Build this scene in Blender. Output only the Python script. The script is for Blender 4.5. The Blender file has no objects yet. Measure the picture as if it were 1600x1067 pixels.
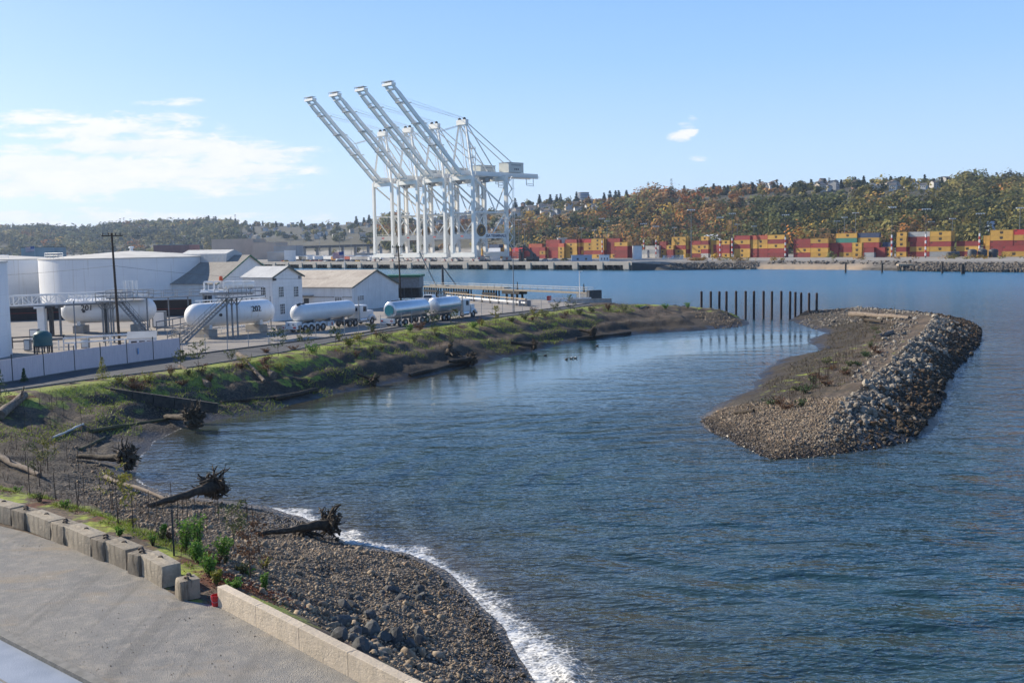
import bpy, bmesh, math, random
import numpy as np
from mathutils import Vector, Matrix
R = math.radians
random.seed(7); rng = np.random.default_rng(7)
SC = bpy.context.scene
COL = SC.collection

# ------------------------------------------------------------------ camera
CAMZ, FPX = 15.5, 1600.0
PITCH, ROLL = math.atan(150.5/1600.0), R(1.0)
_f = Vector((0, math.cos(PITCH), -math.sin(PITCH)))
_u0 = Vector((0, math.sin(PITCH), math.cos(PITCH)))
_x0 = Vector((1, 0, 0))
CR = math.cos(ROLL)*_x0 - math.sin(ROLL)*_u0
CU = math.sin(ROLL)*_x0 + math.cos(ROLL)*_u0
cam = bpy.data.cameras.new('camera'); camo = bpy.data.objects.new('camera', cam); COL.objects.link(camo)
m = Matrix.Identity(4)
for i in range(3):
    m[i][0], m[i][1], m[i][2] = CR[i], CU[i], -_f[i]
m[2][3] = CAMZ
camo.matrix_world = m
cam.sensor_width = 36.0; cam.lens = 36.0; cam.clip_start = 0.5; cam.clip_end = 20000
SC.camera = camo

# ------------------------------------------------------------------ light
SUN_AZ, SUN_EL = R(-63), R(29)       # azimuth from +Y, negative = towards -X
SUN_DIR = Vector((math.sin(SUN_AZ)*math.cos(SUN_EL), math.cos(SUN_AZ)*math.cos(SUN_EL), math.sin(SUN_EL)))
sl = bpy.data.lights.new('sun', 'SUN'); sl.energy = 5.0; sl.angle = R(0.5); sl.color = (1.0, 0.90, 0.74)
so = bpy.data.objects.new('sun', sl); COL.objects.link(so)
so.rotation_euler = SUN_DIR.to_track_quat('Z', 'Y').to_euler()
SC.view_settings.view_transform = 'Standard'; SC.view_settings.look = 'None'
SC.view_settings.gamma = 1; SC.view_settings.use_curve_mapping = False
SC.view_settings.exposure = 0.62

W = bpy.data.worlds.new('World'); SC.world = W; W.use_nodes = True
def build_world():
    nt = W.node_tree; N = nt.nodes; L = nt.links; N.clear()
    def math_(op, a, b=None, c=None, clamp=False):
        n = N.new('ShaderNodeMath'); n.operation = op; n.use_clamp = clamp
        for i, v in enumerate((a, b, c)):
            if v is None: continue
            if isinstance(v, (int, float)): n.inputs[i].default_value = v
            else: L.new(v, n.inputs[i])
        return n.outputs[0]
    out = N.new('ShaderNodeOutputWorld')
    sky = N.new('ShaderNodeTexSky'); sky.sky_type = 'NISHITA'; sky.sun_disc = False
    sky.sun_elevation = SUN_EL; sky.sun_rotation = SUN_AZ
    sky.altitude = 0; sky.air_density = 1.0; sky.dust_density = 0.6; sky.ozone_density = 2.2
    bg = N.new('ShaderNodeBackground'); bg.inputs[1].default_value = 0.125
    tc = N.new('ShaderNodeTexCoord'); sp = N.new('ShaderNodeSeparateXYZ'); L.new(tc.outputs['Generated'], sp.inputs[0])
    x, y, z = sp.outputs
    # clear autumn air: the Nishita sky is pulled towards a cleaner blue, paler near the horizon and towards the sun
    rp = N.new('ShaderNodeValToRGB'); L.new(z, rp.inputs[0]); el = rp.color_ramp.elements
    for k, (p_, c_) in enumerate([(0.0, (.60,.745,.94)), (.07, (.48,.675,.95)), (.17, (.305,.54,.955)), (.36, (.125,.335,.86)), (.62, (.075,.22,.54)), (1.0, (.04,.12,.34))]):
        e_ = el[k] if k < 2 else el.new(p_)
        e_.position = p_; e_.color = (*c_, 1)
    glow = math_('ADD', math_('MULTIPLY', x, math.sin(SUN_AZ)), math_('MULTIPLY', y, math.cos(SUN_AZ)))
    glow = math_('MULTIPLY', math_('POWER', math_('MAXIMUM', glow, 0.0), 4.0), math_('SUBTRACT', 1.0, math_('MINIMUM', math_('MULTIPLY', math_('ABSOLUTE', z), 1.9), 1.0)))
    gm = N.new('ShaderNodeMix'); gm.data_type = 'RGBA'; L.new(math_('MULTIPLY', glow, 0.75), gm.inputs[0]); L.new(rp.outputs[0], gm.inputs[6]); gm.inputs[7].default_value = (.90,.95,1.0,1)
    sc8 = N.new('ShaderNodeVectorMath'); sc8.operation = 'SCALE'; L.new(gm.outputs[2], sc8.inputs[0]); sc8.inputs[3].default_value = 0.765/0.125
    sm = N.new('ShaderNodeMix'); sm.data_type = 'RGBA'; sm.inputs[0].default_value = 0.84; L.new(sky.outputs[0], sm.inputs[6])
    bk = N.new('ShaderNodeVectorMath'); bk.operation = 'SCALE'; L.new(sc8.outputs[0], bk.inputs[0])
    bm_ = N.new('ShaderNodeMapRange'); L.new(y, bm_.inputs[0]); bm_.inputs[1].default_value = -.5; bm_.inputs[2].default_value = .25; bm_.inputs[3].default_value = .82; bm_.inputs[4].default_value = 1.0; L.new(bm_.outputs[0], bk.inputs[3]); L.new(bk.outputs[0], sm.inputs[7])
    L.new(sm.outputs[2], bg.inputs[0])
    ys = math_('MAXIMUM', y, 0.05)
    u = math_('DIVIDE', x, ys); e = math_('DIVIDE', z, ys)
    def noise(su, se, detail, seed, rough=0.6):
        cb = N.new('ShaderNodeCombineXYZ')
        L.new(math_('MULTIPLY', u, su), cb.inputs[0]); L.new(math_('MULTIPLY', e, se), cb.inputs[1]); cb.inputs[2].default_value = seed
        n = N.new('ShaderNodeTexNoise'); n.inputs['Scale'].default_value = 1; n.inputs['Detail'].default_value = detail
        n.inputs['Roughness'].default_value = rough; n.inputs['Distortion'].default_value = 0.25
        L.new(cb.outputs[0], n.inputs['Vector']); return n.outputs[0]
    blobs = [(-.44,.080,.19,.034,.92), (-.29,.074,.12,.027,.9), (-.245,.090,.10,.013,.9), (-.36,.098,.16,.016,.9),
             (-.47,.128,.13,.011,.62), (-.375,.117,.12,.021,.72), (-.33,.142,.05,.006,.45),
             (-.45,.032,.17,.013,.75), (-.27,.03,.2,.009,.6), (.172,.108,.013,.010,.62), (.164,.100,.014,.008,.6), (.178,.117,.009,.006,.5), (.183,.080,.012,.004,.42), (.24,.128,.014,.003,.3)]
    tot = None
    for (u0, e0, ru, re, st) in blobs:
        du = math_('DIVIDE', math_('SUBTRACT', u, u0), ru); de = math_('DIVIDE', math_('SUBTRACT', e, e0), re)
        r2 = math_('ADD', math_('MULTIPLY', du, du), math_('MULTIPLY', de, de))
        v = math_('MULTIPLY', math_('MAXIMUM', math_('SUBTRACT', 1.0, r2), 0.0), st)
        tot = v if tot is None else math_('MAXIMUM', tot, v)
    n1 = noise(18, 60, 9, 1.3, 0.66); n2 = noise(6, 85, 6, 4.1, 0.6)
    nn = math_('ADD', math_('MULTIPLY', n1, 0.62), math_('MULTIPLY', n2, 0.38))
    v = math_('ADD', math_('MULTIPLY', tot, 0.62), math_('MULTIPLY', math_('SUBTRACT', nn, 0.5), 2.6))
    mr = N.new('ShaderNodeMapRange'); mr.interpolation_type = 'SMOOTHSTEP'
    L.new(v, mr.inputs[0]); mr.inputs[1].default_value = 0.12; mr.inputs[2].default_value = 0.50
    gate = math_('MULTIPLY', mr.outputs[0], math_('MINIMUM', math_('MULTIPLY', tot, 5.0), 1.0))
    gate = math_('MULTIPLY', gate, math_('GREATER_THAN', y, 0.06))
    mask = math_('MULTIPLY', gate, 0.88)
    cr = N.new('ShaderNodeMix'); cr.data_type = 'RGBA'
    cr.inputs[6].default_value = (0.80, 0.84, 0.92, 1); cr.inputs[7].default_value = (1.0, 0.965, 0.93, 1)
    L.new(math_('MULTIPLY', math_('SUBTRACT', n1, 0.25), 2.2, clamp=True), cr.inputs[0])
    cb = N.new('ShaderNodeBackground'); cb.inputs[1].default_value = 0.74; L.new(cr.outputs[2], cb.inputs[0])
    mx = N.new('ShaderNodeMixShader'); L.new(mask, mx.inputs[0]); L.new(bg.outputs[0], mx.inputs[1]); L.new(cb.outputs[0], mx.inputs[2])
    L.new(mx.outputs[0], out.inputs[0])
build_world()
SC.render.engine = 'CYCLES'
SC.cycles.use_denoising = True
SC.render.filter_size = 1.15
SC.cycles.sample_clamp_indirect = 4.0
SC.cycles.max_bounces = 6; SC.cycles.diffuse_bounces = 2; SC.cycles.glossy_bounces = 3
SC.cycles.transmission_bounces = 4; SC.cycles.transparent_max_bounces = 12; SC.cycles.volume_bounces = 0
SC.cycles.caustics_reflective = False; SC.cycles.caustics_refractive = False

# ------------------------------------------------------------------ photo ray helpers
def ray(px, py):
    return (_f*FPX + CR*(px-800) + CU*(533.5-py)) / FPX
def P(px, py, z=0.0):                 # point where the line of sight meets height z
    d = ray(px, py); t = (z-CAMZ)/d.z
    return Vector((d.x*t, d.y*t, z))
def PY(px, py, Y):                    # point on the line of sight at northing Y
    d = ray(px, py); t = Y/d.y
    return Vector((d.x*t, Y, CAMZ+d.z*t))
def proj(p):
    v = Vector(p) - Vector((0, 0, CAMZ)); w = v.dot(_f)
    return 800 + FPX*v.dot(CR)/w, 533.5 - FPX*v.dot(CU)/w
def along(A, d, px):                  # distance t so that A+t*d shows at column px
    lo, hi = -200.0, 400.0
    best = min((abs(proj((A[0]+d[0]*t, A[1]+d[1]*t, A[2]))[0]-px), t) for t in np.arange(-60, 120, .25) if A[1]+d[1]*t > 5)
    return best[1]

# ------------------------------------------------------------------ object helpers
def tag(o, label=None, cat=None, group=None, kind=None):
    if label: o['label'] = label
    if cat: o['category'] = cat
    if group: o['group'] = group
    if kind: o['kind'] = kind
    return o
def thing(name, label, cat, loc=(0, 0, 0), rz=0.0, group=None):
    o = bpy.data.objects.new(name, None); COL.objects.link(o); o.empty_display_size = .3
    o.location = loc; o.rotation_euler = (0, 0, rz)
    return tag(o, label, cat, group)
def link(name, me, parent=None, loc=None, rz=None):
    o = bpy.data.objects.new(name, me); COL.objects.link(o)
    if parent is not None: o.parent = parent
    if loc is not None: o.location = loc
    if rz is not None: o.rotation_euler = (0, 0, rz)
    return o
def kids(o): return [c for c in COL.objects if c.parent == o]
def dup(root, loc, rz=0.0, label=None, group=None, scale=None, tree=None):
    def cp(o, par):
        c = o.copy(); COL.objects.link(c)
        if par is not None: c.parent = par
        for ch in (o.children): cp(ch, c)
        return c
    r = cp(root, None); r.location = loc; r.rotation_euler = (0, 0, rz)
    if scale is not None: r.scale = (scale,)*3 if isinstance(scale, (int, float)) else scale
    if label: r['label'] = label
    if group: r['group'] = group
    return r

def frame_of(d, up=Vector((0, 0, 1))):
    d = Vector(d).normalized()
    if abs(d.dot(up)) > .999: up = Vector((0, 1, 0))
    s = d.cross(up).normalized(); t = s.cross(d).normalized()
    return d, s, t
class MB:
    def __init__(s): s.v = []; s.f = []; s.m = []
    def add(s, vs, fs, mi=0):
        b = len(s.v); s.v += [tuple(v) for v in vs]
        for f in fs: s.f.append(tuple(b+i for i in f)); s.m.append(mi)
        return s
    def box(s, c, d, rz=0.0, mi=0, taper=1.0):
        x, y, z = d[0]/2, d[1]/2, d[2]/2; ca, sa = math.cos(rz), math.sin(rz); vs = []
        for (i, j, k) in ((-1,-1,-1),(1,-1,-1),(1,1,-1),(-1,1,-1),(-1,-1,1),(1,-1,1),(1,1,1),(-1,1,1)):
            q = taper if k > 0 else 1
            a, b = i*x*q, j*y*q
            vs.append((c[0]+a*ca-b*sa, c[1]+a*sa+b*ca, c[2]+k*z))
        return s.add(vs, ((0,3,2,1),(4,5,6,7),(0,1,5,4),(1,2,6,5),(2,3,7,6),(3,0,4,7)), mi)
    def bx(s, x0, x1, y0, y1, z0, z1, mi=0):
        return s.box(((x0+x1)/2, (y0+y1)/2, (z0+z1)/2), (abs(x1-x0), abs(y1-y0), abs(z1-z0)), 0, mi)
    def beam(s, p, q, w, h=None, mi=0, w2=None, h2=None):
        h = w if h is None else h; w2 = w if w2 is None else w2; h2 = h if h2 is None else h2
        p, q = Vector(p), Vector(q); d, a, b = frame_of(q-p); vs = []
        for (o, ww, hh) in ((p, w, h), (q, w2, h2)):
            for (i, j) in ((-1,-1),(1,-1),(1,1),(-1,1)): vs.append(o+a*(i*ww/2)+b*(j*hh/2))
        return s.add(vs, ((0,1,2,3),(7,6,5,4),(0,4,5,1),(1,5,6,2),(2,6,7,3),(3,7,4,0)), mi)
    def tube(s, p, q, r0, r1=None, n=8, mi=0, cap=True):
        return s.path([p, q], [r0, r0 if r1 is None else r1], n, mi, cap)
    def path(s, pts, rad, n=8, mi=0, cap=True, jit=0.0):
        pts = [Vector(p) for p in pts]; vs = []; k = len(pts)
        if isinstance(rad, (int, float)): rad = [rad]*k
        for i, p in enumerate(pts):
            d = pts[min(i+1, k-1)]-pts[max(i-1, 0)]; _, a, b = frame_of(d)
            for j in range(n):
                t = 2*math.pi*j/n; r = rad[i]*(1+(random.uniform(-jit, jit) if jit else 0))
                vs.append(p+a*(r*math.cos(t))+b*(r*math.sin(t)))
        fs = [(i*n+j, i*n+(j+1) % n, (i+1)*n+(j+1) % n, (i+1)*n+j) for i in range(k-1) for j in range(n)]
        if cap: fs += [tuple(range(n))[::-1], tuple((k-1)*n+j for j in range(n))]
        return s.add(vs, fs, mi)
    def lathe(s, prof, n=32, c=(0, 0, 0), axis=None, mi=0, cap=True):
        d, a, b = frame_of(axis if axis is not None else (0, 0, 1)); c = Vector(c); vs = []
        for (r, h) in prof:
            for j in range(n):
                t = 2*math.pi*j/n; vs.append(c+d*h+a*(r*math.cos(t))+b*(r*math.sin(t)))
        k = len(prof)
        fs = [(i*n+j, i*n+(j+1) % n, (i+1)*n+(j+1) % n, (i+1)*n+j) for i in range(k-1) for j in range(n)]
        if cap: fs += [tuple(range(n))[::-1], tuple((k-1)*n+j for j in range(n))]
        return s.add(vs, fs, mi)
    def prism(s, pts, z0, z1, mi=0):
        n = len(pts); vs = [(p[0], p[1], z0) for p in pts]+[(p[0], p[1], z1) for p in pts]
        return s.add(vs, [tuple(range(n))[::-1], tuple(range(n, 2*n))]+[(i, (i+1) % n, n+(i+1) % n, n+i) for i in range(n)], mi)
    def extr(s, pts3, off, mi=0):
        n = len(pts3); off = Vector(off); vs = [Vector(p) for p in pts3]+[Vector(p)+off for p in pts3]
        return s.add(vs, [tuple(range(n)), tuple(range(n, 2*n))[::-1]]+[(i, n+i, n+(i+1) % n, (i+1) % n) for i in range(n)], mi)
    def mesh(s, name, mats, smooth=False, bevel=0.0, fix=True):
        me = bpy.data.meshes.new(name); me.from_pydata([tuple(v) for v in s.v], [], s.f)
        for k in (mats if isinstance(mats, (list, tuple)) else [mats]): me.materials.append(k)
        if s.m: me.polygons.foreach_set('material_index', s.m)
        if fix or bevel:
            bm = bmesh.new(); bm.from_mesh(me)
            if bevel: bmesh.ops.bevel(bm, geom=list(bm.edges), offset=bevel, segments=2, profile=.6, affect='EDGES', clamp_overlap=True)
            bmesh.ops.recalc_face_normals(bm, faces=bm.faces); bm.to_mesh(me); bm.free()
        if smooth:
            me.polygons.foreach_set('use_smooth', [True]*len(me.polygons))
            try: me.set_sharp_from_angle(angle=R(40))
            except Exception: pass
        me.update(); return me
    def build(s, name, mats, parent=None, smooth=False, bevel=0.0, loc=None, rz=None):
        return link(name, s.mesh(name, mats, smooth, bevel), parent, loc, rz)

def mesh_np(name, V, F, mats, attrs=None, mi=None, smooth=False):
    V = np.asarray(V, np.float32); F = np.asarray(F, np.int32); k = F.shape[1]
    me = bpy.data.meshes.new(name); me.vertices.add(len(V)); me.vertices.foreach_set('co', V.ravel())
    me.loops.add(F.size); me.loops.foreach_set('vertex_index', F.ravel())
    me.polygons.add(len(F)); me.polygons.foreach_set('loop_start', np.arange(0, F.size, k, dtype=np.int32))
    for q in (mats if isinstance(mats, (list, tuple)) else [mats]): me.materials.append(q)
    if mi is not None: me.polygons.foreach_set('material_index', np.asarray(mi, np.int32))
    me.update(calc_edges=True)
    for nm, val in (attrs or {}).items():
        val = np.asarray(val, np.float32)
        if val.ndim == 1: a = me.attributes.new(nm, 'FLOAT', 'POINT'); a.data.foreach_set('value', val)
        else:
            a = me.attributes.new(nm, 'FLOAT_COLOR', 'POINT')
            if val.shape[1] == 3: val = np.hstack([val, np.ones((len(val), 1), np.float32)])
            a.data.foreach_set('color', val.ravel())
    me.polygons.foreach_set('use_smooth', np.full(len(F), bool(smooth)))
    me.update(); return me

# ------------------------------------------------------------------ materials
class NT:
    def __init__(s, name):
        s.m = bpy.data.materials.new(name); s.m.use_nodes = True; s.t = s.m.node_tree; s.N = s.t.nodes; s.L = s.t.links
        s.b = s.N['Principled BSDF']; s.out = s.N['Material Output']
        s.co = s.N.new('ShaderNodeTexCoord'); s.ge = s.N.new('ShaderNodeNewGeometry')
    def put(s, inp, v):
        if isinstance(v, (int, float)): inp.default_value = v
        elif isinstance(v, (tuple, list)): inp.default_value = tuple(v)+((1,) if len(v) == 3 and len(inp.default_value) == 4 else ())
        else: s.L.new(v, inp)
    def math(s, op, a, b=None, clamp=False):
        n = s.N.new('ShaderNodeMath'); n.operation = op; n.use_clamp = clamp; s.put(n.inputs[0], a)
        if b is not None: s.put(n.inputs[1], b)
        return n.outputs[0]
    def pos(s): return s.ge.outputs['Position']
    def obj(s): return s.co.outputs['Object']
    def map(s, v, scale=(1, 1, 1), rot=(0, 0, 0), loc=(0, 0, 0)):
        n = s.N.new('ShaderNodeMapping'); s.L.new(v, n.inputs[0]); n.inputs['Scale'].default_value = scale
        n.inputs['Rotation'].default_value = rot; n.inputs['Location'].default_value = loc; return n.outputs[0]
    def noise(s, v, scale, detail=4, rough=.55, dist=0.0, out=0):
        n = s.N.new('ShaderNodeTexNoise'); s.L.new(v, n.inputs['Vector']); n.inputs['Scale'].default_value = scale
        n.inputs['Detail'].default_value = detail; n.inputs['Roughness'].default_value = rough; n.inputs['Distortion'].default_value = dist
        return n.outputs[out]
    def voro(s, v, scale, feat='F1', out='Distance', rnd=1.0):
        n = s.N.new('ShaderNodeTexVoronoi'); n.feature = feat; s.L.new(v, n.inputs['Vector']); n.inputs['Scale'].default_value = scale
        n.inputs['Randomness'].default_value = rnd; return n.outputs[out]
    def ramp(s, v, a, b, lo=0.0, hi=1.0, smooth=True):
        n = s.N.new('ShaderNodeMapRange'); n.interpolation_type = 'SMOOTHSTEP' if smooth else 'LINEAR'
        s.put(n.inputs[0], v); n.inputs[1].default_value = a; n.inputs[2].default_value = b
        n.inputs[3].default_value = lo; n.inputs[4].default_value = hi; return n.outputs[0]
    def mix(s, fac, a, b, mode='MIX'):
        n = s.N.new('ShaderNodeMix'); n.data_type = 'RGBA'; n.blend_type = mode
        s.put(n.inputs[0], fac); s.put(n.inputs[6], a); s.put(n.inputs[7], b); return n.outputs[2]
    def attr(s, name, out='Fac'):
        n = s.N.new('ShaderNodeAttribute'); n.attribute_name = name; return n.outputs[out]
    def rand(s): return s.N.new('ShaderNodeObjectInfo').outputs['Random']
    def sep(s, v):
        n = s.N.new('ShaderNodeSeparateXYZ'); s.L.new(v, n.inputs[0]); return n.outputs
    def bump(s, h, dist, strength=1.0, normal=None):
        n = s.N.new('ShaderNodeBump'); s.put(n.inputs['Height'], h); n.inputs['Distance'].default_value = dist
        n.inputs['Strength'].default_value = strength
        if normal is not None: s.L.new(normal, n.inputs['Normal'])
        return n.outputs[0]
    def done(s, col=None, rough=None, normal=None, metal=None, spec=None):
        if col is not None: s.put(s.b.inputs['Base Color'], col)
        if rough is not None: s.put(s.b.inputs['Roughness'], rough)
        if normal is not None: s.L.new(normal, s.b.inputs['Normal'])
        if metal is not None: s.put(s.b.inputs['Metallic'], metal)
        if spec is not None: s.put(s.b.inputs['Specular IOR Level'], spec)
        return s.m
def mat(name, c1, c2=None, scale=3.0, rough=.7, metal=0.0, bump=0.0, bscale=20.0, stretch=(1, 1, 1), rand=0.0, spec=.4, detail=5):
    t = NT(name); v = t.map(t.obj(), stretch)
    c2 = c2 or tuple(x*.8 for x in c1)
    n = t.ramp(t.noise(v, scale, detail), .3, .7)
    col = t.mix(n, c1, c2)
    if rand:
        hv = t.N.new('ShaderNodeHueSaturation'); t.put(hv.inputs['Color'], col)
        t.put(hv.inputs['Value'], t.math('ADD', t.math('MULTIPLY', t.rand(), 2*rand), 1-rand)); col = hv.outputs[0]
    nrm = t.bump(t.noise(v, bscale, 4), bump) if bump else None
    return t.done(col, rough, nrm, metal, spec)
# ------------------------------------------------------------------ terrain
ZT = 4.4; ZY = 3.6                    # gravel lot level, yard and path level
def vnoise(x, y, seed=0):
    xi = np.floor(x).astype(np.int64); yi = np.floor(y).astype(np.int64); fx = x-xi; fy = y-yi
    fx = fx*fx*(3-2*fx); fy = fy*fy*(3-2*fy)
    def h(a, b):
        n = (a*374761393+b*668265263+seed*974711) & 0x7fffffff
        n = ((n ^ (n >> 13))*1274126177) & 0x7fffffff
        return ((n ^ (n >> 16)) & 0xffff)/65535.0
    return (h(xi, yi)*(1-fx)+h(xi+1, yi)*fx)*(1-fy)+(h(xi, yi+1)*(1-fx)+h(xi+1, yi+1)*fx)*fy
def fbm(x, y, o=4, seed=0):
    s = 0; a = .5
    for i in range(o): s = s+a*(vnoise(x, y, seed+i)-.5); x = x*2.03; y = y*2.03; a *= .5
    return s
def seg_dist(X, Y, pts, vals=None, closed=False):
    pts = np.asarray([(p[0], p[1]) for p in pts], float); n = len(pts); best = np.full(X.shape, 1e9); bv = np.zeros(X.shape)
    for i in range(n if closed else n-1):
        a, b = pts[i], pts[(i+1) % n]; d = b-a; L2 = max(1e-9, d@d)
        t = np.clip(((X-a[0])*d[0]+(Y-a[1])*d[1])/L2, 0, 1)
        q = np.hypot(X-a[0]-t*d[0], Y-a[1]-t*d[1]); w = q < best
        best = np.where(w, q, best)
        if vals is not None: bv = np.where(w, vals[i]+(vals[(i+1) % n]-vals[i])*t, bv)
    return (best, bv) if vals is not None else best
def inside(X, Y, pts):
    r = np.zeros(X.shape, bool); n = len(pts)
    for i in range(n):
        (x1, y1), (x2, y2) = pts[i][:2], pts[(i+1) % n][:2]
        c = ((y1 > Y) != (y2 > Y)) & (X < (x2-x1)*(Y-y1)/((y2-y1) or 1e-9)+x1); r ^= c
    return r
def PP(pts, z): return [tuple(P(a, b, z)[:2]) for a, b in pts]

WL_PX = [(930,1190),(880,1110),(838,1067),(790,985),(740,935),(690,890),(640,862),(590,853),(548,848),(515,830),(470,806),(420,795),(370,788),
         (300,780),(240,768),(212,748),(216,718),(240,690),(285,668),(340,655),(430,640),(500,622),(600,600),(700,580),(800,556),(900,535),(1000,522),
         (1100,516),(1150,512),(1172,507),(1170,502),(1140,494)]
wl = PP(WL_PX, 0)
MAIN = wl + [(38,226),(30,238),(18,243),(2,243),(-14,233),(-24,228),(-36,254),(-63,278),(-115,322),(-250,352),(-420,354),(-420,-60),(12,-60),(9,0)]
BEACH = wl[:20]
PLAT_PX = [(760,1125),(660,1065),(500,988),(350,905),(290,874),(240,848),(180,815),(110,790),(0,764),(-140,735),(-260,690),(-200,636),(0,622),(120,603),(300,580),
           (440,558),(600,524),(740,505),(860,490),(925,480)]
plat = PP(PLAT_PX[:9], ZT)+PP(PLAT_PX[9:], ZY)
plat2 = plat
_tail = [(8,222),(-6,226),(-28,222),(-40,248),(-66,270),(-118,312),(-250,340),(-410,342),(-410,-55),(4,-55),(3,0)]
PLAT = plat + _tail
PLAT2 = plat2 + _tail
crest = [tuple(P(925,478,3.6)), tuple(P(1000,476,3.2)), tuple(P(1060,477,2.9)), tuple(P(1110,481,2.4)), tuple(P(1150,491,1.0))]
ISL_PX = [(1087,652),(1108,640),(1140,625),(1175,606),(1184,592),(1196,574),(1225,560),(1262,553),(1284,549),(1268,539),(1262,530),(1290,520),(1268,513),(1244,505),(1236,499),(1250,493)]
ISL_PX2 = [(1533,512),(1534,530),(1522,550),(1497,575),(1478,604),(1468,640),(1450,668),(1420,690),(1370,704),(1300,711),(1250,716),(1205,718),(1165,701),(1118,680)]
isl = PP(ISL_PX, 0)
_b = [PP([(1300,489)],0)[0], PP([(1380,486)],0)[0], PP([(1460,492)],0)[0], PP([(1510,500)],0)[0]]
ISL = isl + _b + PP(ISL_PX2, 0)
icrest = [tuple(P(1262,484,1.7)), tuple(P(1330,482,2.0)), tuple(P(1420,489,2.7)), tuple(P(1462,494,3.2)), tuple(P(1440,520,3.0)), tuple(P(1400,555,2.9)), tuple(P(1350,600,2.6)),
          tuple(P(1312,635,2.1)), tuple(P(1290,662,1.3))]
def masks(X, Y):
    wx = 1.3*fbm(X/3.2, Y/3.2, 3, 31)+1.6*fbm(X/9, Y/9, 2, 35); wy = 1.3*fbm(X/3.2+40, Y/3.2, 3, 33)+1.6*fbm(X/9, Y/9+30, 2, 37)
    k = np.clip((Y-30)/40, .25, 1); A, B = X+wx*k, Y+wy*k
    inM = inside(A, B, MAIN); inI = inside(A, B, ISL)
    dM = seg_dist(A, B, MAIN, closed=True); dI = seg_dist(A, B, ISL, closed=True)
    return inM, inI, dM, dI
def height(X, Y):
    X = np.asarray(X, float); Y = np.asarray(Y, float)
    inM, inI, dM, dI = masks(X, Y)
    inP = inside(X, Y, PLAT2); dP = np.where(inP, 0, seg_dist(X, Y, PLAT2, closed=True)); dHd = np.where(inside(X, Y, PLAT), 0, seg_dist(X, Y, PLAT, closed=True))
    dC, zC = seg_dist(X, Y, crest, [c[2] for c in crest])
    near = dC < dP; dp = np.where(near, dC, dP); zp = ZY+(ZT-ZY)*np.clip((62-Y)/15, 0, 1); zt = np.where(near, zC, zp)
    t = np.clip(dM/(dM+dp+1e-6), 0, 1)
    kb = np.clip((Y-104)/20, 0, 1)*(X > -60); pa = t*(.62+.38*t); pb = 1-(1-t)**1.3
    zM = zt*(pa*(1-kb)+pb*kb)
    rough = np.clip(dHd/2.0, 0, 1)*np.clip(dM/2.5, .12, 1)*np.where(near, 1, np.clip(.45+dp/2, 0, 1))
    step = np.sin(zM*5.2+fbm(X/9, Y/9, 2, 12)*7)*.16*np.clip((Y-70)/20, 0, 1)*np.clip(dp/3, 0, 1)*np.clip(dM/3, 0, 1)
    zM = zM + step + rough*(fbm(X/4.3, Y/4.3, 3, 3)*1.0+fbm(X/.9, Y/.9, 3, 9)*.30)
    dK, zK = seg_dist(X, Y, icrest, [c[2] for c in icrest])
    ti = np.clip(dI/(dI+dK+1e-6), 0, 1)
    zI = zK*ti**.85 + np.clip(dI/2, .1, 1)*(fbm(X/5, Y/5, 3, 21)*.7+fbm(X/1.1, Y/1.1, 3, 23)*.35)
    d = np.minimum(dM, dI)
    z = np.where(inM, zM, np.where(inI, zI, -np.minimum(.22*d, 2.5)))
    return np.where(inM | inI, np.maximum(z, .02*np.minimum(d, 3)), z)
_hc = {}
def hz(x, y): return float(height(np.array([x]), np.array([y]))[0])
def G(px, py, lift=0.0):              # where the line of sight first meets the ground
    d = ray(px, py); t = np.geomspace(12, 420, 900); X = d.x*t; Y = d.y*t; Z = CAMZ+d.z*t
    H = np.maximum(height(X, Y), 0); i = int(np.argmax(Z <= H))
    if not (Z <= H).any(): return P(px, py, 0)
    a = max(i-1, 0); k = (Z[a]-H[a])/((Z[a]-H[a])-(Z[i]-H[i])+1e-9); tt = t[a]+(t[i]-t[a])*k
    x, y = d.x*tt, d.y*tt
    return Vector((x, y, max(hz(x, y), 0)+lift))

def fan(u0, u1, nu, d0, d1, nd):
    u = np.linspace(u0, u1, nu); d = np.geomspace(d0, d1, nd); D, U = np.meshgrid(d, u, indexing='ij')
    X = (U*D).ravel(); Y = D.ravel(); i = np.arange((nd-1)*nu).reshape(nd-1, nu)[:, :-1].ravel()
    return X, Y, np.stack([i, i+1, i+nu+1, i+nu], 1)

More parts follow.
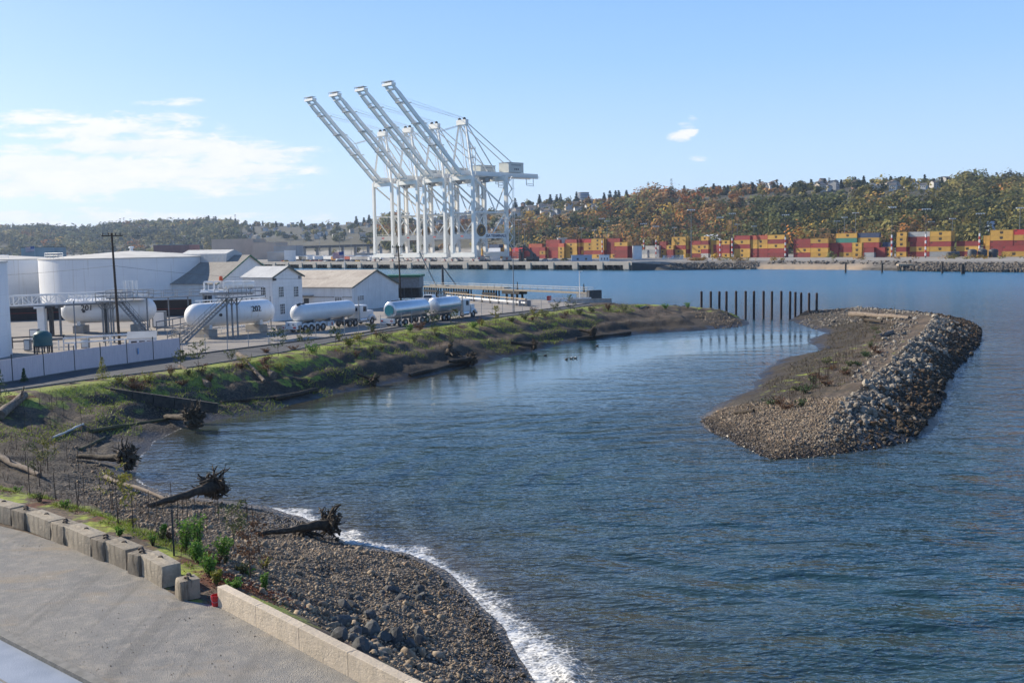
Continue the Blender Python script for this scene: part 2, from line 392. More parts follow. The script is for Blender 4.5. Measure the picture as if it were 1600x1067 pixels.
def ground_material():
    t = NT('ground_earth'); p = t.pos(); z = t.sep(p)[2]
    n1 = t.noise(p, .55, 6); n2 = t.noise(p, 4.5, 6, .65); n3 = t.noise(p, .12, 4)
    earth = t.mix(t.ramp(n1, .35, .65), (.060,.042,.029), (.150,.108,.073))
    earth = t.mix(t.ramp(n2, .45, .62), earth, (.05,.042,.034))
    mud = t.mix(t.ramp(n2, .4, .65), (.058,.045,.032), (.020,.017,.013))
    zz = t.math('ADD', z, t.math('MULTIPLY', t.math('SUBTRACT', n1, .5), 1.6))
    col = t.mix(t.ramp(zz, 1.0, 2.5), mud, earth)
    wet = t.ramp(zz, .05, .5)
    col = t.mix(wet, t.mix(1.0, col, (.55,.55,.55), 'MULTIPLY'), col)
    # mossy film
    moss = t.math('MULTIPLY', t.attr('moss'), t.ramp(t.noise(p, .8, 5, .6), .45, .62))
    col = t.mix(t.math('MULTIPLY', moss, .2), col, (.060,.060,.026))
    gr = t.ramp(t.math('ADD', t.attr('grass'), t.math('MULTIPLY', t.math('SUBTRACT', t.noise(p, .45, 5, .62), .5), 2.6)), .45, .7)
    gcol = t.mix(t.ramp(n2, .35, .65), (.28,.33,.045), (.14,.165,.032))
    col = t.mix(gr, col, gcol)
    mu = t.ramp(t.math('ADD', t.attr('mulch'), t.math('MULTIPLY', t.math('SUBTRACT', t.noise(p, .5, 5, .6), .5), 2.2)), .5, .75)
    col = t.mix(mu, col, t.mix(t.ramp(n2, .35, .65), (.13,.045,.022), (.06,.022,.012)))
    peb = t.voro(p, 5.5); pc = t.voro(p, 5.5, 'F1', 'Color')
    gv = t.attr('gravel')
    pcol = t.mix(t.sep(pc)[0], (.15,.125,.10), (.34,.285,.225))
    pcol = t.mix(t.ramp(peb, .25, .6), pcol, (.04,.035,.03))
    col = t.mix(gv, col, pcol)
    h = t.math('ADD', t.math('MULTIPLY', n2, .5), t.math('MULTIPLY', t.math('MULTIPLY', peb, gv), -.9))
    rough = t.ramp(zz, .05, .6, .45, .92)
    return t.done(col, rough, t.bump(h, .12), spec=.3)
M_GROUND = ground_material()
GRASS_PX = [((0,600),(250,600),.9),((150,640),(330,590),.7),((330,600),(480,560),.85),((480,560),(700,520),.8),((700,515),(960,480),.9),((0,755),(140,800),.95),((140,800),(300,850),.8),((250,820),(330,850),.85),((960,478),(1080,478),.5)]
def build_ground():
    X, Y, F = fan(-.66, .62, 760, 9, 360, 640)
    Z = height(X, Y); inM, inI, dM, dI = masks(X, Y)
    inP = inside(X, Y, PLAT); dP = np.where(inP, 0, seg_dist(X, Y, PLAT, closed=True))
    keep = ~(((~inM) & (~inI)) & (np.minimum(dM, dI) > 14))
    fk = keep[F].any(1); F = F[fk]
    back = plat[11:]                                                   # along the path
    dB = seg_dist(X, Y, back); dN = seg_dist(X, Y, plat[:10])
    grass = np.where(inM, np.clip(1.0-dB/8, 0, 1)*.72+np.clip(1-dN/4.0, 0, 1)*.62*(dN < dB), 0)
    grass = np.maximum(grass, np.where(inM, np.clip(1-seg_dist(X, Y, crest)/9, 0, 1)*.5, 0))
    ig = seg_dist(X, Y, [G(1240,600), G(1300,565), G(1340,545)]) if False else seg_dist(X, Y, PP([(1225,612),(1290,578),(1345,545)], 1.0))
    grass = np.where(inI, np.clip(1-ig/7, 0, 1)*.36, grass)
    mulch = np.where(inM, np.clip(1-dN/4.5, 0, 1)*.55+np.clip(1-dB/9, 0, 1)*.42, 0)
    mulch = np.maximum(mulch, np.where(inM, np.clip(1-seg_dist(X, Y, PP([(430,905),(395,905),(360,885)], 4.0))/2.6, 0, 1)*1.3, 0))
    moss = np.where(inM, np.clip((Z-.8)/1.2, 0, 1)*np.clip(dN/20, 0, 1), np.where(inI, .95*np.clip((Z-.3)*1.4, 0, 1), 0))
    gravel = np.where(inM & (~inP), np.clip(1-seg_dist(X, Y, wl[:14])/13, 0, 1)*1.4*np.clip(1.15-grass*.9-mulch*.5, 0, 1), 0)
    gravel = np.maximum(gravel, np.where(inM, np.clip(1-seg_dist(X, Y, wl[13:20])/14, 0, 1)*.45, 0))
    gravel = np.maximum(gravel, np.where(inI, np.clip(1.2-seg_dist(X, Y, PP([(1110,665),(1200,700),(1300,690)],.4))/13, 0, 1), 0))
    me = mesh_np('ground', np.stack([X, Y, Z], 1), F, M_GROUND, dict(grass=grass, mulch=mulch, moss=moss, gravel=np.clip(gravel, 0, 1)), smooth=True)
    return tag(link('ground', me), kind='structure')
build_ground()

# ------------------------------------------------------------------ water
def water_material():
    t = NT('harbour_water'); p = t.pos()
    calm = t.attr('calm'); foam = t.attr('foam'); sh = t.attr('shallow')
    pw = t.map(p, (1, 1.75, 1), (0, 0, R(12))); pl = t.map(p, (1, 2.6, 1), (0, 0, R(-24)))
    def crest_(v, sc, dt, rg, ds):                     # sharpened crests
        n = t.noise(v, sc, dt, rg, ds); return t.math('SUBTRACT', 1.0, t.math('MULTIPLY', t.math('ABSOLUTE', t.math('SUBTRACT', n, .5)), 2.4))
    h1 = crest_(pw, .62, 2, .45, .5); h2 = t.noise(pw, 1.55, 2, .5, .35); h3 = t.noise(pl, .15, 3, .5, .5); h4 = t.noise(p, 6, 2, .5)
    amp = t.math('SUBTRACT', 1.0, t.math('MULTIPLY', calm, .945))
    wind = t.ramp(t.noise(pl, .035, 4, .6, .6), .3, .7, .75, 1.12)
    h = t.math('ADD', t.math('MULTIPLY', h1, .125), t.math('MULTIPLY', h2, .19))
    h = t.math('ADD', h, t.math('MULTIPLY', h4, .022))
    h = t.math('MULTIPLY', h, t.math('MULTIPLY', amp, wind))
    h = t.math('ADD', h, t.math('MULTIPLY', t.math('MULTIPLY', h3, amp), .8))
    # swell bending round the island tip into the cove
    x, y, z = t.sep(p); wob = t.math('MULTIPLY', t.math('SUBTRACT', t.noise(p, .07, 2), .5), 3.2)
    ddx = t.math('SUBTRACT', x, 16.0); ddy = t.math('SUBTRACT', y, 63.0); rad = t.math('SQRT', t.math('ADD', t.math('MULTIPLY', ddx, ddx), t.math('MULTIPLY', ddy, ddy)))
    s1 = t.math('SINE', t.math('MULTIPLY', t.math('ADD', rad, wob), 2*math.pi/3.1))
    s2 = t.math('SINE', t.math('MULTIPLY', t.math('ADD', t.math('MULTIPLY', t.math('ADD', x, y), .707), wob), 2*math.pi/3.6))
    wc = t.math('MULTIPLY', t.attr('ring'), t.ramp(t.noise(p, .07, 2), .3, .6)); wl_ = t.math('MULTIPLY', t.attr('swell'), t.ramp(t.noise(p, .05, 3), .3, .62))
    h = t.math('ADD', h, t.math('ADD', t.math('MULTIPLY', t.math('MULTIPLY', s1, wc), .15), t.math('MULTIPLY', t.math('MULTIPLY', s2, wl_), .13)))
    nrm = t.bump(h, .85)
    deep = t.mix(t.ramp(t.noise(pl, .03, 3), .35, .65), (.013,.039,.045), (.017,.047,.051))
    deep = t.mix(t.attr('chop'), deep, (.014,.095,.16))
    col = t.mix(sh, deep, (.060,.050,.034))
    # foam lace
    fn = t.noise(p, 1.9, 8, .74, 1.2); fv = t.voro(t.map(t.math and p, (1, 1, 1)), 4.2, 'DISTANCE_TO_EDGE')
    lace = t.math('ADD', t.math('MULTIPLY', t.math('SUBTRACT', fn, .5), 2.0), t.math('MULTIPLY', t.ramp(fv, .0, .22, 1, 0), .28))
    fm = t.ramp(t.math('ADD', t.math('MULTIPLY', foam, 1.15), t.math('SUBTRACT', lace, .80)), .0, .75)
    fm = t.math('MULTIPLY', t.math('MULTIPLY', fm, t.ramp(foam, .02, .2)), .88)
    col = t.mix(fm, col, (.78,.78,.76))
    rough = t.math('ADD', t.math('MULTIPLY', fm, .6), t.math('ADD', .085, t.math('MULTIPLY', t.attr('chop'), .17)))
    return t.done(col, rough, nrm, spec=t.math('SUBTRACT', .5, t.math('MULTIPLY', fm, .45)))
M_WATER = water_material()
def build_water():
    X, Y, F = fan(-.75, .75, 620, 7, 1900, 760)
    inM, inI, dM, dI = masks(X, Y); d = np.minimum(dM, dI)
    far = Y > 200
    dry = (inM | inI) & (d > 5)
    F = F[~dry[F].all(1)]
    cove = PP([(300,700),(520,650),(760,590),(960,550),(1150,535),(1220,530)], 0)
    calm = np.clip(1.25-seg_dist(X, Y, cove)/30, 0, 1)*np.clip((Y-46)/55, 0, 1)*(Y < 215)
    dn = seg_dist(X, Y, wl[:16]); k = np.array([1.9,1.9,1.75,1.55,1.25,.9,.72,.6,.6,.62,.55,.45,.30,.1,.1,.3])
    _, wf = seg_dist(X, Y, wl[:16], [4.8,4.6,4.0,2.8,1.8,1.15,.95,1.0,1.2,1.2,1.2,.9,.34,.08,.1,.22])
    jit = 1+1.2*fbm(X/2.2, Y/2.2, 3, 40)
    foam = np.clip(1.25-dn/(wf*np.clip(jit, .3, 2)+.05), 0, 1)*np.clip(1.05+1.1*fbm(X/4.5, Y/4.5, 3, 47), .6, 1)
    # breaking lip where the small surf curls
    for bx_, by_ in ((468,797),(650,858),(560,832)):
        b0 = P(bx_, by_, 0); foam = np.maximum(foam, np.clip(1.3-np.hypot(X-b0.x, (Y-b0.y)*1.3)/1.5, 0, 1)*np.clip(1.2-np.abs(dn-.9)/.9, 0, 1))
    dir_ = seg_dist(X, Y, PP([(1533,512),(1522,550),(1478,604),(1455,665)], 0)); _, = (0,)
    foam = np.maximum(foam, np.clip(.70-dir_/(1.2*np.clip(1+4*fbm(X/4, Y/4, 2, 43), .05, 3)), 0, 1)*.9)
    foam = np.maximum(foam, np.clip(1.0-seg_dist(X, Y, PP([(1215,717),(1275,713)], 0))/.5, 0, 1))
    foam = np.maximum(foam, np.clip(.9-seg_dist(X, Y, wl[16:19])/.35, 0, 1))
    shallow = np.clip(np.exp(-dn/5.0)*1.1, 0, 1)
    shallow = np.maximum(shallow, np.exp(-seg_dist(X, Y, wl[15:24])/6)*.8)
    shallow = np.maximum(shallow, np.exp(-dI/3)*.45)
    # low swell that breaks on the near beach
    Z = np.zeros_like(X); inw = ~(inM | inI)
    ridge = np.exp(-((dn-1.3)/.40)**2)*np.clip(fbm(X/3.5, Y/3.5, 2, 50)*2+.15, 0, 1)*.55*(np.clip(wf-1, 0, 1))
    Z = np.where(inw, ridge, 0)
    near = np.clip((90-Y)/60, 0, 1)*inw
    Z = Z+near*.05*np.sin((X*.55-Y*.84)*.9+4*fbm(X/14, Y/14, 2, 51))*np.clip(dn/8, 0, 1)
    me = mesh_np('water', np.stack([X, Y, Z], 1), F, M_WATER, dict(calm=calm, foam=foam, shallow=shallow, chop=np.clip((Y-170)/200, 0, 1), ring=np.clip(1.25-np.abs(np.hypot(X-16, Y-63)-21)/13, 0, 1)*(1-np.clip((X-14)/10, 0, 1)), swell=np.clip((X+2)/14, 0, 1)*np.clip(1.3-Y/95, 0, 1)), smooth=True)
    return tag(link('water', me), kind='structure')
build_water()
# ------------------------------------------------------------------ paved and gravelled sheets
def sheet(name, pts, z, m_, kind='structure'):
    b = MB(); b.add([(p[0], p[1], z) for p in pts], [tuple(range(len(pts)))])
    o = b.build(name, m_); return tag(o, kind=kind)
def gravel_mat():
    t = NT('crushed_gravel'); p = t.pos()
    n1 = t.noise(p, .35, 5, .6); n2 = t.noise(p, 1.6, 6, .7); v = t.voro(p, 34); vc = t.sep(t.voro(p, 34, 'F1', 'Color'))[0]; f = t.noise(p, 14, 6, .75)
    c = t.mix(t.ramp(n1, .35, .65), (.265,.25,.225), (.205,.20,.19))
    c = t.mix(t.ramp(n2, .42, .66), c, (.34,.31,.265))
    c = t.mix(t.ramp(f, .5, .72), c, (.13,.125,.115))
    c = t.mix(t.math('MULTIPLY', vc, .45), c, (.33,.32,.30))
    dust = t.ramp(t.noise(t.map(p, (1, 2.2, 1), (0, 0, R(-35))), .3, 5, .6, .5), .54, .72)
    c = t.mix(t.math('MULTIPLY', dust, .7), c, (.33,.27,.20)); trk = t.noise(t.map(p, (1, .07, 1), (0, 0, R(-52))), .9, 4, .6); c = t.mix(t.math('MULTIPLY', t.ramp(trk, .55, .66), .35), c, (.13,.125,.115)); c = t.mix(t.math('MULTIPLY', t.ramp(t.noise(p, .8, 6, .7), .62, .70), .5), c, (.42,.39,.34))
    h = t.math('ADD', t.math('MULTIPLY', f, .6), t.math('MULTIPLY', v, .5))
    return t.done(c, .95, t.bump(h, .05), spec=.2)
M_LOT = gravel_mat()
lot_pts = PP([(345,948),(286,938),(218,897),(160,875),(95,850),(40,832),(0,822),(-160,800)], ZT)
lot_pts = [tuple(P(790,1128,ZT)[:2])] + lot_pts + [(-60,44),(-60,-40),(4,-40),(3,5)]
sheet('gravel_lot', lot_pts, ZT+.02, M_LOT)
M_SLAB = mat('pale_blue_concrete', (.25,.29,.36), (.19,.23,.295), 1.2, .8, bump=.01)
M_KERB = mat('kerb_concrete', (.22,.21,.19), (.15,.145,.13), 4, .9, bump=.02)
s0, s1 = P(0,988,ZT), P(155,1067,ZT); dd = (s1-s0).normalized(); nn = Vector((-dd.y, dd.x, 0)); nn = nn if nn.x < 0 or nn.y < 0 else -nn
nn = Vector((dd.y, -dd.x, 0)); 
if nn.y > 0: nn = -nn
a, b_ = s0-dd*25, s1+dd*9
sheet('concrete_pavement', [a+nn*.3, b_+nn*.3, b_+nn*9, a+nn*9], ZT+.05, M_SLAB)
kb = MB(); kb.beam((a+nn*.15).to_tuple()[:2]+(ZT+.09,), (b_+nn*.15).to_tuple()[:2]+(ZT+.09,), .28, .17); tag(kb.build('kerb', M_KERB, bevel=.01), kind='structure')
for k, off in enumerate((1.55, 3.4)):
    jb = MB(); jb.beam((a+nn*off).to_tuple()[:2]+(ZT+.053,), (b_+nn*off).to_tuple()[:2]+(ZT+.053,), .06, .012); tag(jb.build('pavement_joint', M_KERB), kind='structure')

# path (asphalt) and yard
M_ASPH = mat('path_asphalt', (.085,.085,.088), (.060,.060,.062), .6, .9, bump=.01, bscale=60)
M_YARD = mat('yard_paving', (.30,.265,.225), (.22,.20,.18), .22, .93, bump=.01, bscale=30, detail=8)
f_up = PP([(-200,626),(0,600),(110,581),(285,557),(420,540),(560,522),(700,500),(860,483),(920,474.5)], ZY)
f_lo = PP([(-200,640),(0,613),(120,596),(300,574),(440,551),(600,518.5),(740,501),(860,486.5),(925,477)], ZY)
sheet('path', f_up+f_lo[::-1], ZY+.03, M_ASPH)
kb = MB()
for i in range(len(f_lo)-1): kb.beam((*f_lo[i], ZY+.05), (*f_lo[i+1], ZY+.05), .18, .14)
tag(kb.build('path_kerb', M_KERB), kind='structure')
sheet('yard_pavement', f_up+[(6,223),(-6,225),(-28,221),(-40,247),(-66,269),(-118,311),(-250,338),(-250,62)], ZY+.015, M_YARD)

# ------------------------------------------------------------------ concrete blocks, wall, bucket
def conc(name, a, b, st=.5):
    t = NT(name); v = t.obj(); n = t.noise(v, 2.2, 6, .65); n2 = t.noise(v, 14, 5, .7); z = t.sep(v)[2]
    c = t.mix(t.ramp(n, .3, .7), a, b); c = t.mix(t.ramp(n2, .55, .75), c, tuple(x*.6 for x in a))
    strk = t.noise(t.map(v, (5, 5, .6)), 1.6, 4); c = t.mix(t.math('MULTIPLY', t.ramp(strk, .5, .7), st), c, tuple(x*.45 for x in b))
    hv = t.N.new('ShaderNodeHueSaturation'); t.put(hv.inputs['Color'], c); t.put(hv.inputs['Value'], t.math('ADD', t.math('MULTIPLY', t.rand(), .35), .8))
    return t.done(hv.outputs[0], .9, t.bump(t.math('ADD', n2, t.math('MULTIPLY', n, 1.4)), .03), spec=.25)
M_BLK = conc('block_concrete', (.40,.345,.265), (.255,.22,.17)); M_BLK2 = conc('weathered_block_concrete', (.30,.255,.195), (.20,.17,.13), .8); M_WALL = conc('wall_concrete', (.56,.47,.36), (.47,.395,.30), .15)
M_IRON = mat('rusty_iron', (.075,.062,.052), (.11,.07,.045), 8, .75)
def block_mesh(L, D, H, key):
    b = MB()
    bm = bmesh.new(); bmesh.ops.create_cube(bm, size=1.0)
    bmesh.ops.scale(bm, vec=(L, D, H), verts=bm.verts); bmesh.ops.translate(bm, vec=(0, 0, H/2), verts=bm.verts)
    bmesh.ops.subdivide_edges(bm, edges=bm.edges, cuts=5, use_grid_fill=True)
    for v in bm.verts:
        x, y, z = v.co; c = 0
        if key and abs(z-H) < 1e-3 and abs(x) < L*.42:
            v.co.z += .055*(1 if abs(y) < D*.16 else 0)
        n = fbm(np.array([x*2.3+L*7]), np.array([y*2.1+z*2.7+H*3]), 2, 5)[0]
        ex = (abs(abs(x)-L/2) < 1e-3)+(abs(abs(y)-D/2) < 1e-3)+(abs(z-H) < 1e-3)
        if ex >= 2: v.co += Vector((-math.copysign(.022, x) if abs(abs(x)-L/2) < 1e-3 else 0, -math.copysign(.022, y) if abs(abs(y)-D/2) < 1e-3 else 0, -.022 if abs(z-H) < 1e-3 else 0))*(1+n*3)
        v.co += Vector((n*.05*(1 if abs(x) > L*.3 else .3), n*.06, n*.03 if z > .02 else 0))
    me = bpy.data.meshes.new('concrete_block'); bm.normal_update(); bm.to_mesh(me); bm.free(); me.materials.append(M_BLK if key else M_BLK2)
    me.polygons.foreach_set('use_smooth', [True]*len(me.polygons)); me.set_sharp_from_angle(angle=R(38)); return me
BLK_LBL = ['pale concrete block cut off by the photo edge at the far end of the row',
  'grey square-topped concrete block with two lugs, first one from the far end of the row',
  'long pale concrete block between the two square ones at the far end of the row',
  'grey square-topped block, fourth from the photo edge along the curved row',
  'long pale block with a ridged top, fifth along the curved row from the photo edge',
  'square-topped grey block with lugs in the middle of the curved row',
  'long pale block with a dark streak running down its face, seventh along the row',
  'square-topped grey block with lugs next to the last long block of the row',
  'long weathered block with chipped top, last long one before the gap in the row',
  'single brown-faced square block standing apart beside the red bucket']
def blocks():
    spec = [('A',(-30,808),(17,821)),('B',(18,823),(38,829)),('A',(41,828),(78,843)),('B',(78.3,843.6),(99,852)),('A',(101,851),(141,869.5)),('B',(142,871),(161,878)),
            ('A',(162,875),(197,891)),('B',(198,895),(217,901)),('A',(218,897),(253,919)),('C',(276,932.6),(286.4,939))]
    for i, (k, a, b) in enumerate(spec):
        a, b = P(*a, ZT+.02), P(*b, ZT+.02); d = (b-a); L = d.length; d.normalize()
        if k == 'C': L, D, H = .66, .66, .64
        elif k == 'B': L, D, H = max(L, .7), .72, .74
        else: D, H = .70, .74
        n = Vector((-d.y, d.x, 0)); n = n if n.y > 0 else -n
        c = a+d*(L/2)+n*(D/2)
        if k == 'C': c = P(286.4,939,ZT+.02)+Vector((.02,.42,0))
        o = link('concrete_block', block_mesh(L, D, H, k == 'A'), None, c, math.atan2(d.y, d.x)-(.12 if k == 'C' else 0))
        tag(o, BLK_LBL[i], 'concrete block', 'concrete blocks lined up along the gravel lot')
        for s in ((-.14, .1), (.16, -.06)) if k != 'A' else ((.1, .0),):
            l = MB(); q = []
            for j in range(7):
                th = math.pi*j/6; q.append((s[0]+.10*math.cos(th), s[1]+.03*math.cos(th), H-.01+.085*math.sin(th)))
            l.path(q, .04, 7); l.build('lifting_lug', M_IRON, o, True)
blocks()
def wall():
    a = P(339,914,5.1); b = P(352,911,5.1); e = P(660,1064,5.1); a.z = e.z = 0; b.z = 0
    d = (e-b).normalized(); n = Vector((-d.y, d.x, 0)); n = n if n.x > 0 else -n
    L = (e-b).length+16; w = .30; H = .66; root = thing('concrete_wall', 'long low tan concrete wall between gravel lot and cobble beach', 'wall', (a.x, a.y, ZT+.01), math.atan2(d.y, d.x))
    sgn = 1 if Vector((-d.y, d.x, 0)).dot(n) > 0 else -1
    seg = 2.45; x = 0; 
    while x < L:
        w_ = MB(); w_.bx(x+.006, min(x+seg, L)-.006, 0, sgn*w, 0, H+random.uniform(-.004, .004)); w_.build('wall_panel', M_WALL, root, bevel=.015); x += seg
wall()
M_RED = mat('red_plastic', (.52,.018,.022), (.44,.014,.02), 3, .35, spec=.5)
M_HANDLE = mat('wire_handle', (.45,.45,.45), rough=.35, metal=.8)
M_DARKIN = mat('bucket_inside', (.25,.01,.012), rough=.5)
def bucket():
    p = P(338,945.5,ZT+.02); t = thing('red_bucket', 'red plastic bucket standing by the end of the tan wall', 'bucket', p)
    b = MB(); b.lathe([(.0,.005),(.122,.0),(.128,.03),(.146,.33),(.140,.33),(.122,.04),(.0,.035)], 28, cap=False); b.build('body', M_RED, t, True)
    r = MB(); r.lathe([(.147,.29),(.158,.292),(.158,.312),(.149,.316)], 28, cap=False); r.lathe([(.145,.322),(.154,.324),(.154,.34),(.142,.34)], 28, cap=False); r.build('rim', M_RED, t, True)
    h = MB(); h.path([(.158*math.cos(a), .158*math.sin(a)-.0, .30-.16*math.sin(a)) for a in np.linspace(math.pi, 2*math.pi, 11)], .006, 6)
    h = MB(); h.path([(.160*math.cos(a), -.165*math.sin(a)*.9, .305-.17*math.sin(a)) for a in np.linspace(0, math.pi, 11)], .006, 6); h.build('handle', M_HANDLE, t, True)
bucket()

# ------------------------------------------------------------------ stones
def ico(sub):
    bm = bmesh.new(); bmesh.ops.create_icosphere(bm, subdivisions=sub, radius=1.0); bm.verts.ensure_lookup_table()
    V = np.array([v.co[:] for v in bm.verts]); F = np.array([[v.index for v in f.verts] for f in bm.faces]); bm.free(); return V, F
def rock_templates(sub, n, rough, angular):
    V0, F = ico(sub); out = []
    for i in range(n):
        V = V0.copy()
        for k in range(angular):                      # shave flat facets
            nrm = rng.normal(size=3); nrm /= np.linalg.norm(nrm); c = rng.uniform(.45, .8)
            s = V@nrm; V = V-np.outer(np.maximum(s-c, 0), nrm)
        V = V*(1+rng.normal(size=(len(V), 1))*rough); out.append(V)
    return out, F
def rot_mats(n, tilt=1.0):
    q = rng.normal(size=(n, 4)); q[:, 1:3] *= tilt; q /= np.linalg.norm(q, axis=1, keepdims=True); w, x, y, z = q.T
    return np.stack([np.stack([1-2*(y*y+z*z), 2*(x*y-z*w), 2*(x*z+y*w)], 1), np.stack([2*(x*y+z*w), 1-2*(x*x+z*z), 2*(y*z-x*w)], 1), np.stack([2*(x*z-y*w), 2*(y*z+x*w), 1-2*(x*x+y*y)], 1)], 1)
def rocks_np(C, S, tmpl, F, aspect=(1, .8, .55), tilt=.5):
    n = len(C); tid = rng.integers(0, len(tmpl), n); T = np.stack(tmpl)[tid]
    A = np.array(aspect)*rng.uniform(.8, 1.25, (n, 3)); V = T*(A*S[:, None])[:, None, :]
    V = np.einsum('nij,nkj->nki', rot_mats(n, tilt), V)+C[:, None, :]
    nv = T.shape[1]; FF = (F[None]+(np.arange(n)*nv)[:, None, None]).reshape(-1, 3)
    return V.reshape(-1, 3), FF, np.repeat(rng.random(n), nv)
def stone_mat(name, cols, wet=True, dark=(.03,.026,.022)):
    t = NT(name); p = t.pos(); r = t.attr('tint'); n = t.noise(p, 6, 5, .7)
    cr = t.N.new('ShaderNodeValToRGB'); t.L.new(r, cr.inputs[0]); e = cr.color_ramp.elements
    while len(e) < len(cols): e.new(.5)
    for i, c in enumerate(cols): e[i].position = i/(len(cols)-1); e[i].color = (*c, 1)
    c = t.mix(t.ramp(n, .3, .7), cr.outputs[0], t.mix(1.0, cr.outputs[0], (.6,.58,.55), 'MULTIPLY'))
    z = t.math('ADD', t.sep(p)[2], t.math('MULTIPLY', t.math('SUBTRACT', t.noise(p, .5, 3), .5), .7))
    if wet:
        w = t.ramp(z, .12, .62); c = t.mix(w, t.mix(1.0, c, (.33,.31,.29), 'MULTIPLY'), c)
    return t.done(c, t.ramp(z, .05, .4, .35, .88) if wet else .9, t.bump(n, .02), spec=.35)
M_COB = stone_mat('cobble_stone', [(.23,.18,.125),(.37,.29,.20),(.15,.125,.10),(.46,.36,.25),(.27,.225,.175),(.32,.215,.135),(.20,.17,.135)])
M_RIP = stone_mat('riprap_rock', [(.24,.21,.17),(.36,.32,.26),(.15,.13,.11),(.44,.395,.33),(.28,.23,.175),(.31,.28,.235)], wet=False)
M_RIPD = stone_mat('seaweed_rock', [(.085,.055,.03),(.04,.032,.022),(.14,.08,.038),(.06,.05,.037),(.12,.10,.075)])
T1, F1 = rock_templates(1, 8, .05, 3); T2, F2 = rock_templates(2, 10, .03, 7); T0, F0 = rock_templates(1, 6, .10, 4)
def scatter(poly, n, keep):
    a = np.array([(p[0], p[1]) for p in poly]); lo, hi = a.min(0), a.max(0); out = []
    X = rng.uniform(lo[0], hi[0], n); Y = rng.uniform(lo[1], hi[1], n); k = inside(X, Y, poly); X, Y = X[k], Y[k]
    k = keep(X, Y); return X[k], Y[k]
def near_beach():
    reg = PP([(930,1190),(838,1067),(740,935),(640,862),(548,848),(470,806),(370,788),(300,780),(225,760),(100,700)], .3)+PP([(160,800),(280,850),(340,890),(430,945),(560,1000),(760,1090)], 3.8)
    def kp(X, Y):
        inM = inside(X, Y, MAIN); d = seg_dist(X, Y, wl[:16]); far = np.clip((Y-44)/26, 0, 1)
        dP = seg_dist(X, Y, plat[:9]); pr = np.clip(1.1-far*.75, 0, 1)*np.clip(dP/2.2-.1+(Y < 29)*1.0, 0, 1)
        return inM & ~inside(X, Y, PLAT) & (rng.random(X.shape) < pr)
    X, Y = scatter(reg, 150000, kp); S = np.exp(rng.normal(-3.15, .50, len(X))); up = np.clip(1-seg_dist(X, Y, plat[:4])/6.0, 0, 1)
    S = S*(1+.55*up); S = np.where(rng.random(len(X)) < .015, S*2.2, S); S = np.clip(S, .03, .45)
    Z = height(X, Y)+S*.12
    V, F, t = rocks_np(np.stack([X, Y, Z], 1), S, T1, F1)
    o = link('cobbles', mesh_np('cobbles', V, F, M_COB, dict(tint=t), smooth=True)); tag(o, 'grey and tan cobbles covering the near beach', 'cobbles', kind='stuff')
near_beach()
def boulder(p, s, m_, lbl, grp, cat='boulder', tint=None):
    V, F, t = rocks_np(np.array([[0, 0, 0]]), np.array([s]), T2, F2, (1, .8, .68), .6)
    me = mesh_np('boulder', V, F, m_, dict(tint=t), smooth=False); o = link('boulder', me, None, p); return tag(o, lbl, cat, grp)
# dark boulders by the wall
_bl = [(G(600+random.uniform(-80, 60), 965+random.uniform(-45, 75)), random.uniform(.22, .5)) for _ in range(34)]
M_DRK = stone_mat('dark_basalt', [(.085,.088,.09),(.12,.122,.125),(.065,.068,.07),(.15,.15,.145)], wet=False)
for p, s in _bl:
    if hz(p.x, p.y) > 4.38: continue
    boulder((p.x, p.y, p.z+s*.12), s*.9, M_DRK, 'dark angular boulder among the cobbles below the tan wall', 'dark boulders below the wall')
def lot_stones():
    X, Y = scatter(lot_pts[1:9]+[(-30,36),(-12,22),(0,20)], 4200, lambda a, b: (vnoise(a/3, b/3, 15) > .35) & ~inside(a, b, [tuple((s0-dd*25)[:2]), tuple((s1+dd*9)[:2]), tuple((s1+dd*9+nn*12)[:2]), tuple((s0-dd*25+nn*12)[:2])])); S = np.clip(np.exp(rng.normal(-4.1, .4, len(X))), .008, .028)
    V, F, t = rocks_np(np.stack([X, Y, np.full(len(X), ZT+.02)+S*.3], 1), S, T1, F1); tag(link('loose_gravel', mesh_np('loose_gravel', V, F, M_COB, dict(tint=t))), 'loose gravel stones strewn over the lot', 'gravel', kind='stuff')
lot_stones()
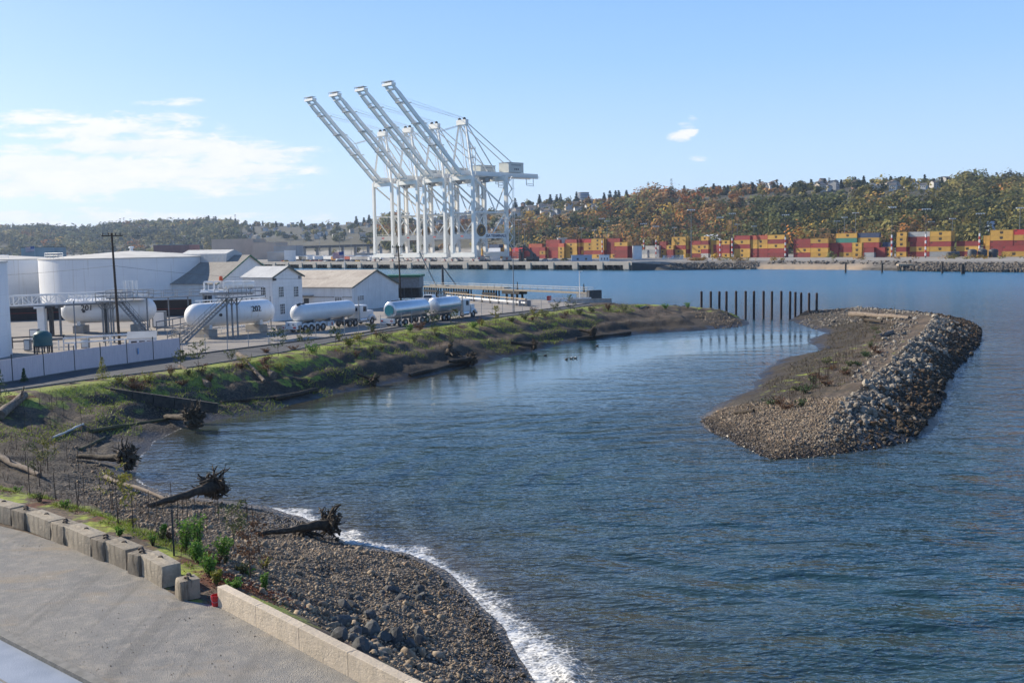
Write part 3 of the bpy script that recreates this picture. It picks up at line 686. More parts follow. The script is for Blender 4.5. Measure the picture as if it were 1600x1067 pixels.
# island riprap
def island_rocks():
    cr2 = [(c[0], c[1]) for c in icrest]
    right = PP(ISL_PX2[:11], 0)
    poly = cr2[1:]+PP([(1205,717),(1300,711),(1370,703),(1420,690),(1450,668),(1468,640),(1478,604),(1497,575),(1522,550),(1534,530),(1533,512),(1510,500),(1460,491),(1380,484),(1300,486)], 0)
    def kp(X, Y): return inside(X, Y, ISL)
    X, Y = scatter(poly, 120000, kp); dk = seg_dist(X, Y, cr2); dI = seg_dist(X, Y, ISL, closed=True)
    S = np.exp(rng.normal(-1.22, .48, len(X))); front = np.clip(1-seg_dist(X, Y, PP([(1205,717),(1300,711)], 0))/9, 0, 1); S = S*(1-.55*front)
    S = np.clip(S*.47, .07, .52); t_ = np.clip(dI/(dI+dk), 0, 1)+fbm(X/3, Y/3, 2, 60)*1.1; lo = t_+rng.normal(0, .12, len(X)) < .52
    Z = height(X, Y)+S*.22
    pos = np.stack([X, Y, Z], 1); dist = np.hypot(X, Y); big = np.argsort(-(S/dist))[:220]; msk = np.zeros(len(X), bool); msk[big] = True
    for low, nm, lb, m_ in ((False, 'rubble', 'small grey rubble covering the island crest', M_RIP), (True, 'seaweed_rubble', 'small dark weedy rubble along the island waterline', M_RIPD)):
        k = (lo == low) & ~msk; V, F, t = rocks_np(pos[k], S[k], T0, F1, (1, .85, .7), .9)
        tag(link(nm, mesh_np(nm, V, F, m_, dict(tint=t))), lb, 'rubble', kind='stuff')
    for i in big:
        boulder(pos[i], S[i]*1.1, M_RIPD if lo[i] else M_RIP, 'dark weed-stained riprap boulder low on the outer side of the island' if lo[i] else 'bare grey riprap boulder along the crest of the island',
                'weedy riprap boulders' if lo[i] else 'grey riprap boulders')
    # crest gravel, tip cobbles, back end
    poly = PP([(1087,652),(1140,640),(1250,640),(1320,655),(1340,700),(1250,714),(1205,716),(1118,680)], .4)
    X, Y = scatter(poly, 26000, kp); S = np.clip(np.exp(rng.normal(-2.75, .40, len(X))), .04, .25)
    C = np.stack([X, Y, height(X, Y)+S*.2], 1); V, F, t = rocks_np(C, S, T0, F1)
    tag(link('shingle', mesh_np('shingle', V, F, M_COB, dict(tint=t))), 'tan shingle on the near tip of the island', 'shingle', kind='stuff')
    poly = PP([(1236,499),(1262,484),(1330,479),(1420,484),(1440,500),(1400,560),(1340,610),(1320,600),(1385,530),(1400,505),(1330,500)], 1.8)
    X, Y = scatter(poly, 16000, kp); S = np.clip(np.exp(rng.normal(-2.1, .5, len(X))), .05, .5)
    C = np.stack([X, Y, height(X, Y)+S*.2], 1); V, F, t = rocks_np(C, S, T0, F1)
    tag(link('crest_gravel', mesh_np('crest_gravel', V, F, M_RIP, dict(tint=t))), 'broken pale stones along the island top', 'gravel', kind='stuff')
    # peninsula end stones
    poly = PP([(1040,485),(1090,478),(1140,488),(1172,503),(1150,508),(1100,500)], 1.2)
    X, Y = scatter(poly, 2600, lambda a, b: inside(a, b, MAIN) & (vnoise(a/4, b/4, 61) > .4)); S = np.clip(np.exp(rng.normal(-2.2, .4, len(X))), .06, .3)
    C = np.stack([X, Y, height(X, Y)+S*.2], 1); V, F, t = rocks_np(C, S, T0, F1)
    tag(link('spit_stones', mesh_np('spit_stones', V, F, M_COB, dict(tint=t))), 'pale stones heaped on the end of the planted spit', 'stones', kind='stuff')
island_rocks()
# ------------------------------------------------------------------ driftwood
M_LOGD = mat('wet_bark', (.075,.055,.036), (.028,.022,.016), 5, .85, bump=.04, bscale=9, stretch=(1, 1, 1))
M_ROOT = mat('root_wood', (.115,.085,.055), (.035,.026,.019), 3.5, .9)
M_LOGL = mat('weathered_wood', (.23,.185,.145), (.12,.092,.07), 3, .9, bump=.03, bscale=10)
M_LOGM = mat('mossy_wood', (.12,.115,.05), (.075,.06,.04), 3, .95, bump=.02)
M_POLE = mat('bleached_pole', (.62,.60,.56), (.50,.48,.44), 3, .8)
M_TIMB = mat('dark_timber', (.085,.078,.068), (.045,.042,.038), 2.5, .9, bump=.03, bscale=12)
def crooked(b, p, d, L, r, n=5, wander=.35, sag=0, mi=0, sides=6):
    pts = [Vector(p)]; d = Vector(d).normalized(); rad = [r]
    for i in range(n):
        d = (d+Vector((random.uniform(-1, 1), random.uniform(-1, 1), random.uniform(-1, 1)-sag))*wander).normalized()
        pts.append(pts[-1]+d*(L/n)); rad.append(r*(1-.8*(i+1)/n)+.006)
    b.path(pts, rad, sides, mi, True, .12); return pts, d
def trunk_path(p, q, r0, r1, seg=9, wob=.09):
    p, q = Vector(p), Vector(q); L = (q-p).length; pts = []; rad = []
    for i in range(seg+1):
        t = i/seg; o = Vector((random.uniform(-1, 1), random.uniform(-1, 1), random.uniform(-1, 1)))*wob*L/seg
        pts.append(p.lerp(q, t)+o*(0 < i < seg)); rad.append((r0+(r1-r0)*t)*random.uniform(.93, 1.07))
    return pts, rad
def root_wad(tip, base, r0, r1, RR, label, nroot=46, flat=.35, mat_t=None, group='uprooted stumps along the cove'):
    tip, base = Vector(tip), Vector(base); d = (base-tip).normalized(); c = base-d*.1
    t = thing('root_wad', label, 'uprooted stump', (base.x, base.y, hz(base.x, base.y)), 0, group)
    o = Vector(t.location); b = MB(); pts, rad = trunk_path(tip-o, base-o, r0, r1); rad = [r*random.uniform(.9, 1.1) for r in rad]; rad[-1] *= 1.3; rad[-2] *= 1.25; rad[-3] *= 1.08; b.path(pts, rad, 12, 0, True, .12); b.build('trunk', mat_t or M_LOGD, t, True)
    rb = MB(); _, s, u = frame_of(d)
    for k in range(nroot):
        a = 2*math.pi*k/nroot+random.uniform(-.2, .2); rd = s*math.cos(a)+u*math.sin(a); L = RR*random.uniform(.4, 1.0)*(.75 if rd.z < -.3 else 1)*(1.25 if rd.z > .85 else 1)
        st = c-o+rd*r1*.8+d*random.uniform(-.25, .12); dr = (rd+d*random.uniform(-flat, flat*1.6)).normalized()
        pp, dd = crooked(rb, st, dr, L, r1*random.uniform(.22, .5), 7, .55)
        for j in (2, 3, 4):
            if random.random() < .85: crooked(rb, pp[j], dd+Vector((random.uniform(-1.2, 1.2), random.uniform(-1.2, 1.2), random.uniform(-1, 1.2))), L*random.uniform(.25, .5), r1*.10, 4, .45, sides=5)
    for k in range(30):                                               # soil and broken root lumps
        V, F, _t = rocks_np(np.array([list(c-o+(s*random.uniform(-.55, .55)+u*random.uniform(-.55, .55))*RR+d*random.uniform(-.15, .35))]), np.array([RR*random.uniform(.14, .27)]), T0, F1)
        rb.add(V.tolist(), F.tolist())
    rb.build('roots', M_ROOT, t, False); return t
def up(v, z): return Vector((v[0], v[1], v[2]+z))
root_wad(up(G(402,838), .12), up(G(520,842), .85), .10, .26, 1.0, 'dark uprooted stump lying by the white surf on the cobble beach', 44)
root_wad(up(G(232,792), .06), up(G(338,786), 1.05), .12, .30, 1.25, 'dark uprooted stump with tall upright roots at the bend of the cobble beach', 54)
root_wad(up(G(122,718), .25), up(G(203,738), 1.0), .16, .28, 1.3, 'dark uprooted stump at the head of the cove with its trunk pointing left', 54)
root_wad(up(G(258,656), .3), up(G(305,674), 1.2), .22, .34, 1.5, 'dark uprooted stump standing in the shallow water below the timber wall', 50)
root_wad(up(G(560,590), .4), up(G(586,602), .6), .16, .24, .9, 'small dark stump at the foot of the planted bank below the big log', 30)
root_wad(up(G(700,571), .5), up(G(738,572), .9), .2, .3, 1.25, 'round dark stump at the water below the parked tanker truck', 40)
root_wad(up(G(798,540), .5), up(G(836,549), .8), .2, .28, 1.1, 'dark stump with mossy trunk at the water halfway along the spit', 36)
root_wad(up(G(905,521), .6), up(G(927,529), 1.0), .2, .3, 1.2, 'dark stump at the water under the far end of the fence', 34)
root_wad(up(G(1378,507), .5), up(G(1352,506), .7), .22, .26, .7, 'dark stump end poking out of the island top', 22, group='logs on the island')
# second root mass on the first stump's trunk
def stump(px, py, h, r, label):
    g = G(px, py); t = thing('tree_stump', label, 'stump', g); b = MB()
    b.path([(0, 0, -.2), (.05, 0, h*.4), (.12, .05, h*.75), (-.05, .1, h)], [r*1.5, r, r*.8, r*.25], 10, 0, True, .12); b.build('trunk', M_ROOT, t, True)
    rb = MB()
    for k in range(9):
        a = k*.7; crooked(rb, (r*.6*math.cos(a), r*.6*math.sin(a), .25), (math.cos(a), math.sin(a), -.35), r*3.2, r*.35, 5, .25)
    rb.build('roots', M_LOGD, t)
stump(703, 552, 1.5, .5, 'splintered brown stump standing upright on the planted bank')
stump(473, 838, .75, .33, 'broken dark root lump leaning on the trunk of the stump by the surf')
def log(a, b, r0, r1, label, m_=None, group='driftwood logs', stubs=2, name='drift_log', lift=.75):
    a, b = up(a, r0*lift), up(b, r1*lift); mid = (a+b)/2; t = thing(name, label, 'log', (mid.x, mid.y, hz(mid.x, mid.y)), 0, group); o = Vector(t.location)
    q = MB(); pts, rad = trunk_path(a-o, b-o, r0, r1, 8, .05); q.path(pts, rad, 12, 0, True, .07); q.build('trunk', m_ or M_LOGL, t, True)
    if stubs:
        s = MB()
        for k in range(stubs): crooked(s, pts[random.randint(1, 6)], (random.uniform(-1, 1), random.uniform(-1, 1), .9), r0*3.2, r0*.32, 4, .3)
        s.build('branch_stub', m_ or M_LOGL, t)
    return t
log(G(0,655), G(38,622), .42, .34, 'thick pale log on the grassy bank at the photo edge')
log(G(372,556), G(428,592), .30, .46, 'large weathered log with split root end lying across the planted bank', stubs=4)
log(G(385,566), G(413,598), .14, .22, 'thin pale log beside the large split log on the bank', stubs=1)
log(G(281,575), G(326,606), .24, .36, 'weathered grey log below the white panel fence end')
log(G(-4,716), G(62,745), .22, .16, 'brown log half buried among stakes near the row of blocks', stubs=1)
log(G(165,747), G(268,786), .14, .10, 'thin tan log along the top of the beach', m_=M_LOGL, stubs=0)
log(G(140,676), G(262,657), .17, .13, 'long mossy log lying across the mud flat', m_=M_LOGM, stubs=0)
log(G(125,704), G(164,685), .13, .11, 'short green mossy log on the dark mud', m_=M_LOGM, stubs=0)
log(G(345,630), G(452,622), .16, .2, 'dark log along the waterline below the timber wall', m_=M_LOGD, stubs=0)
log(G(430,625), G(495,612), .22, .26, 'dark wet log at the water below the large split log', m_=M_LOGD, stubs=1)
log(G(640,588), G(735,566), .2, .26, 'dark log along the water leading to the round stump', m_=M_LOGD, stubs=0)
log(G(900,530), G(985,521), .18, .22, 'dark wet log at the water toward the end of the spit', m_=M_LOGD, stubs=0)
log(G(1000,483), G(1070,479), .2, .2, 'pale log on top of the spit', m_=M_LOGL, stubs=0)
log(G(1329,494), G(1421,499), .5, .32, 'big pale driftwood log on top of the island', group='logs on the island', stubs=3)
log(G(1372,530), G(1394,521), .4, .3, 'grey driftwood root log in the middle of the island', group='logs on the island', stubs=3)
log(G(1150,648), G(1178,645), .22, .2, 'short dark log on the inner island slope', m_=M_LOGD, group='logs on the island', stubs=0)
t = log(G(83,685), G(130,664), .085, .085, 'straight bleached pole lying on the mud', m_=M_POLE, group=None, stubs=0, name='white_pole')
def timber_wall():
    a, b = P(108,597,ZY+.15), P(340,630,1.75); n = 7; root = thing('timber_wall', 'long dark timber retaining wall running down the bank to the mud', 'wall', (a.x, a.y, 0)); o = Vector(root.location)
    for i in range(n):
        p, q = a.lerp(b, i/n+.002), a.lerp(b, (i+1)/n-.002); w = MB(); h = 1.35-.5*i/n
        w.beam(p-o-Vector((0, 0, h/2)), q-o-Vector((0, 0, h/2)), .28, h); w.build('timber_panel', M_TIMB, root, bevel=.02)
timber_wall()

# ------------------------------------------------------------------ leaves
def leaf_quads(C, size, up_bias=.0, asp=.5):
    n = len(C); Rm = rot_mats(n); s = size if np.ndim(size) else np.full(n, size)
    q = np.array([[-1, 0, 0], [0, -asp, .12], [1, 0, 0], [0, asp, .12]])*.5
    V = np.einsum('nij,kj->nki', Rm, q)*s[:, None, None]+C[:, None, :]
    return V.reshape(-1, 3), np.arange(n*4).reshape(n, 4)
def leafmat(name, c1, c2, trans=.25):
    t = NT(name); r = t.attr('tint'); c = t.mix(r, c1, c2)
    t.done(c, .6, spec=.3); tr = t.N.new('ShaderNodeBsdfTranslucent'); t.L.new(c, tr.inputs[0]); mx = t.N.new('ShaderNodeMixShader'); mx.inputs[0].default_value = trans
    t.L.new(t.b.outputs[0], mx.inputs[1]); t.L.new(tr.outputs[0], mx.inputs[2]); t.L.new(mx.outputs[0], t.out.inputs[0]); return t.m
M_LEAF = leafmat('shrub_leaf', (.07,.17,.025), (.17,.30,.05), .35); M_FIR = leafmat('fir_needle', (.03,.07,.022), (.07,.11,.03), .1)
M_YEL = leafmat('yellow_leaf', (.16,.20,.03), (.30,.24,.04)); M_OLV = leafmat('dull_leaf', (.075,.095,.03), (.11,.13,.05)); M_BRN = leafmat('brown_leaf', (.16,.075,.035), (.10,.06,.035))
M_TWIG = mat('twig_bark', (.075,.052,.04), (.045,.032,.026), 6, .9)
def plant(name, label, cat, g, h, w, kind, m_, group, n=260, ls=.10):
    t = thing(name, label, cat, g, random.uniform(0, 6), group); b = MB(); C = []
    if kind == 'shrub':
        for k in range(14):
            a = random.uniform(0, 6.28); e = (w*.5*random.uniform(.2, 1)*math.cos(a), w*.5*random.uniform(.2, 1)*math.sin(a), h*random.uniform(.7, 1.05))
            b.path([(e[0]*.15, e[1]*.15, -.05), (e[0]*.6, e[1]*.6, e[2]*.5), e], [.012, .009, .004], 5)
            for j in range(n//14): q = random.uniform(.25, 1.05); C.append([e[0]*q+random.gauss(0, w*.07), e[1]*q+random.gauss(0, w*.07), e[2]*q+random.gauss(0, h*.05)])
    elif kind == 'tree':
        b.path([(0, 0, -.1), (.04*h*.3, 0, h*.35), (0, .05, h*.7), (.03, 0, h)], [.022*h**.5, .018, .012, .005], 6)
        for k in range(22):
            z = h*random.uniform(.28, .95); a = random.uniform(0, 6.28); L = w*.5*(1.15-abs(z/h-.5))*random.uniform(.6, 1.1)
            e = Vector((math.cos(a)*L, math.sin(a)*L, z+L*.45)); b.path([(0, 0, z), e*.55+Vector((0, 0, z*.45-.02)), e], [.009, .006, .003], 4)
            for j in range(n//22): q = random.uniform(.35, 1.1); C.append([e.x*q+random.gauss(0, .07), e.y*q+random.gauss(0, .07), z+(e.z-z)*q+random.gauss(0, .07)])
    else:                                                              # young conifer
        b.path([(0, 0, -.1), (0, 0, h)], [.03, .006], 6)
        for k in range(n):
            z = h*(random.random()**1.25); L = w*.5*(1-z/h)*random.uniform(.15, 1.1)+.04; a = random.uniform(0, 6.28); C.append([math.cos(a)*L, math.sin(a)*L, z+.1*h-L*.15])
    b.build('stem', M_TWIG, t)
    V, F = leaf_quads(np.array(C), rng.uniform(.6, 1.3, len(C))*ls, asp=.45 if kind != 'fir' else .3); tint = np.repeat(rng.random(len(C)), 4)
    link('foliage', mesh_np('foliage', V, F, m_, dict(tint=tint)), t); return t
SH = 'leafy shrubs behind the concrete blocks'
for px, py, h, w, lb in ((289,862,1.15,.75,'tall bright green shrub, left one of the touching pair behind the long last block'),(309,858,1.25,.8,'tall bright green shrub, right one of the touching pair behind the long last block'),
    (311,880,.75,.8,'rounded green shrub just below the touching pair of shrubs'),(328,901,.72,.7,'green shrub between the rounded shrub and the red bucket'),
    (351,872,.8,.8,'dense green shrub at the foot of the tall slender sapling'),(366,920,.32,.7,'low green clump against the near face of the tan wall end'),
    (413,925,.6,.35,'sparse pale green seedling in red mulch beside the tan wall'),(337,914,.5,.45,'small yellow-green shrub directly behind the red bucket'),
    (253,840,.5,.5,'small pale shrub beside the dark metal post'),(188,838,.35,.4,'tiny shrub tucked behind the middle blocks')):
    plant('leafy_shrub', lb, 'shrub', G(px, py), h*1.02, w*1.05, 'shrub', M_YEL if 'yellow' in lb else M_LEAF, SH, 620 if h > .7 else 300, .12)
SP = 'saplings planted on the bank'
for px, py, h, w, m_, lb in ((366,866,2.2,1.5,M_OLV,'slender olive-leaved sapling rising above the shrubs'),(392,905,2.1,1.3,M_BRN,'dry twisted sapling in the red mulch ring'),
    (185,820,2.4,1.6,M_YEL,'yellow-leaved sapling behind the curved block row'),(62,760,2.6,2.0,M_OLV,'bushy green sapling on the bank above the brown log'),(75,735,2.0,1.6,M_YEL,'pale sapling just behind the bushy one'),
    (310,573,2.6,2.0,M_OLV,'leafy green sapling at the end of the white panels'),(283,578,2.0,1.4,M_OLV,'thin sapling just left of the panel fence end'),
    (435,556,3.0,2.6,M_FIR,'dark broad sapling in front of the white tank trailer rear'),(477,549,2.4,2.0,M_OLV,'olive sapling in front of the tank trailer wheels'),
    (525,540,2.4,2.0,M_FIR,'dark sapling in front of the tank trailer middle'),(675,522,3.4,2.4,M_FIR,'tall dark sapling in front of the tanker truck pup trailer'),
    (712,517,3.2,2.0,M_OLV,'tall thin sapling in front of the tanker truck cab'),(580,530,2.0,1.6,M_OLV,'low sapling in front of the tanker truck rear'),
    (775,508,3.0,1.6,M_YEL,'yellow sapling beside the path where the yard opens'),(892,490,3.2,2.4,M_OLV,'green sapling at the end of the chain-link fence'),(870,494,2.6,2.2,M_OLV,'pale sapling left of the fence end')):
    plant('sapling', lb, 'young tree', G(px, py), h, w, 'tree', m_, SP, 420, .13 if py > 700 else .2)
for px, py, h, w, lb in ((161,594,2.0,1.5,'small golden conifer in front of the white panels'),(2,630,2.6,2.0,'dark conifer cut by the photo edge beside the pale log'),(38,597,1.2,.6,'tiny thin conifer seedling at the kerb of the path')):
    plant('young_conifer', lb, 'young tree', G(px, py), h, w, 'fir', M_YEL if 'golden' in lb else M_FIR, SP, 420, .2)
for k in range(26):
    px = random.uniform(20, 420); py = 765+px*.30+random.uniform(-8, 22)
    if hz(*P(px, py, 4.2)[:2]) > 4.385: continue
    plant('small_shrub', 'low green tuft in the planting strip behind the blocks', 'shrub', G(px, py), random.uniform(.25, .5), random.uniform(.35, .7), 'shrub', random.choice([M_LEAF, M_YEL, M_OLV, M_BRN]), 'low tufts behind the blocks', 130, .10)
for k in range(34):
    px = random.uniform(180, 900); py = 598-(px-180)*.165+random.uniform(-8, 26)
    plant('bank_shrub', 'brownish scrub bush on the planted slope', 'shrub', G(px, py), random.uniform(.5, 1.2), random.uniform(1.0, 2.2), 'shrub', random.choice([M_BRN, M_OLV, M_BRN, M_YEL]), 'scrub on the planted slope', 200, .17)
for k, (px, py) in enumerate(((640,520),(600,530),(740,510),(800,503),(820,500),(838,497),(850,495),(905,490),(925,487),(950,486),(975,484),(1000,483),(1040,481),(1075,482),(545,540),(490,552),(560,532),(655,517))):
    plant('bank_shrub', 'low olive shrub in the planted strip beside the path', 'shrub', G(px, py+random.uniform(-2, 3)), random.uniform(.7, 1.4), random.uniform(1.4, 2.6), 'shrub', random.choice([M_OLV, M_LEAF, M_BRN, M_YEL]), 'low shrubs along the path', 260, .24)

for k in range(26):
    q = k/25; px = 1215+q*170+random.uniform(-25, 25); py = 640-q*120+random.uniform(-14, 10)
    plant('island_scrub', 'dark brownish scrub bush on the inner slope of the island', 'shrub', G(px, py), random.uniform(.4, .8), random.uniform(.9, 1.9), 'shrub', random.choice([M_OLV, M_BRN, M_FIR]), 'scrub on the island', 200, .17)
# ------------------------------------------------------------------ stakes, ground cover
M_STAKE = mat('wood_stake', (.075,.055,.04), (.05,.038,.03), 3, .9); M_STEEL = mat('galvanised_steel', (.42,.43,.44), (.33,.34,.35), 2, .45, .6)
M_POST = mat('dark_post', (.05,.05,.05), rough=.6)
def stakes():
    b = MB(); b.tube((0, 0, -.25), (0, 0, 1.25), .022, .018, 5); me = b.mesh('stake', M_STAKE); k = 0
    spots = [(random.uniform(30, 480), random.uniform(735, 835)) for _ in range(90)]+[(random.uniform(0, 330), random.uniform(630, 735)) for _ in range(36)]
    spots += [(random.uniform(340, 900), 0) for _ in range(46)]
    for px, py in spots:
        if py == 0: py = 600-(px-340)*.19+random.uniform(-16, 10)
        g = G(px, py)
        if g.z < .35 or inside(np.array([g.x]), np.array([g.y]), PLAT)[0]: continue
        o = link('stake', me, None, g); o.rotation_euler = (random.uniform(-.06, .06), random.uniform(-.06, .06), random.uniform(0, 6)); o.scale = (1, 1, random.uniform(.75, 1.15))
        tag(o, 'thin dark stake in the planted bank', 'stake', 'planting stakes on the mainland bank')
    for k in range(64):
        t = k/63; px = 1222+t*120+random.uniform(-10, 30)*(1-t); py = 640-t*95+random.uniform(-12, 6); g = G(px, py)
        o = link('stake', me, None, g); o.rotation_euler = (random.uniform(-.05, .05), random.uniform(-.05, .05), 0)
        tag(o, 'thin grey stake in the fenced planting on the island', 'stake', 'planting stakes on the island')
    g = G(272,868); b = MB(); b.beam((0, 0, -.3), (0, 0, 1.75), .055); tag(b.build('metal_post', M_POST, None, loc=g), 'dark metal post standing alone between the blocks and the green shrubs', 'post')
stakes()
def ground_cover():
    # brown twigs and grass blades as crossed slivers
    def blades(X, Y, h, w, name, m_, label, lean=.5):
        n = len(X); Z = height(X, Y); a = rng.uniform(0, 6.28, n); l = rng.normal(0, lean, (n, 2))*h[:, None]
        dx, dy = np.cos(a)*w/2, np.sin(a)*w/2; base = np.stack([X, Y, Z-.02], 1)
        V = np.stack([base+np.stack([dx, dy, 0*dx], 1), base-np.stack([dx, dy, 0*dx], 1), base+np.stack([l[:, 0], l[:, 1], h], 1)], 1).reshape(-1, 3)
        o = link(name, mesh_np(name, V, np.arange(n*3).reshape(n, 3), m_, dict(tint=np.repeat(rng.random(n), 3)))); tag(o, label, name.replace('_', ' '), kind='stuff')
    def samp(n, reg, f):
        X, Y = scatter(reg, n, lambda a, b: inside(a, b, MAIN) & ~inside(a, b, PLAT)); k = f(X, Y); return X[k], Y[k]
    reg = PP(WL_PX[12:28], 0)+[(20,232)]+[(p[0], p[1]) for p in plat[:3:-1]]
    clump = lambda X, Y, s, sd: vnoise(X/s, Y/s, sd)
    back = plat[11:]; front = plat[:11]
    X, Y = samp(80000, reg, lambda a, b: (seg_dist(a, b, back) < 22) & (clump(a, b, 2.6, 70) > .40) & (height(a, b) > .6))
    blades(X, Y, rng.uniform(.15, .55, len(X)), np.full(len(X), .04), 'dry_brush', M_BRN2, 'dry brown brush among the planted stakes', .35)
    X, Y = samp(130000, reg, lambda a, b: (seg_dist(a, b, front) < 16) & (clump(a, b, 2.2, 72) > .52) & (height(a, b) > .9))
    blades(X, Y, rng.uniform(.2, .6, len(X)), np.full(len(X), .028), 'dead_stalks', M_BRN2, 'grey-brown dead stalks covering the near bank', .4)
    X, Y = samp(330000, reg, lambda a, b: (seg_dist(a, b, back) < 6.0+6*clump(a, b, 6, 75)) & (clump(a, b, 3.0, 74) > .47))
    blades(X, Y, rng.uniform(.10, .32, len(X)), np.full(len(X), .07), 'bank_grass', M_GRS, 'bright green grass beside the path', .7)
    reg2 = PP([(-40,740),(0,745),(140,785),(250,820),(330,855),(340,905),(290,885),(240,850),(110,800),(0,770)], ZT)
    X, Y = scatter(reg2, 80000, lambda a, b: (clump(a, b, 1.1, 76) > .48) & ~inside(a, b, lot_pts)); blades(X, Y, rng.uniform(.05, .2, len(X)), np.full(len(X), .03), 'strip_grass', M_GRS, 'bright grass strip behind the concrete blocks', .7)
    reg3 = PP([(1222,616),(1290,640),(1395,540),(1330,528)], 1.2)
    reg3 = PP([(1150,640),(1222,655),(1300,640),(1395,540),(1400,505),(1300,505),(1285,545),(1210,580)], 1.0); X, Y = scatter(reg3, 42000, lambda a, b: (clump(a, b, 2.0, 78) > .42) & inside(a, b, ISL)); blades(X, Y, rng.uniform(.12, .4, len(X)), np.full(len(X), .06), 'island_grass', M_OLVD, 'dull dry marsh grass on the island', .6)
    # mulch chips
    X, Y = scatter(reg2+[], 30000, lambda a, b: (clump(a, b, .9, 80) > .60) & ~inside(a, b, lot_pts)); c = np.array(P(405,900,4.2)[:2])
    X2, Y2 = c[0]+rng.normal(0, .8, 5000), c[1]+rng.normal(0, 1.0, 5000); k = ~inside(X2, Y2, lot_pts) & (seg_dist(X2, Y2, plat[:7]) > -1); X = np.r_[X, X2[k]]; Y = np.r_[Y, Y2[k]]
    k = ~inside(X, Y, lot_pts); X, Y = X[k], Y[k]
    V, F = leaf_quads(np.stack([X, Y, height(X, Y)+.02], 1), rng.uniform(.05, .14, len(X)), asp=.3)
    tag(link('mulch', mesh_np('mulch', V, F, M_MULCH, dict(tint=np.repeat(rng.random(len(X)), 4)))), 'red-brown bark mulch behind the blocks', 'mulch', kind='stuff')
M_OLVD = leafmat('marsh_grass', (.095,.085,.032), (.10,.062,.035), .1); M_BRN2 = leafmat('dry_stalk', (.135,.09,.058), (.05,.036,.026), .1); M_GRS = leafmat('grass_blade', (.15,.21,.022), (.28,.35,.045), .3); M_MULCH = leafmat('mulch_chip', (.30,.10,.045), (.15,.05,.026), 0.0)
ground_cover()

# ------------------------------------------------------------------ steel piles across the cove mouth, ducks
M_RUST = mat('rusted_pile', (.055,.035,.03), (.035,.025,.024), 2, .8, bump=.01)
def piles():
    for px, top in zip((1096,1110.6,1124,1135,1150,1165,1178,1193,1206,1220.6,1234.5,1242.6,1251.7,1264,1276), (455,455,455,455,454.5,454.5,454.5,454.5,455,454.5,455,456,457,457.5,457.5)):
        t_ = (px-1096)/180; q = P(px, 498, 0); Y = q.y+random.uniform(-1, 1); x = PY(px, 480, Y).x
        H = PY(px, top, Y).z; b = MB(); b.lathe([(.24,-2.5),(.25,H-.45),(.25,H-.1),(.10,H)], 12)
        o = b.build('steel_pile', M_RUST, None, True, loc=(x, Y, 0)); tag(o, 'tall dark steel pile in the row across the cove mouth', 'pile', 'steel piles across the cove mouth')
piles()
M_DUCK = mat('duck_feathers', (.07,.06,.05), (.12,.10,.085), 8, .8); M_DUCKW = mat('duck_flank', (.65,.65,.62), rough=.8)
def ducks():
    lbs = ['small dark duck on the calm water, leading the string of ducks','small duck with pale flank in the middle of the string','small duck close behind the pale-flanked one','lone duck nearest to the planted spit','second lone duck near the dark stump at the spit']
    for (px, py), lb in zip(((885,562),(893,560.5),(899,560),(933,541),(852,556)), lbs):
        p = P(px, py, .0); t = thing('duck', lb, 'duck', p, random.uniform(-.6, .6), 'ducks on the cove')
        b = MB(); b.path([(-.26,0,.13),(-.2,0,.09),(-.08,0,.07),(.08,0,.08),(.17,0,.10),(.2,0,.18),(.215,0,.25),(.27,0,.27),(.33,0,.25)], [.015,.06,.105,.11,.07,.04,.05,.045,.012], 10); b.build('body', M_DUCK, t, True)
        w = MB(); w.path([(-.14,0,.115),(0,0,.125),(.1,0,.11)], [.03,.118,.04], 10); w.build('wing', M_DUCKW if 'pale' in lb else M_DUCK, t, True)
ducks()
# ------------------------------------------------------------------ tank farm and yard
YF = Vector((.45, .893, 0)); YF.normalize(); YP = Vector((-YF.y, YF.x, 0))      # yard axis (away) and its left normal
AF = math.atan2(YF.y, YF.x)
M_WHITE = mat('white_paint', (.80,.80,.79), (.72,.72,.70), .5, .5, bump=.004, bscale=4)
def tank_paint():
    t = NT('tank_paint'); v = t.obj(); n = t.noise(v, .25, 4); z = t.sep(v)[2]
    st = t.noise(t.map(v, (1.6, 1.6, .05)), 1.5, 4)
    c = t.mix(t.ramp(n, .3, .7), (.80,.80,.79), (.74,.745,.745)); c = t.mix(t.math('MULTIPLY', t.ramp(st, .55, .75), .5), c, (.52,.47,.40))
    seam = t.math('FRACT', t.math('MULTIPLY', z, .42)); sm = t.ramp(seam, .0, .025, 1, 0)
    return t.done(t.mix(t.math('MULTIPLY', sm, .35), c, (.45,.44,.43)), .5, t.bump(t.math('MULTIPLY', sm, .4), .03))
M_TANK = tank_paint(); M_TROOF = mat('tank_roof', (.60,.575,.52), (.48,.46,.42), .3, .8)
M_GREY = mat('grey_steel', (.24,.255,.27), (.18,.19,.20), 2, .55, .3); M_DGREY = mat('dark_steel', (.075,.08,.085), (.05,.052,.055), 2, .6, .3)
M_BLACK = mat('black_lettering', (.02,.02,.022), rough=.6); M_GLASS = mat('dark_window', (.03,.035,.04), (.05,.055,.06), 1, .12, spec=.6)
M_CONC = mat('yard_concrete', (.40,.37,.33), (.30,.28,.25), 1.5, .9, bump=.01); M_TYRE = mat('tyre', (.025,.025,.026), rough=.85)
def fuel_tank(name, label, c, r, h, cone, lit=None):
    t = thing(name, label, 'fuel tank', (c[0], c[1], ZY+.01)); b = MB(); b.lathe([(r, 0), (r, h)], 128, cap=False); b.build('shell', M_TANK, t, True)
    q = MB(); q.lathe([(r+.12, h-.12), (r+.12, h+.06), (r*.5, h+cone*.55), (.3, h+cone), (0, h+cone)], 128, cap=False); q.build('roof', M_TROOF, t, True); return t
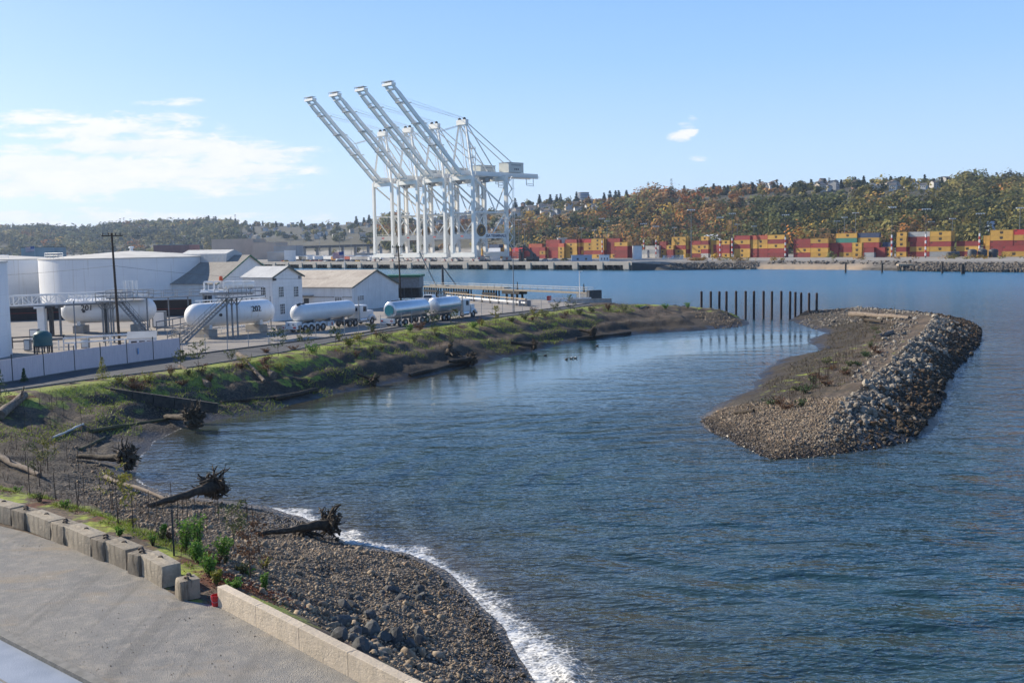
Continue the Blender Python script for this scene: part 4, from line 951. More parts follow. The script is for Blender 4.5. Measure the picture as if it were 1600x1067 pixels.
def handrail(b, pts, h=1.05, sp=2.2, r=.03, closed=False, n=5):
    pts = [Vector(p) for p in pts]
    for i in range(len(pts)-(0 if closed else 1)):
        p, q = pts[i], pts[(i+1) % len(pts)]; k = max(1, int((q-p).length/sp))
        for j in range(k+1): s = p.lerp(q, j/k); b.tube(s, s+Vector((0, 0, h)), r, n=n)
        for z in (h, h*.55): b.tube(p+Vector((0, 0, z)), q+Vector((0, 0, z)), r, n=n)
big = fuel_tank('storage_tank', 'huge white cylindrical fuel tank with shallow cone roof behind the dark utility pole', (-84.5,229.4), 19.1, 10.6, 1.5)
r_ = MB()
for a0, a1 in ((-2.5, -2.05),): handrail(r_, [(18.1*math.cos(a), 18.1*math.sin(a), 10.75) for a in np.linspace(a0, a1, 6)], 1.1, 1.6, .05)
r_.build('roof_railing', M_WHITE, big)
v_ = MB(); v_.lathe([(.35,11.9),(.35,12.7),(.6,12.75),(.5,13.0),(0,13.1)], 16); v_.build('roof_vent', M_WHITE, big, True)
tk2 = fuel_tank('storage_tank', 'white fuel tank at the left with a ladder, partly hidden behind the huge tank', (-126.5,242.3), 18.8, 10.6, 1.4)
lad = MB(); la = math.atan2(-(226-30), 118-12); 
def ladder_on(t, r, ang, h, name='ladder'):
    b = MB(); c, s = math.cos(ang), math.sin(ang); o = Vector((c, s, 0)); tt = Vector((-s, c, 0)); p = o*(r+.25)
    for k in (-.35, .35): b.tube(p+tt*k, p+tt*k+Vector((0, 0, h+1)), .06, n=5)
    z = .4
    while z < h: b.tube(p-tt*.35+Vector((0, 0, z)), p+tt*.35+Vector((0, 0, z)), .045, n=5); z += .7
    b.build(name, M_DGREY, t)
ladder_on(tk2, 18.8, math.atan2(-226, 118)+.10, 10.6)
st_ = MB()
for k in range(30):
    a = -1.35+.6*k/30; st_.box((19.2*math.cos(a), 19.2*math.sin(a), .4+9.9*(1-k/30)), (.9, .5, .12), a)
st_.build('spiral_stair', M_WHITE, tk2)
rr = MB(); handrail(rr, [(18.3*math.cos(a), 18.3*math.sin(a), 10.65) for a in np.linspace(-1.9, -.7, 9)], 1.0, 2, .05); rr.build('roof_railing', M_WHITE, tk2)
ucol_ = lambda px, py: ray(px, py).x/ray(px, py).y
e = P(17,559,ZY); a3 = math.atan(ucol_(15, 480))-math.asin(6.1/135.0); tk3 = fuel_tank('storage_tank', 'tall white tank cut by the left photo edge, nearest one behind the panel fence', (135*math.sin(a3), 135*math.cos(a3)), 6.1, 11.0, .5)
br = MB(); br.beam((4.2,-3.6,10.3), (4.2,-3.6,13.2), .16); br.beam((4.2,-3.6,13.2), (2.2,-3.9,13.2), .16); br.beam((4.2,-3.6,13.2), (5.1,-3.4,10.4), .13); br.beam((4.2,-3.6,11.8), (5,-3.4,10.4), .13); br.build('roof_davit', M_DGREY, tk3)

def text_mesh(body, size, m_, name, parent, loc, rot, ext=.01, bold=0.0, xs=1.0):
    cu = bpy.data.curves.new(name, 'FONT'); cu.body = body; cu.size = size; cu.extrude = ext; cu.align_x = 'CENTER'; cu.align_y = 'CENTER'; cu.offset = bold
    o = bpy.data.objects.new('tmp_text', cu); COL.objects.link(o); dg = bpy.context.evaluated_depsgraph_get(); dg.update()
    me = bpy.data.meshes.new_from_object(o.evaluated_get(dg)); me.name = name; bpy.data.objects.remove(o); me.materials.clear(); me.materials.append(m_)
    q = link(name, me, parent, loc); q.rotation_euler = rot; q.scale = (xs, 1, 1); return q
def bullet(name, label, a, b, zc, r, num, npos):
    a, b = Vector(a), Vector(b); d = (b-a); L = d.length; t = thing(name, label, 'gas tank', ((a.x+b.x)/2, (a.y+b.y)/2, ZY+.02), math.atan2(d.y, d.x))
    s = MB(); pr = []
    for k in range(9): th = math.pi/2*k/8; pr.append((max(r*math.sin(th), .001), -L/2+r*.0+r*(1-math.cos(th))))
    pr += [(q, -h) for q, h in pr[::-1]]; s.lathe(pr, 40, (0, 0, zc), (1, 0, 0)); s.build('shell', M_TANK, t, True)
    for x in (-L*.3, L*.3):
        q = MB(); q.box((x, 0, .55), (1.5, 3.0, 1.1)); q.build('pier', M_CONC, t, bevel=.03)
        q = MB(); q.box((x, 0, 1.1+(zc-r-1.1+.5)/2), (.5, 2.2, zc-r-1.1+.55)); q.build('saddle', M_WHITE, t)
    bd = MB()
    for x in (-L*.22, L*.12): bd.lathe([(r+.02, -.05), (r+.02, .05)], 40, (x, 0, zc), (1, 0, 0), cap=False)
    nz = MB(); nz.tube((-L*.22, -r*.98, zc), (-L*.22, -r*1.12, zc), .2, .2, 12); nz.build('manhole', M_DGREY, t)
    text_mesh(num, 1.15, M_BLACK, 'tank_number', t, (npos, -r*math.cos(.25)-.06, zc+r*.26), (R(90-14), 0, 0), .03, .0)
    pp = MB(); pp.tube((-L*.4, 0, zc+r+.35), (L*.42, 0, zc+r+.35), .09); 
    for x in np.linspace(-L*.35, L*.35, 7): pp.tube((x, 0, zc+r-.1), (x, 0, zc+r+.4), .06)
    pp.build('top_pipe', M_WHITE, t, True)
    return t
c1 = PY(96, 497, 152.2); c2 = PY(244, 497, 153.3)
bullet('gas_tank', 'white horizontal gas tank with the number 201', (c1.x, 152.2), (c2.x, 153.5), 3.27, 1.84, '201', -2.6)
A2 = Vector((PY(292, 490, 138.3).x, 138.3, 0)); d2 = Vector((.56,.83,0)).normalized(); B2 = A2+d2*15.2
bullet('gas_tank', 'white horizontal gas tank with the number 202 beside the white two-storey house', A2, B2, 3.0, 1.69, '202', 3.2)

def stair(name, label, foot, top, w, plat, posts):
    foot, top = Vector(foot), Vector(top); t = thing(name, label, 'steel stair', (foot.x, foot.y, ZY+.02)); o = Vector(t.location); f, p = foot-o, top-o
    d = (p-f); dh = Vector((d.x, d.y, 0)).normalized(); s = Vector((-dh.y, dh.x, 0))
    for k in (-1, 1):
        b = MB(); b.beam(f+s*k*w/2, p+s*k*w/2, .06, .24); b.build('stringer', M_GREY, t)
        b = MB(); n = 8
        for i in range(n+1): q = f.lerp(p, i/n)+s*k*w/2; b.tube(q, q+Vector((0, 0, 1)), .03, n=5)
        for z in (1., .55): b.tube(f+s*k*w/2+Vector((0, 0, z)), p+s*k*w/2+Vector((0, 0, z)), .03, n=5)
        b.build('handrail', M_GREY, t)
    b = MB(); n = 20
    for i in range(1, n): b.box(f.lerp(p, i/n), (.26, w, .04), math.atan2(dh.y, dh.x))
    b.build('treads', M_DGREY, t)
    b = MB(); c = p+Vector(plat[0]); rz = plat[2]; b.box(c, (plat[1][0], plat[1][1], .16), rz); b.build('platform', M_GREY, t)
    ca, sa = math.cos(rz), math.sin(rz); hx, hy = plat[1][0]/2, plat[1][1]/2
    b = MB(); handrail(b, [c+Vector((x*ca-y*sa, x*sa+y*ca, .08)) for x, y in ((-hx,-hy),(hx,-hy),(hx,hy),(-hx,hy))], 1.05, 1.6, .035, True); b.build('platform_railing', M_GREY, t)
    for q in posts:
        b = MB(); q = Vector(q)-o; z1 = c.z-.08; b.beam((q.x, q.y, 0), (q.x, q.y, z1), .2); 
        b.beam((q.x, q.y, z1-1.1), (q.x+.8, q.y, z1), .1); b.beam((q.x, q.y, z1-1.1), (q.x-.8, q.y, z1), .1); b.build('post', M_GREY, t)
    return t
f1 = P(241,536,ZY)
stair('access_stair', 'grey steel stair and platform in front of tank 201', f1, (PY(186, 480, f1.y+.8).x, f1.y+.8, ZY+5.47), 1.0, ((-1.0, 1.2, 0), (4.0, 2.6), 0), [(PY(p, 500, f1.y+1.6).x, f1.y+1.6, 0) for p in (161,169,177)])
f2 = P(286,536,ZY); 
stair('access_stair', 'grey steel stair climbing to the walkway over tank 202', f2, (PY(361, 470, f2.y+5.5).x, f2.y+5.5, ZY+5.57), 1.1, ((.8, 1.6, 0), (7.0, 2.4), AF), [(PY(p, 500, f2.y+6).x, f2.y+6, 0) for p in (355,363,371)])
def pipe_truss():
    a = PY(14, 463, 145.8); b = PY(186, 455, 151.2); t = thing('pipe_bridge', 'light grey lattice pipe bridge running from the left edge to tank 201', 'pipe bridge', (a.x, a.y, ZY+.02)); o = Vector(t.location)
    za, zb = a.z-o.z, a.z-o.z+.15; p, q = Vector((0, 0, za)), Vector((b.x-a.x, b.y-a.y, zb)); h = Vector((0, 0, -1.35)); w = Vector((0, 1.2, 0)); m_ = MB()
    for off in (Vector(), w):
        m_.beam(p+off, q+off, .22, .24); m_.beam(p+h+off, q+h+off, .18, .2); n = 12
        for i in range(n): s0, s1 = p.lerp(q, i/n)+off, p.lerp(q, (i+1)/n)+off; m_.beam(s0, s0+h, .1); m_.beam(s0 if i % 2 else s0+h, s1+h if i % 2 else s1, .09)
    m_.build('truss', M_WHITE, t); g = MB(); 
    for k in range(4): g.tube(p+h+Vector((0, .1+k*.32, -.25)), q+h+Vector((0, .1+k*.32, -.25)), .13)
    g.build('pipes', M_GREY, t, True)
    for px, mm, ww in ((64,M_WHITE,1.0),(76,M_DGREY,.5),(88,M_GREY,.25),(150,M_DGREY,.3)):
        x = PY(px, 500, 147.4).x-o.x; k = x/(q.x-p.x); s = MB(); s.beam((x, k*q.y+.6, 0), (x, k*q.y+.6, za-1.7), ww); s.box((x, k*q.y+.6, za-1.75), (ww*1.4, 2, .3)); s.build('column', mm, t)
pipe_truss()
M_BERM = mat('dark_brown_wall', (.050,.040,.036), (.035,.028,.026), .6, .9); M_STRIPE = mat('red_stripe', (.28,.04,.03), rough=.7)
def berm():
    a, b = PY(-60, 490, 180), PY(300, 490, 188.7); t = thing('containment_wall', 'low dark brown wall behind the gas tanks', 'wall', (a.x, a.y, ZY)); v = Vector((b.x-a.x, b.y-a.y, 0))
    m_ = MB(); m_.beam((0, 0, 1.5), v+Vector((0, 0, 1.5)), .5, 3.0); m_.build('wall_face', M_BERM, t)
    m_ = MB(); m_.beam((0, -.27, 1.35), v+Vector((0, -.27, 1.35)), .03, .09); m_.build('red_line', M_STRIPE, t)
berm()
M_TEAL = mat('teal_plastic', (.05,.13,.13), (.04,.10,.105), 1, .5)
def small_bits():
    g = P(68,552,ZY); t = thing('water_tank', 'small teal plastic tank on a frame left of tank 201', 'small tank', g); b = MB(); b.lathe([(1.05,.9),(1.08,1.2),(1.03,1.3),(1.08,1.45),(1.03,1.6),(1.08,1.8),(1.0,2.3),(.6,2.65),(.2,2.7),(0,2.7)], 28); b.build('body', M_TEAL, t, True)
    b = MB()
    for k in range(10): a = k*.628; b.beam((1.0*math.cos(a), 1.0*math.sin(a), 0), (1.0*math.cos(a), 1.0*math.sin(a), 1), .12)
    b.lathe([(1.1,.82),(1.1,.95)], 28); b.build('stand', M_DGREY, t)
    g = P(224,548,ZY); t = thing('pump_shed', 'small white shed with a pitched roof at the foot of the stair', 'shed', g, .25); b = MB(); b.bx(-1.5,1.5,-1.1,1.1,0,1.7); b.add([(-1.5,-1.1,1.7),(-1.5,1.1,1.7),(-1.5,0,2.3),(1.5,-1.1,1.7),(1.5,1.1,1.7),(1.5,0,2.3)], [(0,1,2),(3,5,4)]); b.build('wall', M_WHITE, t)
    b = MB(); b.beam((-1.7,-.65,1.98),(1.7,-.65,1.98),1.45,.06); b = MB(); b.add([(-1.7,-1.3,1.63),(1.7,-1.3,1.63),(1.7,0,2.36),(-1.7,0,2.36),(-1.7,1.3,1.63),(1.7,1.3,1.63)], [(0,1,2,3),(3,2,5,4)]); b.build('roof', M_TROOF, t)
    b = MB(); 
    for x in (-.9, 0, .9): b.bx(x-.32,x+.32,-1.13,-1.105,.5,1.3)
    b.build('window', M_GLASS, t)
    cabs = [((55,536),1.1,.8,1.9,'grey electrical cabinet left of the teal tank'),((134,545),.9,.7,1.3,'pale cabinet in front of tank 201'),((250,512),2.0,1.2,2.6,'light grey equipment box between the two gas tanks'),((140,558),.6,.5,.9,'small grey box behind the white panels'),((44,549),.7,.7,1.5,'slim grey cabinet by the left pipe rack')]
    for (px, py), w, d, h, lb in cabs:
        t = thing('cabinet', lb, 'cabinet', P(px, py, ZY), .1, 'equipment cabinets'); b = MB(); b.bx(-w/2, w/2, -d/2, d/2, .1, h); b.build('body', M_GREY if 'grey' in lb else M_CONC, t, bevel=.02)
        b = MB(); b.bx(-w*.4, w*.4, -d/2-.03, -d/2-.005, .25, h-.15); b.build('door', M_WHITE, t)
    # pipe racks
    racks = [((20,545),(100,541),'low rusty pipe rack by the left tank',(.9,1.4),M_DGREY),((100,548),(210,540),'knee-high white pipe rail behind the panels',(.9,1.5),M_WHITE),((245,520),(305,508),'grey pipes beside the stair of tank 202',(.6,1.6),M_GREY),((262,532),(330,505),'tan pipe run rising toward tank 202',(.5,1.2),M_CONC),((330,522),(420,508),'white pipe along the foot of tank 202',(.5,.9),M_WHITE)]
    for a, b_, lb, zs, mm in racks:
        a, b_ = P(*a, ZY), P(*b_, ZY); t = thing('pipe_rack', lb, 'pipe rack', a, 0, 'yard pipe racks'); v = b_-a; m_ = MB()
        for z in zs: m_.tube((0, 0, z), v+Vector((0, 0, z)), .09); m_.tube((0, .4, z), v+Vector((0, .4, z)), .06)
        m_.build('pipes', mm, t, True); m_ = MB(); k = max(2, int(v.length/2.5))
        for i in range(k+1): s = v*(i/k); m_.beam(s, s+Vector((0, 0, zs[1]+.1)), .1)
        m_.build('supports', mm, t)
    for k, (px, py) in enumerate(((165,541),(172,540),(196,545),(108,553),(118,551),(92,547),(300,524),(310,519),(318,517),(272,526))):
        g = P(px, py, ZY); o = MB(); o.tube((0,0,0), (0,0,1.15), .09, n=10); o.lathe([(.09,1.15),(.07,1.22),(0,1.25)], 10); tag(o.build('bollard', M_WHITE if k % 3 else M_GREY, None, True, loc=g), 'short painted bollard guarding the yard pipes', 'bollard', 'yard bollards')
    vp = [(196,458),(203,457),(207,456),(214,455)]
    t = thing('vent_stack', 'white pipe stacks standing on the platform right of the pole', 'pipes', (PY(205, 470, 151.2).x, 151.2, ZY+5.25)); 
    for px, py in vp: b = MB(); x = PY(px, 470, 151.2).x-t.location.x; b.tube((x, 0, 0), (x, 0, 2.4), .22); b.build('pipe', M_WHITE, t, True)
    b = MB(); b.bx(-3.2, 3.0, -1.2, 1.0, -.2, 0); b.build('platform', M_GREY, t); b = MB(); handrail(b, [(-3.2,-1.2,0),(3,-1.2,0),(3,1,0),(-3.2,1,0)], 1.05, 1.5, .035, True); b.build('platform_railing', M_CONC, t)
    for x in (-2.8, 2.6): b = MB(); b.beam((x,-.9,-5.2),(x,-.9,-.2),.18); b.build('post', M_GREY, t)
    t = thing('walkway', 'long pipe walkway with handrails leading from the huge tank to the white house', 'walkway', (PY(232, 470, 160.8).x, 160.8, ZY+4.6)); q = Vector((PY(385, 460, 163).x-t.location.x, 2, .4))
    b = MB(); b.beam((0,0,0), q, 1.1, .14); b.build('deck', M_GREY, t); b = MB(); handrail(b, [(0,-.5,.05), q+Vector((0,-.5,.05))], 1.05, 2, .035); handrail(b, [(0,.5,.05), q+Vector((0,.5,.05))], 1.05, 2, .035); b.build('handrail', M_CONC, t)
    for k in range(6): b = MB(); s = q*(k/5.); b.beam(s+Vector((0,0,-4.58-s.z)), s, .16); b.build('post', M_GREY, t)
    t = thing('pipe_manifold', 'white pipework and valves on the walkway above tank 202', 'pipework', (PY(350, 455, 157.6).x, 157.6, ZY+5.35)); b = MB(); 
    for k in range(5): x = -3+k*1.5; b.tube((x,0,0), (x,0,1.7), .14); b.tube((x,0,1.7), (x+1.3,.2,1.7), .14); b.tube((x+.7,-.3,.1), (x+.7,-.3,1.3), .09)
    b.tube((-3.5,-.2,.3),(4.5,.2,.3),.2); b.tube((-3.5,-.6,.15),(4.5,-.6,.15),.12); b.tube((0,.5,1.2),(4.6,.5,1.2),.55, n=16); b.build('pipes', M_WHITE, t, True); b = MB(); b.lathe([(.0,1.9),(.3,1.95),(.26,2.5),(0,2.62)], 14, (-.4,0,0)); b.build('orange_cap', mat('orange_paint', (.65,.10,.03), rough=.5), t, True)
    b = MB(); b.bx(-3.6,4.6,-.9,.9,-.15,0); b.build('base', M_GREY, t)
    for x in (-3.2, 4.2): b = MB(); b.beam((x,0,-5.25),(x,0,-.15),.2); b.build('post', M_GREY, t)
small_bits()

# ------------------------------------------------------------------ buildings
def siding(name, c1, c2, freq=2.2, vert=True, amt=.12):
    t = NT(name); v = t.obj(); x, y, z = t.sep(v); n = t.noise(v, .5, 5, .6); w = t.math('FRACT', t.math('MULTIPLY', t.math('ADD', x, y) if vert else z, freq))
    g = t.ramp(w, .0, .14, 1, 0); st = t.noise(t.map(v, (2, 2, .12)), 1.2, 4); c = t.mix(t.ramp(n, .3, .7), c1, c2); c = t.mix(t.math('MULTIPLY', t.ramp(st, .52, .72), .3), c, tuple(k*.62 for k in c2))
    return t.done(t.mix(t.math('MULTIPLY', g, amt), c, (.2,.2,.2)), .75, t.bump(t.math('MULTIPLY', g, -1), .02))
M_SIDE = siding('white_boards', (.78,.78,.77), (.71,.71,.70), 1.6, False); M_CORR = siding('white_corrugated', (.74,.735,.72), (.66,.65,.63), 1.1)
def roofing(name, c1, c2, c3):
    t = NT(name); v = t.obj(); n = t.noise(v, .35, 6, .65); s = t.noise(t.map(v, (.9, .9, .9)), 2.5, 4); x, y, z = t.sep(v)
    c = t.mix(t.ramp(n, .35, .65), c1, c2); c = t.mix(t.math('MULTIPLY', t.ramp(s, .5, .75), .6), c, c3); w = t.ramp(t.math('FRACT', t.math('MULTIPLY', y, .8)), .0, .1, 1, 0)
    return t.done(t.mix(t.math('MULTIPLY', w, .3), c, (.12,.11,.10)), .8, t.bump(w, .02))
M_RTAN = roofing('tan_sheet_roof', (.50,.44,.36), (.40,.34,.275), (.30,.22,.16)); M_RGRY = roofing('grey_sheet_roof', (.30,.275,.24), (.24,.22,.195), (.18,.15,.125)); M_RPALE = roofing('pale_sheet_roof', (.55,.55,.53), (.47,.47,.46), (.38,.37,.35))
M_TRIM = mat('dark_trim', (.10,.12,.10), rough=.7); M_TRIMG = mat('green_trim', (.04,.16,.09), (.03,.12,.07), 1, .6)
def gable(name, label, A, W_, L, he, hr, wall_m, roof_m, over=.35, trim=M_TRIM, f=None):
    # local x runs along the gable face (away along the yard axis), local y to the left along the ridge
    t = thing(name, label, 'building', (A[0], A[1], ZY+.01), AF if f is None else f); b = MB()
    b.add([(0,0,0),(W_,0,0),(W_,0,he),(W_/2,0,hr),(0,0,he),(0,L,0),(W_,L,0),(W_,L,he),(W_/2,L,hr),(0,L,he)], [(0,1,2,3,4),(9,8,7,6,5),(0,4,9,5),(1,6,7,2),(0,5,6,1)]); b.build('wall', wall_m, t)
    o = over; sl = (hr-he)/(W_/2); th = .12; r = MB()
    for sgn, x0 in ((1, -o), (-1, W_+o)):
        z0 = he-sl*o+.02; r.extr([(x0,-o,z0),(W_/2,-o,hr+.02),(W_/2,L+o,hr+.02),(x0,L+o,z0)], (0,0,th))
    r.build('roof', roof_m, t); k = MB()
    for x0, x1, z0, z1 in ((-o, W_/2, he-sl*o, hr), (W_+o, W_/2, he-sl*o, hr)): k.beam((x0,-o-.03,z0+.03),(x1,-o-.03,z1+.03),.05,.26)
    k.build('verge_trim', trim, t); return t
def window(t, c, n, w, h, axis='x', mul=3):
    # c centre on wall, n outward normal sign; axis: direction of width
    f = MB(); g = MB()
    def bx_(m_, u0, u1, z0, z1, d0, d1):
        if axis == 'x': m_.bx(c[0]+u0, c[0]+u1, c[1]+n*d0, c[1]+n*d1, c[2]+z0, c[2]+z1)
        else: m_.bx(c[0]+n*d0, c[0]+n*d1, c[1]+u0, c[1]+u1, c[2]+z0, c[2]+z1)
    bx_(f, -w/2-.1, -w/2, -h/2-.1, h/2+.1, .004, .08); bx_(f, w/2, w/2+.1, -h/2-.1, h/2+.1, .004, .08); bx_(f, -w/2, w/2, h/2, h/2+.1, .004, .08); bx_(f, -w/2, w/2, -h/2-.12, -h/2, .004, .12)
    for i in range(1, mul): bx_(f, -w/2+w*i/mul-.035, -w/2+w*i/mul+.035, -h/2, h/2, .03, .06)
    for i in range(1, 4): bx_(f, -w/2, w/2, -h/2+h*i/4-.03, -h/2+h*i/4+.03, .031, .059)
    bx_(g, -w/2, w/2, -h/2, h/2, .004, .03); o = f.build('window', M_WHITE, t); g.build('pane', M_GLASS, o)
A = P(427.6,503,ZY); A.z = 0
W_ = along((A.x,A.y,ZY), YF, 474.4); Lh = along((A.x,A.y,ZY), YP, 382)
he = PY(428,433.5,A.y).z-ZY; hr = PY(451,417,A.y+YF.y*W_/2).z-ZY
hs = gable('white_house', 'white two-storey gabled house with dark paned windows beside tank 202', A, W_, Lh, he, hr, M_SIDE, M_RPALE)
for x, z in ((.28,.66),(.78,.64),(.30,.27)): window(hs, (W_*x, 0, he*z), -1, 1.15, 1.65)
for y in (.30,.74): window(hs, (0, Lh*y, he*.66), -1, .95, 1.6, 'y')
window(hs, (0, Lh*.12, he*.27), -1, .9, 1.5, 'y')
lm = MB(); lm.bx(.1,.5,-.5,-.02,he-.55,he-.2); lm.build('wall_lamp', M_DGREY, hs); lm = MB(); lm.bx(W_*.88,W_*.95,-.12,-.01,he*.93,he*1.0); lm.build('wall_vent', M_GREY, hs)
# long warehouse
A = P(551,486,ZY); A.z = 0; W2 = along((A.x,A.y,ZY), YF, 623); L2 = 24.0
he2 = PY(551,449,A.y).z-ZY; hr2 = PY(587,422.5,A.y+YF.y*W2/2).z-ZY
wh = gable('long_warehouse', 'long white warehouse with weathered tan sheet roof behind the tank trailer', A, W2, L2, he2, hr2, M_CORR, M_RTAN)
for x in (.17,): window(wh, (W2*x, 0, he2*.52), -1, 2.0, .8)
window(wh, (0, 3.2, he2*.5), -1, 1.6, .8, 'y')
cn = MB(); cn.bx(-1.2,-.02,9,L2-1,he2*.62,he2*.66); cn.build('lean_to_canopy', M_GREY, wh); dr = MB(); dr.bx(-.04,-.004,10.2,11.4,.05,2.3); dr.build('door', M_DGREY, wh)
bn = MB(); bn.bx(-.06,-.003,.0,L2,he2*.56,he2*.60); bn.build('wall_band', M_CONC, wh)
# grey roofed warehouse with monitor
Ag = Vector((PY(339,443,210).x,210,0)); Wg = along((Ag.x,Ag.y,ZY), YF, 439.5)
heg = PY(339,443,210).z-ZY; hrg = PY(410,399,210+YF.y*Wg/2).z-ZY
gw = gable('grey_roof_warehouse', 'large white warehouse with grey sheet roof and ridge monitor behind the house', Ag, Wg, 42, heg, hrg, M_CORR, M_RGRY, .4, M_TRIMG)
mo = MB(); sl = (hrg-heg)/(Wg/2); 
for y0, y1 in ((4, 17),):
    mo.add([(Wg/2-2.6,y0,hrg-sl*2.6),(Wg/2+2.6,y0,hrg-sl*2.6),(Wg/2+2.4,y0,hrg+.5),(Wg/2,y0,hrg+1.35),(Wg/2-2.4,y0,hrg+.5),(Wg/2-2.6,y1,hrg-sl*2.6),(Wg/2+2.6,y1,hrg-sl*2.6),(Wg/2+2.4,y1,hrg+.5),(Wg/2,y1,hrg+1.35),(Wg/2-2.4,y1,hrg+.5)], [(0,1,2,3,4),(9,8,7,6,5),(0,4,9,5),(1,6,7,2),(4,3,8,9),(3,2,7,8)])
mo.build('ridge_monitor', M_RPALE, gw)
dr = MB(); dr.bx(-.05,-.004,1.5,4.0,.05,3.4); dr.build('door', M_DGREY, gw)
# green roofed canopy building
t = thing('green_roof_shed', 'grey shed with a green roof edge beside the long warehouse', 'building', (PY(606,455,236).x,236,ZY), -.05)
w_ = PY(656,455,236).x-PY(606,455,236).x; zt_ = PY(630,430,236).z-ZY; zb = PY(630,450,236).z-ZY
b = MB(); b.bx(0,w_,0,7,zb,zt_-.5); b.build('upper_wall', M_GREY, t); b = MB(); b.bx(-.8,w_+.3,-.6,7.6,zt_-.5,zt_); b.build('green_fascia', M_TRIMG, t)
for x in np.linspace(.2, w_-.2, 5): b = MB(); b.beam((x,.2,0),(x,.2,zb),.25); b.build('post', M_DGREY, t)
b = MB(); b.bx(.2,w_-.2,3,6.8,0,zb); b.build('back_wall', M_DGREY, t)

# ------------------------------------------------------------------ fences
M_PANEL = mat('fence_panel', (.76,.63,.62), (.69,.57,.565), .8, .75, bump=.006, stretch=(6,6,1)); M_CHAIN = M_STEEL
def fences():
    fp = [Vector((a, b, ZY)) for a, b in f_up[:4]]
    pxs = [-60,-25,20,69,117,158,199,240,282]
    pts = []
    for px in pxs:
        for i in range(3):
            a, b = fp[i], fp[i+1]; xa, xb = proj(a)[0], proj(b)[0]
            if xa <= px <= xb:
                lo, hi = 0., 1.
                for _ in range(40): m_ = (lo+hi)/2; (lo, hi) = (m_, hi) if proj(a.lerp(b, m_))[0] < px else (lo, m_)
                pts.append(a.lerp(b, lo)); break
    t = thing('panel_fence', 'pinkish white privacy panel fence along the path', 'fence', pts[0]); o = Vector(t.location); rad = Vector((0, 0, 1))
    for i in range(len(pts)-1):
        a, b = pts[i]-o, pts[i+1]-o; d = (b-a).normalized(); h = 2.05; m_ = MB(); m_.beam(a+d*.06+Vector((0,0,.12+h/2)), b-d*.06+Vector((0,0,.12+h/2)), .05, h)
        n = int((b-a).length/.28)
        for k in range(1, n): q = a.lerp(b, k/n); m_.beam(q+Vector((0,0,.14)), q+Vector((0,0,h+.1)), .075, .025)
        m_.build('panel', M_PANEL, t)
        if i == 6: s_ = MB(); c = a.lerp(b, .42)-Vector((-d.y, d.x, 0))*.06+Vector((0,0,1.25)); s_.beam(c-Vector((0,0,.32)), c+Vector((0,0,.32)), .03, .42); s_.build('blue_notice', mat('blue_notice', (.10,.28,.55), (.30,.45,.62), 5, .6), t)
    for p in pts: m_ = MB(); m_.tube(p-o, p-o+Vector((0,0,2.6)), .055, n=8); m_.build('post', M_DGREY, t)
    m_ = MB()
    for i in range(len(pts)-1): m_.beam(pts[i]-o+Vector((0,.1,.06)), pts[i+1]-o+Vector((0,.1,.06)), .3, .12)
    m_.build('base_kerb', M_KERB, t)
    # chain link
    fp = [Vector((a, b, ZY)) for a, b in f_up[3:]]; pts = [fp[0]]; 
    for i in range(len(fp)-1):
        L = (fp[i+1]-fp[i]).length; k = max(1, round(L/3.0))
        for j in range(1, k+1): pts.append(fp[i].lerp(fp[i+1], j/k))
    t = thing('chain_link_fence', 'galvanised chain-link fence with thin posts along the yard edge', 'fence', pts[0]); o = Vector(t.location)
    for p in pts: m_ = MB(); m_.tube(p-o, p-o+Vector((0,0,2.25)), .042, n=7); m_.build('post', M_CHAIN, t)
    m_ = MB()
    for i in range(len(pts)-1):
        a, b = pts[i]-o, pts[i+1]-o
        for z, r in ((2.05,.014),(2.2,.01),(.1,.012),(1.1,.007)): m_.tube(a+Vector((0,0,z)), b+Vector((0,0,z)), r, n=4, cap=False)
        k = 12; 
        for s in range(k):
            q0, q1 = a.lerp(b, s/k), a.lerp(b, (s+1)/k); m_.tube(q0+Vector((0,0,.1)), q1+Vector((0,0,2.0)), .003, n=3, cap=False); m_.tube(q1+Vector((0,0,.1)), q0+Vector((0,0,2.0)), .003, n=3, cap=False)
    m_.build('wire_mesh', M_CHAIN, t); m_ = MB()
    for i in range(len(pts)-1): m_.beam(pts[i]-o+Vector((0,.1,.08)), pts[i+1]-o+Vector((0,.1,.08)), .35, .16)
    m_.build('base_kerb', M_DGREY, t)
    # inner tall posts with overhead cables in front of the tanks
    tp = [((120,560),(120,470),'thin grey pole in front of tank 201'),((395,515),(395,468),'thin grey frame pole in front of tank 202'),((424,516),(424,463),'tall frame pole beside the white house')]
    for (px, py), (_, ty), lb in tp:
        g = P(px, py, ZY); H = PY(px, ty, g.y).z-ZY; m_ = MB(); m_.tube((0,0,0),(0,0,H),.07,n=8); tag(m_.build('frame_pole', M_GREY, None, loc=g), lb, 'pole', 'frame poles by the gas tanks')
fences()

# ------------------------------------------------------------------ utility poles
M_WOOD = mat('creosote_pole', (.075,.055,.042), (.050,.038,.03), 3, .9)
def upole(px, py, top, label, arm, rz):
    g = P(px, py, ZY); H = PY(px, top, g.y).z-ZY; t = thing('utility_pole', label, 'utility pole', g, rz); b = MB(); b.tube((0,0,0),(-.25,0,H),.19,.12,12); b.build('shaft', M_WOOD, t, True)
    for k, z in enumerate(arm):
        b = MB(); b.box((-.25, .1, H-z), (2.6 if k == 0 else 1.6, .12, .14)); b.build('crossarm', M_WOOD, t)
        if k == 0:
            for x in (-1.15, -.45, .45, 1.0): b = MB(); b.tube((x-.25,.1,H-z+.07),(x-.25,.1,H-z+.35),.06,.08,8); b.build('insulator', M_DGREY, t, True)
    return g, H
g1, H1 = upole(187,541,364,'dark wooden utility pole with crossarm in front of the huge white tank',(.35,),.05)
